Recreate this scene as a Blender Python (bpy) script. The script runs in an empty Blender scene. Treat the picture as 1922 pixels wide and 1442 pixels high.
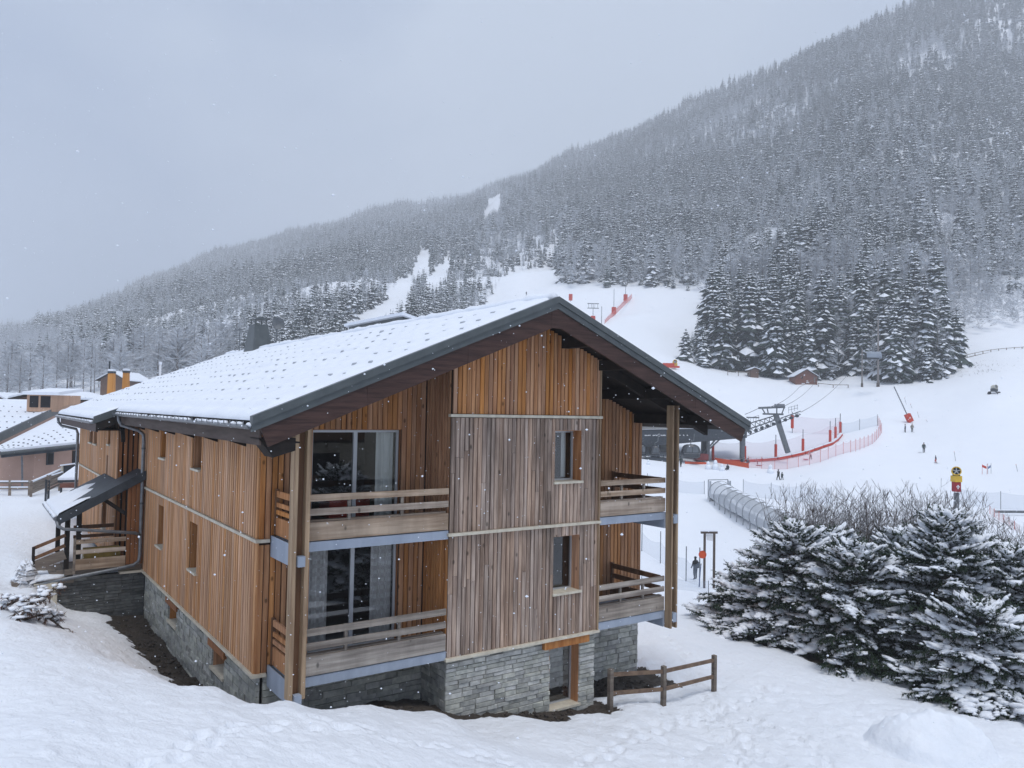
import bpy, math, random
import numpy as np
from math import sin, cos, tan, atan, atan2, sqrt, pi, radians, exp, log, hypot
from mathutils import Vector, Matrix
random.seed(7); NP = np.random.default_rng(11)
sc = bpy.context.scene
COL = sc.collection

# ------------------------------------------------------------------ camera
F = 1460.0; CX, CY = 961.0, 721.0
ROLL = radians(1.07); PITCH = atan(50 / F); YAW = radians(54.9)
CAM = np.array([0, 0, 5.5])
FH = np.array([cos(YAW), sin(YAW), 0.0]); RH = np.array([sin(YAW), -cos(YAW), 0.0]); ZH = np.array([0, 0, 1.0])
FW = FH * cos(PITCH) + ZH * sin(PITCH); UP0 = -FH * sin(PITCH) + ZH * cos(PITCH)
RR = RH * cos(ROLL) + UP0 * sin(ROLL); UU = -RH * sin(ROLL) + UP0 * cos(ROLL)
cam = bpy.data.cameras.new('camera'); camo = bpy.data.objects.new('camera', cam); COL.objects.link(camo)
cam.sensor_width = 36; cam.sensor_fit = 'HORIZONTAL'; cam.lens = F / 1922 * 36
cam.clip_start = 0.05; cam.clip_end = 20000
M = Matrix.Identity(4)
for i in range(3):
    M[i][0] = RR[i]; M[i][1] = UU[i]; M[i][2] = -FW[i]; M[i][3] = CAM[i]
camo.matrix_world = M
sc.camera = camo

# ------------------------------------------------------------------ sky, sun, exposure
SUN_EL, SUN_AZ = radians(70), radians(255)      # azimuth measured from +X towards +Y
w = bpy.data.worlds.new('World'); sc.world = w; w.use_nodes = True
nt = w.node_tree; nt.nodes.clear()
def wn(t): return nt.nodes.new(t)
wo = wn('ShaderNodeOutputWorld'); bg = wn('ShaderNodeBackground')
sky = wn('ShaderNodeTexSky'); sky.sky_type = 'NISHITA'; sky.sun_disc = False
sky.sun_elevation = SUN_EL; sky.sun_rotation = pi / 2 - SUN_AZ; sky.air_density = 1.5; sky.dust_density = 6; sky.altitude = 1500
tc = wn('ShaderNodeTexCoord'); mp = wn('ShaderNodeMapping'); mp.inputs['Scale'].default_value = (1.0, 1.0, 1.9); mp.inputs['Location'].default_value = (2.1, 0, 0)
n1 = wn('ShaderNodeTexNoise'); n1.inputs['Scale'].default_value = 1.3; n1.inputs['Detail'].default_value = 4; n1.inputs['Roughness'].default_value = 0.5
n1.inputs['Distortion'].default_value = 0.4
cr = wn('ShaderNodeValToRGB'); cr.color_ramp.elements[0].position = 0.38; cr.color_ramp.elements[1].position = 0.64
cr.color_ramp.elements[0].color = (2.45, 3.1, 4.4, 1); cr.color_ramp.elements[1].color = (4.6, 5.2, 6.15, 1)
mx = wn('ShaderNodeMix'); mx.data_type = 'RGBA'; mx.inputs[0].default_value = 0.90
nt.links.new(tc.outputs['Generated'], mp.inputs['Vector']); nt.links.new(mp.outputs[0], n1.inputs['Vector'])
nt.links.new(n1.outputs['Fac'], cr.inputs[0]); nt.links.new(sky.outputs[0], mx.inputs[6]); nt.links.new(cr.outputs[0], mx.inputs[7])
nt.links.new(mx.outputs[2], bg.inputs[0]); bg.inputs[1].default_value = 0.10
nt.links.new(bg.outputs[0], wo.inputs[0])
sl = bpy.data.lights.new('sun', 'SUN'); slo = bpy.data.objects.new('sun', sl); COL.objects.link(slo)
sl.energy = 1.5; sl.angle = radians(24); sl.color = (1.0, 0.97, 0.93)
sd = Vector((cos(SUN_EL) * cos(SUN_AZ), cos(SUN_EL) * sin(SUN_AZ), sin(SUN_EL)))
slo.rotation_euler = sd.to_track_quat('Z', 'Y').to_euler(); slo.location = sd * 50
vs = sc.view_settings; vs.view_transform = 'Standard'; vs.look = 'None'; vs.gamma = 1; vs.exposure = 0.60; vs.use_curve_mapping = False
cy = sc.cycles
cy.use_denoising = True
try: cy.denoiser = 'OPENIMAGEDENOISE'; cy.denoising_input_passes = 'RGB_ALBEDO_NORMAL'; cy.denoising_prefilter = 'ACCURATE'
except Exception: pass
cy.max_bounces = 6; cy.diffuse_bounces = 3; cy.glossy_bounces = 3; cy.transmission_bounces = 4; cy.transparent_max_bounces = 12; cy.volume_bounces = 1
cy.caustics_reflective = False; cy.caustics_refractive = False

# ------------------------------------------------------------------ pixel helpers (photo pixels -> rays)
def ray(x, y): return FW + RR * ((x - CX) / F) + UU * ((CY - y) / F)
def onX(x, y, X): r = ray(x, y); return CAM + r * (X / r[0])
def onY(x, y, Y): r = ray(x, y); return CAM + r * (Y / r[1])
def onZ(x, y, Z): r = ray(x, y); return CAM + r * ((Z - CAM[2]) / r[2])
def at(x, y, d): return CAM + ray(x, y) * d
def proj(P):
    d = np.asarray(P, float) - CAM; w_ = d @ FW
    return CX + F * (d @ RR) / w_, CY - F * (d @ UU) / w_, w_
def ld(l, d, z): return RH * l + FH * d + np.array([0, 0, z])     # lateral / forward / height

# ------------------------------------------------------------------ mesh builder
class MB:
    def __init__(s): s.v = []; s.f = []; s.m = []
    def add(s, vs_, fs, m=0):
        o = len(s.v); s.v += [tuple(float(c) for c in p) for p in vs_]
        for f in fs: s.f.append(tuple(i + o for i in f)); s.m.append(m)
        return s
    def box(s, x0, x1, y0, y1, z0, z1, m=0):
        return s.add([(x0,y0,z0),(x1,y0,z0),(x1,y1,z0),(x0,y1,z0),(x0,y0,z1),(x1,y0,z1),(x1,y1,z1),(x0,y1,z1)],
              [(0,3,2,1),(4,5,6,7),(0,1,5,4),(1,2,6,5),(2,3,7,6),(3,0,4,7)], m)
    def obox(s, c, a, b, d, m=0):
        c, a, b, d = (np.asarray(q, float) for q in (c, a, b, d))
        P = [c + i*a + j*b + k*d for k in (-1,1) for i, j in ((-1,-1),(1,-1),(1,1),(-1,1))]
        return s.add(P, [(0,3,2,1),(4,5,6,7),(0,1,5,4),(1,2,6,5),(2,3,7,6),(3,0,4,7)], m)
    def beam(s, p0, p1, w_, h, up=(0,0,1), m=0):
        p0, p1 = np.asarray(p0, float), np.asarray(p1, float); d = p1 - p0; L = np.linalg.norm(d); d = d / L
        sd_ = np.cross(d, np.asarray(up, float)); n = np.linalg.norm(sd_)
        if n < 1e-5: sd_ = np.array([1., 0, 0])
        else: sd_ = sd_ / n
        u = np.cross(sd_, d)
        return s.obox((p0 + p1) / 2, d * L / 2, sd_ * w_ / 2, u * h / 2, m)
    def tube(s, pts, r, n=6, m=0, cap=True):
        pts = [np.asarray(p, float) for p in pts]; o = len(s.v); k = len(pts); ref = None
        for i, p in enumerate(pts):
            d = pts[min(i+1, k-1)] - pts[max(i-1, 0)]; d = d / (np.linalg.norm(d) + 1e-12)
            if ref is None:
                ref = np.cross(d, [0, 0, 1.]) if abs(d[2]) < .9 else np.cross(d, [1., 0, 0])
            a = ref - d * (ref @ d); a = a / (np.linalg.norm(a) + 1e-12); b = np.cross(d, a); ref = a
            rr = r[i] if hasattr(r, '__len__') else r
            for j in range(n):
                t = 2 * pi * j / n; s.v.append(tuple(p + (a * cos(t) + b * sin(t)) * rr))
        for i in range(k - 1):
            for j in range(n):
                j2 = (j + 1) % n
                s.f.append((o+i*n+j, o+i*n+j2, o+(i+1)*n+j2, o+(i+1)*n+j)); s.m.append(m)
        if cap:
            s.f.append(tuple(o + j for j in reversed(range(n)))); s.m.append(m)
            s.f.append(tuple(o + (k-1)*n + j for j in range(n))); s.m.append(m)
        return s
    def prism(s, poly, vec, m=0):
        poly = [np.asarray(p, float) for p in poly]; vec = np.asarray(vec, float); n = len(poly)
        fs = [tuple(reversed(range(n))), tuple(range(n, 2*n))] + [(i, (i+1) % n, n + (i+1) % n, n + i) for i in range(n)]
        return s.add(poly + [p + vec for p in poly], fs, m)
    def blob(s, c, rx, ry, rz, m=0, jit=.2, rnd=random, seg=6, rings=3, flat=-1.0):
        o = len(s.v); vs_ = []
        for i in range(1, rings + 1):
            th = pi * i / (rings + 1)
            for j in range(seg):
                ph = 2 * pi * (j + .5 * (i % 2)) / seg; q = 1 + rnd.uniform(-jit, jit)
                z = max(cos(th), flat)
                vs_.append((c[0] + rx*q*sin(th)*cos(ph), c[1] + ry*q*sin(th)*sin(ph), c[2] + rz*q*z))
        vs_ = [(c[0], c[1], c[2] + rz)] + vs_ + [(c[0], c[1], c[2] + rz * max(-1, flat))]
        fs = []
        for j in range(seg): fs.append((0, 1 + j, 1 + (j+1) % seg))
        for i in range(rings - 1):
            for j in range(seg):
                a = 1 + i*seg + j; b = 1 + i*seg + (j+1) % seg; fs.append((a, a + seg, b + seg, b))
        l = 1 + (rings-1)*seg; e = len(vs_) - 1
        for j in range(seg): fs.append((l + (j+1) % seg, l + j, e))
        return s.add(vs_, fs, m)
    def mesh(s, name, mats, off=(0,0,0), smooth=False):
        me = bpy.data.meshes.new(name); v = np.array(s.v, float).reshape(-1, 3) - np.asarray(off, float)
        me.from_pydata(v.tolist(), [], s.f)
        mats = mats if isinstance(mats, (list, tuple)) else [mats]
        for q in mats: me.materials.append(q)
        if len(mats) > 1: me.polygons.foreach_set('material_index', s.m)
        if smooth: me.polygons.foreach_set('use_smooth', [True] * len(s.f))
        me.update(); return me
    def build(s, name, mats, parent=None, smooth=False, tag=None):
        off = wloc(parent) if parent is not None else (0, 0, 0)
        o = bpy.data.objects.new(name, s.mesh(name, mats, off, smooth)); COL.objects.link(o)
        if parent is not None: o.parent = parent
        if tag: T(o, *tag)
        return o
def wloc(o):
    p = np.zeros(3)
    while o is not None: p = p + np.array(o.location); o = o.parent
    return p
def T(o, label=None, cat=None, group=None, kind=None):
    if label: o['label'] = label
    if cat: o['category'] = cat
    if group: o['group'] = group
    if kind: o['kind'] = kind
    return o
def thing(name, loc, label, cat, group=None):
    o = bpy.data.objects.new(name, None); COL.objects.link(o); o.location = tuple(float(c) for c in loc); o.empty_display_size = .2
    return T(o, label, cat, group)
def piece(name, mesh, parent, loc, scale=(1,1,1), rot=(0,0,0)):
    o = bpy.data.objects.new(name, mesh); COL.objects.link(o); o.parent = parent
    o.location = tuple(np.asarray(loc, float) - wloc(parent)); o.scale = scale; o.rotation_euler = rot
    return o

# ------------------------------------------------------------------ materials
def newmat(name):
    m = bpy.data.materials.new(name); m.use_nodes = True
    return m, m.node_tree, m.node_tree.nodes['Principled BSDF']
def pmat(name, c1, c2=None, sc_=4.0, st=(1,1,1), rough=.7, rand=0.0, island=0.0, bump=0.0, bsc=None, metal=0.0, spec=.3, lo=.35, hi=.65, detail=4, hue=0.0, obj=False, stain=0.0, knots=0.0):
    m, t, b = newmat(name); N = t.nodes.new; L = t.links.new
    b.inputs['Roughness'].default_value = rough; b.inputs['Metallic'].default_value = metal
    b.inputs['Specular IOR Level'].default_value = spec
    if c2 is None and not rand and not island and not bump:
        b.inputs['Base Color'].default_value = (*c1, 1); return m
    if obj: g_ = N('ShaderNodeTexCoord').outputs['Object']
    else: g_ = N('ShaderNodeNewGeometry').outputs['Position']
    oi = N('ShaderNodeObjectInfo'); ge = N('ShaderNodeNewGeometry')
    ad = N('ShaderNodeMath'); ad.operation = 'ADD'; L(oi.outputs['Random'], ad.inputs[0])
    if island: L(ge.outputs['Random Per Island'], ad.inputs[1])
    else: ad.inputs[1].default_value = 0
    mp_ = N('ShaderNodeMapping'); mp_.inputs['Scale'].default_value = st; L(g_, mp_.inputs['Vector'])
    of = N('ShaderNodeVectorMath'); of.operation = 'SCALE'; of.inputs[0].default_value = (37, 53, 71); L(ad.outputs[0], of.inputs['Scale'])
    if rand or island: L(of.outputs[0], mp_.inputs['Location'])
    no = N('ShaderNodeTexNoise'); no.inputs['Scale'].default_value = sc_; no.inputs['Detail'].default_value = detail; no.inputs['Roughness'].default_value = .6
    L(mp_.outputs[0], no.inputs['Vector'])
    mr = N('ShaderNodeMapRange'); mr.inputs['From Min'].default_value = lo; mr.inputs['From Max'].default_value = hi; L(no.outputs['Fac'], mr.inputs['Value'])
    mi = N('ShaderNodeMix'); mi.data_type = 'RGBA'; mi.inputs[6].default_value = (*c1, 1); mi.inputs[7].default_value = (*(c2 or c1), 1); L(mr.outputs[0], mi.inputs[0])
    out = mi.outputs[2]
    if rand or island:
        fr = N('ShaderNodeMath'); fr.operation = 'FRACT'; L(ad.outputs[0], fr.inputs[0])
        k = rand or island
        mm = N('ShaderNodeMapRange'); mm.inputs['To Min'].default_value = 1 - k; mm.inputs['To Max'].default_value = 1 + k; L(fr.outputs[0], mm.inputs['Value'])
        hs = N('ShaderNodeHueSaturation'); L(out, hs.inputs['Color']); L(mm.outputs[0], hs.inputs['Value'])
        if hue:
            f2 = N('ShaderNodeMath'); f2.operation = 'MULTIPLY'; f2.inputs[1].default_value = 7.31; L(ad.outputs[0], f2.inputs[0])
            f3 = N('ShaderNodeMath'); f3.operation = 'FRACT'; L(f2.outputs[0], f3.inputs[0])
            m2 = N('ShaderNodeMapRange'); m2.inputs['To Min'].default_value = 1 - hue; m2.inputs['To Max'].default_value = 1 + hue * .4; L(f3.outputs[0], m2.inputs['Value'])
            L(m2.outputs[0], hs.inputs['Saturation'])
        out = hs.outputs[0]
    if stain:
        ms = N('ShaderNodeMapping'); ms.inputs['Scale'].default_value = (1.1, 1.1, .22); L(g_, ms.inputs['Vector'])
        ns = N('ShaderNodeTexNoise'); ns.inputs['Scale'].default_value = 1.6; ns.inputs['Detail'].default_value = 6; ns.inputs['Roughness'].default_value = .65; L(ms.outputs[0], ns.inputs['Vector'])
        rs2 = N('ShaderNodeMapRange'); rs2.inputs['From Min'].default_value = .3; rs2.inputs['From Max'].default_value = .7; rs2.inputs['To Min'].default_value = 1 + stain * .5; rs2.inputs['To Max'].default_value = 1 - stain; L(ns.outputs['Fac'], rs2.inputs['Value'])
        h2_ = N('ShaderNodeHueSaturation'); L(out, h2_.inputs['Color']); L(rs2.outputs[0], h2_.inputs['Value']); out = h2_.outputs[0]
    if knots:
        mk_ = N('ShaderNodeMapping'); mk_.inputs['Scale'].default_value = (1, 1, .55); L(g_, mk_.inputs['Vector'])
        vk = N('ShaderNodeTexVoronoi'); vk.inputs['Scale'].default_value = 3.4; L(mk_.outputs[0], vk.inputs['Vector'])
        rk2 = N('ShaderNodeMapRange'); rk2.inputs['From Min'].default_value = .06; rk2.inputs['From Max'].default_value = .13; rk2.inputs['To Min'].default_value = 1 - knots; rk2.inputs['To Max'].default_value = 1; L(vk.outputs['Distance'], rk2.inputs['Value'])
        h3_ = N('ShaderNodeHueSaturation'); L(out, h3_.inputs['Color']); L(rk2.outputs[0], h3_.inputs['Value']); out = h3_.outputs[0]
    L(out, b.inputs['Base Color'])
    if bump:
        bp = N('ShaderNodeBump'); bp.inputs['Strength'].default_value = 1; bp.inputs['Distance'].default_value = bump
        if bsc:
            nb = N('ShaderNodeTexNoise'); nb.inputs['Scale'].default_value = bsc; nb.inputs['Detail'].default_value = 4; L(mp_.outputs[0], nb.inputs['Vector']); L(nb.outputs['Fac'], bp.inputs['Height'])
        else: L(no.outputs['Fac'], bp.inputs['Height'])
        L(bp.outputs[0], b.inputs['Normal'])
    return m
V = (1, 1, .05)      # grain along z
SNOWC = (.83, .87, .93)
m_snow = pmat('snow', SNOWC, (.78, .83, .90), sc_=1.5, rough=.65, bump=.035, bsc=7, spec=.2)
m_snow_roof = pmat('snow_roof', (.80, .84, .90), (.76, .80, .87), sc_=2, rough=.65, bump=.012, bsc=10, spec=.2)
m_snow_tree = pmat('snow_tree', (.86, .89, .94), (.78, .82, .88), sc_=6, rough=.7, spec=.2)
m_frost = pmat('frosted_snow', (.74, .78, .83), (.58, .62, .67), sc_=.6, rough=.8, spec=.1, rand=.12)
m_wood_or = pmat('larch_orange', (.60, .295, .125), (.35, .14, .05), sc_=11, st=V, rough=.7, spec=.1, rand=.16, bump=.003, bsc=60, hue=.25, stain=.3, knots=.6)
m_wood_rec = pmat('larch_recess', (.57, .275, .115), (.34, .14, .05), sc_=11, st=V, rough=.7, spec=.1, rand=.14, bump=.003, bsc=60, hue=.2, stain=.3, knots=.6)
m_wood_wth = pmat('larch_weathered', (.53, .395, .31), (.235, .16, .122), sc_=16, st=V, rough=.8, spec=.1, rand=.14, bump=.003, bsc=60, hue=.25, stain=.5, knots=.6)
m_wood_side = pmat('larch_batten', (.69, .39, .205), (.46, .225, .105), sc_=12, st=V, rough=.75, spec=.1, island=.15, bump=.003, bsc=60, hue=.2, stain=.22)
m_wood_porch = pmat('larch_porch', (.34, .14, .05), (.22, .085, .03), sc_=9, st=V, rough=.65, rand=.15, stain=.2)
m_gap = pmat('batten_gap', (.05, .025, .013), (.03, .015, .008), sc_=3)
m_rail = pmat('rail_wood', (.55, .43, .325), (.28, .19, .125), sc_=6, st=(.08, 1, 1.6), rough=.75, rand=.15, bump=.004, bsc=40, hue=.25, stain=.3, knots=.6)
m_rail_gr = pmat('rail_wood_grey', (.40, .345, .29), (.17, .135, .11), sc_=6, st=(.08, 1, 1.6), rough=.75, rand=.18, bump=.004, bsc=40, hue=.3, stain=.3, knots=.6)
m_post = pmat('post_wood', (.46, .33, .21), (.24, .16, .10), sc_=8, st=V, rough=.7, rand=.15, bump=.003, bsc=50, stain=.3)
m_post_dk = pmat('post_wood_dark', (.20, .105, .055), (.12, .06, .03), sc_=6, st=V, rough=.7, rand=.15)
m_barge = pmat('barge_timber', (.070, .036, .029), (.034, .017, .014), sc_=6, st=(.25, 1, 3), rough=.6, bump=.004, bsc=30)
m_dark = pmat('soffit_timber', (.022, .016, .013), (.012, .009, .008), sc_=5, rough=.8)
m_metal = pmat('verge_metal', (.085, .098, .102), (.062, .073, .078), sc_=3, rough=.45, spec=.5)
m_gutter = pmat('gutter_zinc', (.20, .215, .235), (.14, .15, .165), sc_=6, rough=.4, spec=.5, metal=.3)
m_slab = pmat('slab_paint', (.36, .41, .49), (.29, .335, .41), sc_=3, st=(1, 1, .25), rough=.55)
m_trim = pmat('cream_trim', (.66, .61, .50), (.52, .47, .38), sc_=5, rough=.6)
m_stone = pmat('slate_stone', (.52, .52, .47), (.33, .335, .31), sc_=6, rough=.85, spec=.15, rand=.24, bump=.01, bsc=25, hue=.6)
m_stone_i = pmat('slate_stone_far', (.48, .48, .435), (.30, .31, .285), sc_=6, rough=.85, spec=.15, island=.22, bump=.008, bsc=25, hue=.6)
m_mortar = pmat('mortar', (.12, .125, .12), (.08, .085, .08), sc_=8, rough=.9)
m_alu = pmat('aluminium', (.50, .52, .55), rough=.35, metal=.4)
m_cur = pmat('curtain', (.88, .88, .86), (.74, .75, .73), sc_=14, st=(1, 1, .05), rough=.9)
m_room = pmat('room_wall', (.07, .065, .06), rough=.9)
m_soil = pmat('soil', (.075, .06, .05), (.035, .03, .026), sc_=14, rough=.95, bump=.03, bsc=18)
m_red = pmat('red_padding', (.55, .055, .028), (.46, .04, .022), sc_=4, rough=.7)
m_orange = pmat('orange_tarp', (.62, .095, .03), (.52, .07, .025), sc_=4, rough=.7)
m_steel = pmat('galvanised', (.17, .185, .20), (.12, .13, .14), sc_=3, rough=.55, metal=.2)
m_dkst = pmat('dark_steel', (.055, .065, .078), (.035, .042, .05), sc_=3, rough=.5)
m_white = pmat('white_paint', (.75, .76, .78), rough=.6)
m_yellow = pmat('yellow_paint', (.72, .47, .05), (.6, .38, .04), sc_=5, rough=.5)
m_black = pmat('black', (.012, .012, .014), rough=.6)
m_pink = pmat('pink_render', (.50, .335, .275), (.44, .295, .24), sc_=1.2, rough=.9)
m_brownhut = pmat('hut_wood', (.20, .085, .06), (.13, .055, .04), sc_=2, st=(1, 1, 4), rough=.8)
m_bark = pmat('bark', (.13, .105, .09), (.07, .055, .05), sc_=5, st=(1, 1, .3), rough=.9)
m_greybark = pmat('grey_bark', (.24, .22, .21), (.15, .135, .13), sc_=3, rough=.9)
m_needle = pmat('needles', (.042, .070, .038), (.018, .032, .021), sc_=4, rough=.8, spec=.2)
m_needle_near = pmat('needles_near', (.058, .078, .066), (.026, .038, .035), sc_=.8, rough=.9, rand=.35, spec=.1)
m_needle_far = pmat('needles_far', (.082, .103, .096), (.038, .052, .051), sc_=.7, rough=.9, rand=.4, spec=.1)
m_twig = pmat('frosted_twig', (.66, .67, .69), (.40, .40, .42), sc_=1.2, rough=.9, rand=.2)
m_shrub = pmat('shrub_twig', (.12, .095, .085), (.07, .055, .05), sc_=3, rough=.9)
m_shrubsnow = pmat('shrub_twig_snow', (.62, .64, .67), (.40, .40, .41), sc_=6, rough=.9)
m_deadn = pmat('dead_needles', (.17, .095, .06), (.09, .05, .035), sc_=9, rough=.9)
m_rough = pmat('grey_plank', (.26, .22, .18), (.15, .12, .10), sc_=4, st=(.2, .2, 2), rough=.85, rand=.2)
m_tunnel_rib = pmat('tunnel_rib', (.30, .32, .345), rough=.5)
def glassmat(name, tint=(.9, .93, .93), refl=.9, base=.06):
    m, t, b = newmat(name); N = t.nodes.new; L = t.links.new; t.nodes.remove(b)
    tr = N('ShaderNodeBsdfTransparent'); tr.inputs[0].default_value = (*tint, 1)
    gl = N('ShaderNodeBsdfGlossy'); gl.inputs['Roughness'].default_value = .015; gl.inputs[0].default_value = (refl, refl, refl, 1)
    fr = N('ShaderNodeFresnel'); fr.inputs[0].default_value = 1.52
    a = N('ShaderNodeMath'); a.operation = 'ADD'; a.inputs[1].default_value = base; L(fr.outputs[0], a.inputs[0])
    mi = N('ShaderNodeMixShader'); L(a.outputs[0], mi.inputs[0]); L(tr.outputs[0], mi.inputs[1]); L(gl.outputs[0], mi.inputs[2])
    L(mi.outputs[0], t.nodes['Material Output'].inputs['Surface']); return m
m_glass = glassmat('window_glass')
def sheer(name, col, fac, rough=.5):
    m, t, b = newmat(name); N = t.nodes.new; L = t.links.new
    b.inputs['Base Color'].default_value = (*col, 1); b.inputs['Roughness'].default_value = rough
    tr = N('ShaderNodeBsdfTransparent'); mi = N('ShaderNodeMixShader'); mi.inputs[0].default_value = fac
    L(tr.outputs[0], mi.inputs[1]); L(b.outputs[0], mi.inputs[2]); L(mi.outputs[0], t.nodes['Material Output'].inputs['Surface']); return m
m_netred = sheer('net_red', (.66, .24, .28), .27)
m_netpink = sheer('net_pink', (.62, .42, .50), .24)
m_netblue = sheer('net_blue', (.33, .42, .55), .20)
m_tunnel = sheer('tunnel_cover', (.50, .53, .57), .72, .3)

# ------------------------------------------------------------------ terrain
CT = []
def az_r(P): d = np.asarray(P, float) - CAM; return atan2(d @ RH, d @ FH), hypot(d @ RH, d @ FH), float(P[2])
def cz(*L):
    for x, y, z in L: CT.append(az_r(onZ(x, y, z)))
def cd(*L):
    for x, y, d in L: CT.append(az_r(at(x, y, d)))
def cw(*L):
    for P in L: CT.append(az_r(P))
def ca(*L):
    for a, r, z in L: CT.append((radians(a), r, z))
cz((0,1442,1.7),(0,1300,1.35),(0,1160,1.0),(60,1150,.45),(130,1170,0),(200,1200,-.4),(330,1272,-1.0),(150,1225,.75),(270,1264,.62),(400,1291,.5),
   (540,1312,.35),(680,1328,.05),(840,1350,-.5),(1000,1356,-1.15),(1130,1350,-1.75),(270,1442,1.25),(540,1442,.75),(760,1442,.15),(961,1442,-.5),(1250,1442,-1.5),(1500,1442,-2.0),
   (1922,1442,-2.4),(1340,1298,-2.4),(1245,1325,-2.15),(1145,1335,-1.95),(1500,1330,-2.5),(1700,1352,-2.6),(1922,1365,-2.8),
   (1240,1200,-2.6),(1300,1160,-3.2),(1220,1100,-5.0),(1450,1200,-3.0),(1700,1240,-3.3),(1922,1250,-3.4))
cd((1300,1090,60),(1220,1000,80),(1300,1000,82),(1230,930,100),(1340,940,95),(1410,975,82),(1490,1015,70),(1620,1000,72),(1750,990,73),(1922,965,85),(1462,905,116),(1250,872,122),
   (1400,869,128),(1520,858,131),(1340,862,132),(1620,832,140),(1650,800,152),(1580,806,158),(1580,840,134),(1750,880,118),(1860,890,112),(1735,850,130),(1700,815,150),(1500,762,175),(1700,742,180),(1865,740,165),
   (1960,742,165),(1515,723,195),(1400,702,205),(1300,692,205),(1262,690,202),(1200,652,225),(1150,612,260),(1250,560,330),(1110,565,330),(1305,548,335),(1650,722,192),
   (1922,690,190),(1850,655,215),(1780,716,188),(2100,720,170),(2400,760,150))
cd((1922,605,262),(1922,420,400),(1922,250,560),(1922,90,740),(1922,-95,950),
   (1720,600,262),(1720,420,395),(1720,250,570),(1720,110,760),(1720,15,940),
   (1560,700,212),(1560,560,275),(1560,400,430),(1560,250,620),(1560,92,960),
   (1400,690,225),(1400,560,300),(1400,420,480),(1400,290,760),(1420,154,1130),
   (1290,500,390),(1290,400,580),(1290,300,850),(1290,208,1270),(1130,480,450),(1130,400,680),(1130,330,1000),(1130,278,1450),
   (1047,560,335),(1047,505,425),(1000,430,640),(980,370,1050),(940,350,1650),
   (850,600,300),(850,500,520),(850,430,900),(850,382,1750),(740,388,1800),(660,600,290),(660,520,520),(660,450,1000),(640,420,1750),
   (400,680,250),(400,620,400),(400,560,650),(400,520,1000),(400,481,1650),(230,556,1500),(200,690,260),(200,640,420),(200,600,800),
   (0,738,230),(0,700,340),(0,665,600),(0,636,1250),(110,612,1350),(-400,775,250),(-400,745,500),(-400,715,1100),
   (2300,560,240),(2300,300,420),(2300,100,650),(2300,-150,900),(2800,700,200),(2800,300,450),(2800,0,800))
cz((50,1062,.3),(0,1000,.35),(0,925,.3),(100,918,.3),(-300,1000,.8),(-300,925,.6),(150,1000,.25),(60,1100,.28))
cd((0,810,85),(200,765,150),(600,800,120),(700,705,240),(900,640,260),(400,770,120))
cw((8.8,14.2,-1.15),(11,14.2,-1.5),(13.2,14.2,-1.8),(7,15.8,-1.0),(5.3,15.2,-.85),(4.4,17,-1.1),(4.2,20,-1.15),(4.2,24,-1.25),(4.0,27.3,-1.35),(2.7,27.3,-1.05),
   (1.5,27.6,-.3),(16.8,17,-2.15),(14.5,16,-2.0),(16.8,26,-3.0),(11,22,-1.6),(11,35,-1.5),(2,32,.25),(-3,30,.35),(3.5,36,.2),(5,45,.3),(18,45,-3))
ca((-45,4,2.3),(0,5,1.3),(35,6,-.2),(60,8,-.6),(-80,6,2.8),(-80,25,2.5),(-80,100,4),(-70,400,30),(-70,1500,150),(80,12,-1),(80,40,-2),(85,150,10),(80,500,200),(80,1000,420),
   (140,6,2.2),(140,20,3),(140,80,6),(-140,6,3),(-140,20,4),(-140,100,10),(180,8,3),(180,30,5),(180,150,12),(120,900,150),(-120,900,120),(180,900,100))
CTa = np.array(CT)
def feat(az, r): return np.stack([np.sin(az) * 3.0, np.cos(az) * 3.0, np.log(r) * 1.0], -1)
FC = feat(CTa[:, 0], CTa[:, 1]); EC = (CTa[:, 2] - 5.5) / CTa[:, 1]
def phi(D): return np.sqrt(D * D + .0009)
n_ = len(FC)
A = phi(np.linalg.norm(FC[:, None] - FC[None], axis=-1)); P_ = np.concatenate([np.ones((n_, 1)), FC], 1)
K = np.block([[A - np.eye(n_) * .012, P_], [P_.T, np.zeros((4, 4))]])
W_ = np.linalg.solve(K, np.concatenate([EC, np.zeros(4)]))
def e_of(az, r):
    az = np.atleast_1d(np.asarray(az, float)); r = np.atleast_1d(np.asarray(r, float)); out = np.zeros(len(az))
    for i in range(0, len(az), 20000):
        f = feat(az[i:i+20000], r[i:i+20000])
        out[i:i+20000] = phi(np.linalg.norm(f[:, None] - FC[None], axis=-1)) @ W_[:n_] + W_[n_] + f @ W_[n_+1:]
    return out
def vnoise(x, y, seed=0):
    r = np.random.default_rng(seed); tab = r.random((256, 256))
    xi = np.floor(x).astype(int); yi = np.floor(y).astype(int); fx = x - xi; fy = y - yi
    fx = fx*fx*(3-2*fx); fy = fy*fy*(3-2*fy)
    g = lambda a, b: tab[a % 256, b % 256]
    return (g(xi,yi)*(1-fx)+g(xi+1,yi)*fx)*(1-fy) + (g(xi,yi+1)*(1-fx)+g(xi+1,yi+1)*fx)*fy - .5
def fbm(x, y, seed=0, o=4):
    s_ = 0; a = 1.
    for i in range(o): s_ = s_ + a * vnoise(x * 2**i, y * 2**i, seed + i); a *= .5
    return s_
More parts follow.
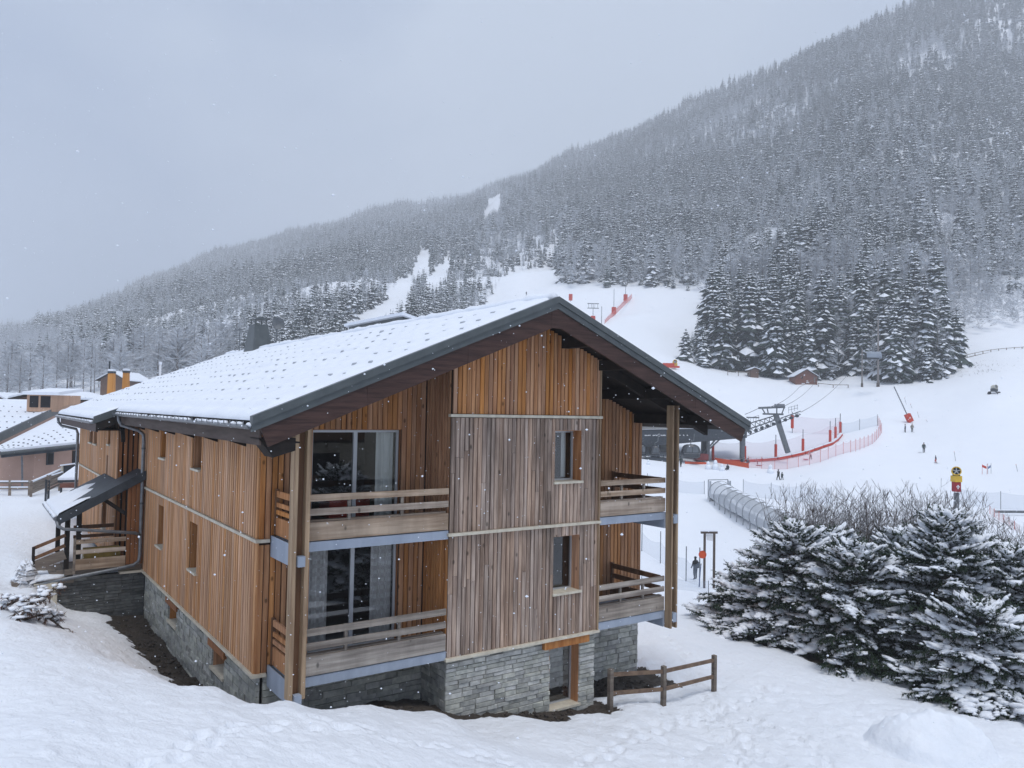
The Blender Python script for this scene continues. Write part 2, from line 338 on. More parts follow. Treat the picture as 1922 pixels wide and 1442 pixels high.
# depth limit (ridge) as a function of azimuth: beyond it the land drops away
RX = np.array([-2000,-400,0,230,400,640,850,940,1130,1290,1420,1560,1720,1922,2300,2800,4500]); RD = np.array([1300,1100,1300,1520,1680,1760,1780,1680,1480,1300,1150,980,955,965,915,810,900.])
def ridge_r(az):
    x = CX + F * np.tan(np.clip(az, -1.2, 1.2)); c = np.cos(np.clip(az, -1.2, 1.2))
    return np.interp(x, RX, RD) / c
def gz_raw(az, r):
    rr_ = ridge_r(az); e = e_of(az, np.minimum(r, rr_)); z = 5.5 + e * np.minimum(r, rr_)
    over = np.maximum(r - rr_, 0); return z - over * .55
def ground_z(X, Y):
    X = np.atleast_1d(np.asarray(X, float)); Y = np.atleast_1d(np.asarray(Y, float))
    l = X * RH[0] + Y * RH[1]; d = X * FH[0] + Y * FH[1]
    return gz_raw(np.arctan2(l, d), np.hypot(l, d))
def gpt(x, y, z0=0.0): return np.array([x, y, float(ground_z(x, y)[0]) + z0])
def soil_mask(X, Y, Z):
    nz = fbm(X * 1.3, Y * 1.3, 5) * .9
    def band(d, w_): return np.clip((w_ - d) / .25 + nz * 2, 0, 1)
    m = np.zeros_like(X)
    dl = np.where((Y > 15.5) & (Y < 28.2), np.abs(5.0 - X), 9); dl = np.where(X > 5, 0 * X + np.where((Y > 15.5) & (Y < 28.2) & (X < 16), 0, 9), dl)
    m = np.maximum(m, band(dl, .85 + .03 * (Y - 16)))
    db = np.where((X > 6.0) & (X < 13.6) & (Y < 17), np.maximum(14.9 - Y, 0), 9); m = np.maximum(m, band(db, .75))
    dr = np.where((X > 13.2) & (X < 17.2), np.maximum(np.abs(16.4 - Y) - .5, 0), 9); m = np.maximum(m, band(dr, .55))
    dr = np.hypot(np.maximum(np.abs(X - 14.6) - 1.2, 0), np.maximum(np.abs(Y - 14.2) - .3, 0)); m = np.maximum(m, band(dr, .02) * .7)
    return m
SPR = []      # (x, y, radius) of the foreground spruces, filled here so the bare ground under them is known
for px_, py_, z_, H_, R_, sd_ in ((1490,1190,-2.9,4.3,2.6,1),(1605,1222,-2.9,3.9,2.8,2),(1775,1240,-2.9,5.3,2.8,3),(1905,1250,-2.9,4.2,2.9,4),(1398,1155,-3.1,2.1,2.3,5),(1690,1195,-3.2,4.4,2.6,6),(1835,1285,-2.8,2.6,2.5,7),(1560,1190,-3.1,4.3,2.4,8)):
    p_ = onZ(px_, py_, z_); SPR.append((p_[0], p_[1], H_, R_, sd_))
def soil_tree(X, Y):
    nz = fbm(X * 1.1, Y * 1.1, 9) * 1.0; m = np.zeros_like(X)
    for x, y, H_, R_, s_ in SPR: m = np.maximum(m, np.clip((R_ * .84 - np.hypot(X - x, Y - y)) / .4 + nz * 1.5, 0, 1))
    return m
# grid: fine inside the field of view, coarse elsewhere
azs = np.concatenate([np.radians(np.linspace(-180, -44, 40)[:-1]), np.radians(np.linspace(-44, 44, 420)), np.radians(np.linspace(44, 180, 40)[1:])])
rs = np.concatenate([[.4, 1.2, 2.2], np.geomspace(3, 32, 520), np.geomspace(32, 240, 130)[1:], np.geomspace(240, 2300, 110)[1:]])
AZ, RS = np.meshgrid(azs, rs)
Zg = gz_raw(AZ.ravel(), RS.ravel()).reshape(AZ.shape)
Lx, Dx = RS * np.sin(AZ), RS * np.cos(AZ)
Xg = Lx * RH[0] + Dx * FH[0]; Yg = Lx * RH[1] + Dx * FH[1]
near = np.clip(1 - (RS - 24) / 60, 0, 1)
SO = np.maximum(soil_mask(Xg.ravel(), Yg.ravel(), None), soil_tree(Xg.ravel(), Yg.ravel())).reshape(AZ.shape)
SO = SO * (RS < 45)
lump = fbm(Xg * .55, Yg * .55, 21) * .12 + fbm(Xg * 1.7, Yg * 1.7, 31) * .05 + fbm(Xg * 5.5, Yg * 5.5, 36, 2) * .018 + np.maximum(fbm(Xg * 4.5, Yg * 4.5, 41) - .12, 0) * .06
# footprints: trails of real dents
TRAILS = [[(1100,1442),(1180,1385),(1300,1345),(1420,1310),(1440,1280)], [(1380,1442),(1400,1390),(1340,1330),(1290,1240),(1250,1190)], [(300,1442),(420,1370),(600,1360),(800,1400),(960,1430)], [(1560,1442),(1500,1380),(1420,1350),(1300,1345)]]
rf_ = np.random.default_rng(8); foot = np.zeros_like(Zg)
for tr in TRAILS:
    W = []
    for x_, y_ in tr:
        best = None
        for z_ in np.linspace(-3, 1.6, 47):
            q_ = onZ(x_, y_, z_); dz_ = abs(float(ground_z(q_[0], q_[1])[0]) - z_)
            if best is None or dz_ < best[0]: best = (dz_, q_)
        W.append(best[1][:2])
    W = np.array(W); sgm_ = np.linalg.norm(np.diff(W, axis=0), axis=1); k_ = 0
    for (a_, b_), l_ in zip(zip(W[:-1], W[1:]), sgm_):
        d_ = (b_ - a_) / l_; n_v = np.array([-d_[1], d_[0]]); u_ = 0.0
        while u_ < l_:
            k_ += 1; c_ = a_ + d_ * u_ + n_v * (.11 if k_ % 2 else -.11) + rf_.normal(0, .05, 2); u_ += rf_.uniform(.3, .45)
            m_k = (np.abs(Xg - c_[0]) < .5) & (np.abs(Yg - c_[1]) < .5)
            dx_ = Xg[m_k] - c_[0]; dy_ = Yg[m_k] - c_[1]; al = dx_ * d_[0] + dy_ * d_[1]; ac = -dx_ * d_[1] + dy_ * d_[0]; rr_2 = (al / .17) ** 2 + (ac / .09) ** 2
            foot[m_k] += -.09 * np.exp(-rr_2 ** 1.5) + .025 * np.exp(-((np.sqrt(rr_2) - 1.5) / .4) ** 2)
Zg = Zg + foot
# trampled path across the right and ski tracks out on the plain
dent = np.maximum(fbm(Xg * 3.2 + 9, Yg * 3.2, 71, 3) - .05, 0) * .16 * np.clip((Lx - 1) / 3, 0, 1) * np.clip((30 - RS) / 6, 0, 1)
Zg = Zg + (lump * near) - dent * near - SO * .07 + SO * fbm(Xg * 5, Yg * 5, 51) * .10
Zg = Zg + fbm(Xg * .02, Yg * .02, 61) * np.clip((RS - 90) / 300, 0, 1) * 14 * np.clip((RS - 150) / 300, 0, 1) + fbm(Xg * .12, Yg * .12, 66) * .35 * np.clip((RS - 35) / 60, 0, 1)
def grid_obj(name, r0, r1, mat_):
    X, Y, Z, S_ = (q[r0:r1] for q in (Xg, Yg, Zg, SO)); nr, nc = X.shape
    me = bpy.data.meshes.new(name)
    co = np.stack([X, Y, Z], -1).reshape(-1, 3)
    i = np.arange((nr-1) * (nc-1)); a = (i // (nc-1)) * nc + i % (nc-1)
    q = np.stack([a, a + 1, a + nc + 1, a + nc], -1)
    me.vertices.add(len(co)); me.vertices.foreach_set('co', co.ravel())
    me.loops.add(q.size); me.loops.foreach_set('vertex_index', q.ravel().astype(np.int32))
    me.polygons.add(len(q)); me.polygons.foreach_set('loop_start', np.arange(0, q.size, 4, dtype=np.int32))
    me.polygons.foreach_set('use_smooth', np.ones(len(q), bool))
    at_ = me.attributes.new('soil', 'FLOAT', 'POINT'); at_.data.foreach_set('value', S_.ravel().astype(np.float32))
    me.update(calc_edges=True); me.validate(); me.materials.append(mat_)
    o = bpy.data.objects.new(name, me); COL.objects.link(o); return o
# ground material: snow with bare soil where the mask says so
m_ground, t_, b_ = newmat('snow_ground'); N = t_.nodes.new; L = t_.links.new
ps = N('ShaderNodeNewGeometry'); atn = N('ShaderNodeAttribute'); atn.attribute_name = 'soil'
nA = N('ShaderNodeTexNoise'); nA.inputs['Scale'].default_value = 9; nA.inputs['Detail'].default_value = 5; L(ps.outputs['Position'], nA.inputs['Vector'])
ma = N('ShaderNodeMath'); ma.operation = 'MULTIPLY_ADD'; L(nA.outputs['Fac'], ma.inputs[0]); ma.inputs[1].default_value = 1.1; 
sb = N('ShaderNodeMath'); sb.operation = 'SUBTRACT'; L(atn.outputs['Fac'], sb.inputs[0]); sb.inputs[1].default_value = .55; L(sb.outputs[0], ma.inputs[2])
mr_ = N('ShaderNodeMapRange'); mr_.inputs['From Min'].default_value = .42; mr_.inputs['From Max'].default_value = .58; L(ma.outputs[0], mr_.inputs['Value'])
nB = N('ShaderNodeTexNoise'); nB.inputs['Scale'].default_value = .35; nB.inputs['Detail'].default_value = 6; L(ps.outputs['Position'], nB.inputs['Vector'])
sn = N('ShaderNodeMix'); sn.data_type = 'RGBA'; sn.inputs[6].default_value = (.80, .84, .905, 1); sn.inputs[7].default_value = (.86, .89, .935, 1); L(nB.outputs['Fac'], sn.inputs[0])
so_ = N('ShaderNodeMix'); so_.data_type = 'RGBA'; so_.inputs[6].default_value = (.085, .068, .055, 1); so_.inputs[7].default_value = (.028, .024, .02, 1); L(nA.outputs['Fac'], so_.inputs[0])
fm = N('ShaderNodeMix'); fm.data_type = 'RGBA'; L(mr_.outputs[0], fm.inputs[0]); L(sn.outputs[2], fm.inputs[6]); L(so_.outputs[2], fm.inputs[7]); L(fm.outputs[2], b_.inputs['Base Color'])
nC = N('ShaderNodeTexNoise'); nC.inputs['Scale'].default_value = 5.5; nC.inputs['Detail'].default_value = 6; nC.inputs['Roughness'].default_value = .62; L(ps.outputs['Position'], nC.inputs['Vector'])
bm_ = N('ShaderNodeBump'); bm_.inputs['Distance'].default_value = .075; bm_.inputs['Strength'].default_value = 1.0; L(nC.outputs['Fac'], bm_.inputs['Height']); L(bm_.outputs[0], b_.inputs['Normal'])
b_.inputs['Roughness'].default_value = .65; b_.inputs['Specular IOR Level'].default_value = .2
m_mount = pmat('mountain_snow', (.70, .74, .79), (.55, .59, .63), sc_=.05, rough=.9, spec=.1)
kk = int(np.searchsorted(rs, 239.0))
T(grid_obj('ground', 0, kk + 1, m_ground), 'snow-covered ground sloping from the near bank to the ski field', kind='structure')
rk = int(np.searchsorted(rs, 420.0))
T(grid_obj('mountain', kk, len(rs), m_ground), 'snowy mountainside under the forest with cleared ski runs', kind='structure')

# ------------------------------------------------------------------ main chalet
XR, ZR, SL = 10.9, 8.0, .41
YV = 13.8
def rz(x): return ZR - SL * abs(x - XR)
ch = thing('chalet', (10.9, 22, -1.6), 'large two-storey larch-clad chalet with snowy roof and stone base', 'chalet')
def rect_wall(mb, axis, c0, c1, u0, u1, z0, z1, holes, m=0):
    """wall slab: axis 'Y' -> thickness c0..c1 in Y, u = X ; axis 'X' -> thickness in X, u = Y. z1 number or function(u)"""
    us = sorted({u0, u1, *[min(max(h[0], u0), u1) for h in holes], *[min(max(h[1], u0), u1) for h in holes]})
    zf = z1 if callable(z1) else (lambda u: z1)
    if callable(z1) and u0 < XR < u1 and axis == 'Y': us = sorted(set(us) | {XR})
    for a, b in zip(us[:-1], us[1:]):
        if b - a < 1e-4: continue
        hs = sorted([(h[2], h[3]) for h in holes if h[0] < (a + b) / 2 < h[1]]); zz = z0
        segs = []
        for h in hs: segs.append((zz, h[0], h[0])); zz = h[1]
        segs.append((zz, zf(a), zf(b)))
        for (s0, ta, tb) in segs:
            if max(ta, tb) - s0 < 1e-3: continue
            if axis == 'Y': P = [(a,c0,s0),(b,c0,s0),(b,c1,s0),(a,c1,s0),(a,c0,ta),(b,c0,tb),(b,c1,tb),(a,c1,ta)]
            else: P = [(c0,a,s0),(c0,b,s0),(c1,b,s0),(c1,a,s0),(c0,a,ta),(c0,b,tb),(c1,b,tb),(c1,a,ta)]
            mb.add(P, [(0,3,2,1),(4,5,6,7),(0,1,5,4),(1,2,6,5),(2,3,7,6),(3,0,4,7)], m)
# windows: (u0,u1,z0,z1)
W_bay = [(11.78, 12.64, 3.78, 5.04), (11.80, 12.65, 1.08, 2.46)]
W_bs = [(11.80, 12.72, -1.72, -.22)]
W_rec = [(6.10, 8.22, 2.86, 5.02), (6.10, 8.22, .22, 2.49)]
W_left = [(25.15, 25.95, 3.85, 5.0), (20.95, 21.75, 3.82, 5.0), (25.2, 26.0, 1.17, 2.42), (20.98, 21.78, 1.18, 2.42)]
W_ls = [(23.3, 24.4, -.76, -.27), (18.45, 19.55, -.76, -.27)]
W_wing = [(34.6, 35.5, 3.85, 4.55), (36.0, 36.9, 3.85, 4.55), (31.3, 31.8, 4.0, 4.9), (31.6, 32.0, 2.75, 3.6), (35.2, 35.9, 1.6, 2.2), (31.7, 32.6, .9, 2.0)]
topz = lambda x: rz(x) - .22
wall = MB()
rect_wall(wall, 'Y', 14.93, 15.13, 8.90, 13.19, 0, topz, W_bay)
fw_ = wall.build('front_wall', m_gap, ch)
wall = MB(); rect_wall(wall, 'Y', 16.10, 16.30, 5.05, 8.9, 0, topz, W_rec); rect_wall(wall, 'X', 8.88, 9.05, 14.94, 16.1, 0, topz(8.85), [])
rw_ = wall.build('loggia_wall', m_gap, ch)
wall = MB(); rect_wall(wall, 'Y', 17.03, 17.2, 13.1, 16.78, 0, topz, [(13.35, 13.95, 2.83, 4.9), (13.35, 13.95, .2, 2.4)]); rect_wall(wall, 'X', 13.0, 13.19, 14.96, 17.1, 0, topz(13.2), [])
rr_w = wall.build('loggia_wall', m_gap, ch)
wall = MB(); rect_wall(wall, 'X', 5.04, 5.24, 16.11, 29.6, 0, topz(5.0), W_left)
lw_ = wall.build('side_wall', m_gap, ch)
wall = MB(); rect_wall(wall, 'X', 4.38, 4.56, 29.64, 40.2, 0, topz(4.34), W_wing); rect_wall(wall, 'Y', 29.64, 29.8, 4.38, 5.2, 0, topz(4.4), [])
ww_ = wall.build('wing_wall', m_gap, ch)
MB().box(16.6, 16.77, 17.1, 40.2, -3.5, topz(16.7)).box(4.5, 16.7, 40.2, 40.4, -2, 4.9).build('rear_wall', m_wood_side, ch)
# interior: floors and partitions seen dimly through the glass
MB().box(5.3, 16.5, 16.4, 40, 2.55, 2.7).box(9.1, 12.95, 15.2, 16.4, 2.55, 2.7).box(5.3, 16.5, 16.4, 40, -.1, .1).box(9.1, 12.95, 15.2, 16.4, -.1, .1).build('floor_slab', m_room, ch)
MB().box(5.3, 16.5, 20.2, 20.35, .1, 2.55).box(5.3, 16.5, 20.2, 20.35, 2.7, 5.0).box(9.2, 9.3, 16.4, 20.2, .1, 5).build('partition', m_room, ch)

# unit board shared by every board: slightly chamfered box, origin at bottom centre of its face
ub = MB(); c_ = .06
ub.add([(-.5,0,0),(.5,0,0),(.5,1,0),(-.5,1,0),(-.5+c_,-.0,0),(.5,0,0)], [], 0); ub = MB()
prof = [(-.5, 1), (-.5, .15), (-.5+.10, 0), (.5-.10, 0), (.5, .15), (.5, 1)]
ub.add([(x, y, 0) for x, y in prof] + [(x, y, 1) for x, y in prof], [tuple(range(5, -1, -1)), tuple(range(6, 12))] + [(i, (i+1) % 6, 6 + (i+1) % 6, 6 + i) for i in range(6)][::1])
BM = {}
def board_mesh(mat_):
    if mat_.name not in BM: BM[mat_.name] = ub.mesh('board', mat_)
    return BM[mat_.name]
rb = random.Random(3)
def boards(parent, y, u0, u1, z0, zt, holes, matf, pitch=.118, axis='Y', split=0.0, depth=.034, gap=.018):
    n = max(1, round((u1 - u0) / pitch)); p = (u1 - u0) / n
    zf = zt if callable(zt) else (lambda u: zt)
    for i in range(n):
        a = u0 + i * p; b = a + p; c = (a + b) / 2
        hs = sorted([(h[2], h[3]) for h in holes if h[0] - .01 < c < h[1] + .01]); zz = z0; segs = []
        for h in hs:
            if h[1] < z0 or h[0] > zf(c): continue
            segs.append((zz, h[0])); zz = h[1]
        segs.append((zz, min(zf(a), zf(b)) if callable(zt) else zt))
        out = []
        for s0, s1 in segs:
            if s1 - s0 > 1.6 and rb.random() < split:
                k = s0 + (s1 - s0) * rb.uniform(.25, .75); out += [(s0, k - .004), (k + .004, s1)]
            elif s1 - s0 > .05: out.append((s0, s1))
        for s0, s1 in out:
            m_ = matf(c, s0, s1); d = depth + rb.uniform(-.006, .006)
            wv = p - gap * rb.uniform(.6, 1.6)
            if axis == 'Y': piece('board', board_mesh(m_), parent, (c, y - d + .03, s0), (wv, d, s1 - s0))
            else: piece('board', board_mesh(m_), parent, (y - d + .03, c, s0), (wv, d, s1 - s0), (0, 0, -pi/2))
hb = [(h[0] - .0, h[1] + .0, h[2], h[3]) for h in W_bay]
mw = lambda c, a, b: m_wood_wth
mo = lambda c, a, b: m_wood_or
boards(fw_, 14.90, 8.85, 13.22, .03, 2.69, hb, mw, split=.55)
boards(fw_, 14.90, 8.85, 13.22, 2.77, 5.32, hb, mw, split=.5)
boards(fw_, 14.88, 8.87, 13.22, 5.41, topz, [], mo)
mrec = lambda c, a, b: m_wood_rec
boards(rw_, 16.07, 5.02, 8.85, .03, 2.64, W_rec, mrec, pitch=.125)
boards(rw_, 16.07, 5.02, 8.85, 2.7, topz, W_rec, mrec, pitch=.125)
boards(rr_w, 17.0, 13.25, 16.8, .2, 2.66, [(13.3, 14.0, .2, 2.4)], mrec, pitch=.135)
boards(rr_w, 17.0, 13.25, 16.8, 2.83, topz, [(13.3, 14.0, 2.83, 4.9)], mrec, pitch=.135)
# side battens: too fine to pick apart, one joined mesh per wall
def battens(parent, x, u0, u1, z0, z1, holes, mat_, pitch=.115, axis='X', name='batten_cladding'):
    mb = MB(); n = round((u1 - u0) / pitch); p = (u1 - u0) / n
    for i in range(n):
        c = u0 + (i + .5) * p; hs = sorted([(h[2], h[3]) for h in holes if h[0] - .02 < c < h[1] + .02 and h[3] > z0 and h[2] < z1]); zz = z0; segs = []
        for h in hs: segs.append((zz, h[0])); zz = h[1]
        segs.append((zz, z1)); hw = p * .5 - rb.uniform(.016, .034); d = rb.uniform(.032, .05)
        for s0, s1 in segs:
            if s1 - s0 < .04: continue
            if axis == 'X': mb.box(x, x + d, c - hw, c + hw, s0, s1)
            else: mb.box(c - hw, c + hw, x, x + d, s0, s1)
    return T(mb.build(name, mat_, parent), kind='stuff')
battens(lw_, 4.995, 16.08, 29.6, .03, 2.70, W_left, m_wood_side, .165)
battens(lw_, 4.995, 16.08, 29.6, 2.77, topz(5.0) - .02, W_left, m_wood_side, .165)
battens(ww_, 4.335, 29.64, 40.2, .03, 2.70, W_wing, m_wood_side, .18)
battens(ww_, 4.335, 29.64, 40.2, 2.77, topz(4.34) - .02, W_wing, m_wood_side, .18)
battens(ww_, 29.6, 4.36, 4.99, .03, topz(4.4), [], m_wood_porch, .16, 'Y')
battens(rw_, 8.85, 14.96, 16.06, .03, 2.64, [], m_wood_rec, .125)
battens(rw_, 8.85, 14.96, 16.06, 2.82, topz(8.85), [], m_wood_rec, .125)
# belt trims
for z in (5.335, 2.70, -.03): MB().box(8.80, 13.26, 14.83, 14.95, z, z + .065).build('belt_trim', m_trim, ch)
for z in (2.70, -.03): MB().box(4.945, 5.05, 16.0, 29.62, z, z + .065).build('belt_trim', m_trim, ch)
MB().box(4.29, 4.40, 29.6, 40.2, 2.70, 2.765).build('belt_trim', m_trim, ch)
MB().box(5.05, 5.24, 16.0, 16.12, -.032, .034).box(5.05, 5.24, 16.0, 16.12, 2.698, 2.766).build('belt_trim', m_trim, ch)
MB().box(13.185, 13.225, 14.84, 14.97, 0.04, topz(13.2)).build('corner_board', m_post, ch)
# windows
def win_y(u0, u1, z0, z1, y, dep, mreveal, stiles=(), fr=.05, sill=True):
    wo_ = bpy.data.objects.new('window', None); COL.objects.link(wo_); wo_.parent = ch; wo_.location = tuple(np.array([(u0+u1)/2, y + dep, z0]) - wloc(ch))
    a = y + .03
    MB().box(u0 - .03, u0 + .012, a, y + dep + .06, z0, z1).box(u1 - .012, u1 + .03, a, y + dep + .06, z0, z1).box(u0, u1, a, y + dep + .06, z1 - .012, z1 + .03).build('reveal', mreveal, wo_)
    f = MB(); g0, g1 = y + dep, y + dep + .05
    f.box(u0 + .012, u0 + .012 + fr, g0, g1, z0, z1 - .012).box(u1 - .012 - fr, u1 - .012, g0, g1, z0, z1 - .012).box(u0 + .012 + fr, u1 - .012 - fr, g0, g1, z1 - .012 - fr, z1 - .012).box(u0 + .012 + fr, u1 - .012 - fr, g0, g1, z0, z0 + fr)
    for s_ in stiles: f.box(s_ - .045, s_ + .045, g0 - .01, g1, z0 + fr, z1 - .012 - fr)
    f.build('frame', m_alu, wo_)
    xs = [u0 + .012 + fr, *stiles, u1 - .012 - fr]
    for p, q in zip(xs[:-1], xs[1:]): MB().add([(p, g0 + .02, z0 + fr), (q, g0 + .02, z0 + fr), (q, g0 + .02, z1 - .012 - fr), (p, g0 + .02, z1 - .012 - fr)], [(0, 1, 2, 3)]).build('pane', m_glass, wo_)
    if sill: MB().box(u0 - .03, u1 + .03, y - .05, y + dep, z0 - .045, z0 + .012).build('sill', m_trim, wo_)
    return wo_
def win_x(u0, u1, z0, z1, x, dep, mreveal, sill=True):
    wo_ = bpy.data.objects.new('window', None); COL.objects.link(wo_); wo_.parent = ch; wo_.location = tuple(np.array([x + dep, (u0+u1)/2, z0]) - wloc(ch))
    a = x + .03
    MB().box(a, x + dep + .06, u0 - .03, u0 + .012, z0, z1).box(a, x + dep + .06, u1 - .012, u1 + .03, z0, z1).box(a, x + dep + .06, u0, u1, z1 - .012, z1 + .03).build('reveal', mreveal, wo_)
    g0, g1 = x + dep, x + dep + .05; f = .05
    MB().box(g0, g1, u0 + .012, u0 + .062, z0, z1).box(g0, g1, u1 - .062, u1 - .012, z0, z1).box(g0, g1, u0 + .062, u1 - .062, z1 - f, z1).box(g0, g1, u0 + .062, u1 - .062, z0, z0 + f).build('frame', m_alu, wo_)
    MB().add([(g0 + .02, u1 - .062, z0 + f), (g0 + .02, u0 + .062, z0 + f), (g0 + .02, u0 + .062, z1 - f), (g0 + .02, u1 - .062, z1 - f)], [(0, 1, 2, 3)]).build('pane', m_glass, wo_)
    if sill: MB().box(x - .06, x + dep, u0 - .03, u1 + .03, z0 - .045, z0 + .012).build('sill', m_trim, wo_)
for h in W_bay: win_y(*h, 14.9, .33, m_wood_or)
win_y(*W_bs[0], 14.97, .30, m_wood_or)
for h in W_rec:
    wq = win_y(*h, 16.08, .10, m_wood_porch, stiles=(7.14,), fr=.055, sill=False)
for h in W_left: win_x(*h, 5.0, .32, m_wood_rec)
for h in W_ls: win_x(*h, 5.08, .30, m_wood_rec)
for h in W_wing[:3]: win_x(*h, 4.34, .2, m_wood_rec)
for h in W_wing[3:]: win_x(*h, 4.34, .2, m_wood_rec)
def curtain(x0, x1, y, z0, z1, mat_):
    mb = MB(); n = int((x1 - x0) / .025); P = []
    for i in range(n + 1):
        x = x0 + (x1 - x0) * i / n; yy = y + .035 * sin(i * .9) + .012 * sin(i * 2.3 + 1); P += [(x, yy, z0), (x, yy, z1)]
    mb.add(P, [(2*i, 2*i+2, 2*i+3, 2*i+1) for i in range(n)]); return mb.build('curtain', mat_, ch, True)
m_check, t_, b_ = newmat('check_curtain'); N = t_.nodes.new; L = t_.links.new
g_ = N('ShaderNodeNewGeometry'); ck = N('ShaderNodeTexChecker'); ck.inputs['Scale'].default_value = 11; ck.inputs[1].default_value = (.78, .75, .74, 1); ck.inputs[2].default_value = (.66, .61, .61, 1)
L(g_.outputs['Position'], ck.inputs[0]); L(ck.outputs[0], b_.inputs['Base Color'])
curtain(7.72, 8.16, 16.34, 2.9, 4.95, m_cur)
curtain(6.17, 6.62, 16.34, .3, 2.45, m_check); curtain(7.66, 8.16, 16.34, .3, 2.45, m_check); curtain(11.88, 12.02, 15.42, 3.85, 5.0, m_cur); curtain(12.4, 12.52, 15.42, 3.85, 5.0, m_cur); curtain(11.9, 12.1, 15.42, 1.15, 1.9, m_cur)
MB().box(6.9, 7.9, 17.0, 17.6, 2.95, 3.35).build('red_seat', m_red, ch)
# dark door on the right loggia
for z0, z1 in ((2.83, 4.9), (.2, 2.4)):
    MB().box(13.35, 13.95, 17.1, 17.15, z0, z1).build('door', m_dark, ch)
# lintels over the basement openings
MB().box(11.55, 12.95, 14.86, 15.2, -.215, -.035).build('lintel', m_wood_or, ch)
for h in W_ls: MB().box(5.0, 5.3, h[0] - .15, h[1] + .15, h[3], h[3] + .16).build('lintel', m_wood_porch, ch)
# stone base: recessed mortar core and single stones
sbm = MB(); rect_wall(sbm, 'Y', 15.0, 15.3, 8.95, 13.15, -2.6, -.03, W_bs); rect_wall(sbm, 'X', 8.96, 9.2, 15.01, 16.2, -2.0, -.03, [])
rect_wall(sbm, 'Y', 17.1, 17.4, 13.0, 16.7, -3.2, 2.2 * 0 + .18, []); rect_wall(sbm, 'X', 5.13, 5.4, 16.16, 28.0, -2.4, -.03, W_ls); rect_wall(sbm, 'Y', 16.16, 16.4, 5.14, 8.97, -2.2, -.03, []); rect_wall(sbm, 'X', 16.5, 16.68, 17.12, 40, -4, -.03, [])
st_ = sbm.build('stone_base', m_mortar, ch)
us = MB(); us.blob((0,0,0), 1,1,1)
def stone_mesh(k):
    r = random.Random(k); mb = MB(); P = []
    pr = [(-.5,-.5),(.5,-.5),(.5,.5),(-.5,.5)]
    q = [(x * (1 - .0), z * 1.0) for x, z in pr]; q2 = [(x * r.uniform(.9, .97), z * r.uniform(.82, .92)) for x, z in pr]
    P = [(x, .5, z) for x, z in q] + [(x, -.3, z) for x, z in q] + [(x, -.5 + r.uniform(0, .1), z) for x, z in q2]
    fs = []
    for a in (0, 4): fs += [(a+i, a+(i+1) % 4, a+4+(i+1) % 4, a+4+i) for i in range(4)]
    fs.append((8, 9, 10, 11)); mb.add(P, fs); return mb.mesh('stone', m_stone)
SM = [stone_mesh(k) for k in range(6)]; nst = [0]
def stones(axis, c, u0, u1, z0, z1, holes, hmin, hmax, lmin, lmax, single=True, mbj=None, sgn=-1):
    z = z1; r = random.Random(int(c * 100 + u0))
    while z > z0 + .02:
        h = min(r.uniform(hmin, hmax), z - z0); u = u0
        while u < u1 - .02:
            l = min(r.uniform(lmin, lmax), u1 - u)
            if u1 - u - l < .1: l = u1 - u
            a, b = u + .005, u + l - .005; q0, q1 = z - h + .005, z - .005; cut = False
            for H in holes:
                if q1 > H[2] and q0 < H[3]:
                    if a >= H[0] and b <= H[1]: cut = True
                    elif a < H[0] < b: b = H[0]
                    elif a < H[1] < b: a = H[1]
            if not cut and b - a > .03:
                d = r.uniform(.06, .10)
                if single:
                    if axis == 'Y': piece('stone', r.choice(SM), st_, ((a+b)/2, c + .05 - d/2, (q0+q1)/2), (b - a, d, q1 - q0))
                    else: piece('stone', r.choice(SM), st_, (c + .05 - d/2, (a+b)/2, (q0+q1)/2), (b - a, d, q1 - q0), (0, 0, -pi/2))
                    nst[0] += 1
                else:
                    if axis == 'Y': mbj.box(a, b, c + .05 - d, c + .05, q0, q1)
                    else: mbj.box(c + .05 - d, c + .05, a, b, q0, q1)
            u += l
        z -= h
stones('Y', 14.99, 8.88, 13.22, -1.95, -.035, W_bs, .075, .125, .25, .55)
mbj = MB()
stones('Y', 17.06, 13.2, 16.76, -2.4, .17, [], .11, .17, .38, .75, single=True)
stones('X', 5.09, 16.1, 28.0, -1.75, -.035, W_ls, .10, .16, .25, .5, single=False, mbj=mbj)
stones('Y', 16.13, 5.2, 8.9, -1.5, -.035, [], .10, .16, .25, .5, single=False, mbj=mbj)
stones('X', 8.93, 14.98, 16.1, -1.8, -.035, [], .10, .16, .25, .5, single=False, mbj=mbj)
T(mbj.build('stone_courses', m_stone_i, st_), kind='stuff')

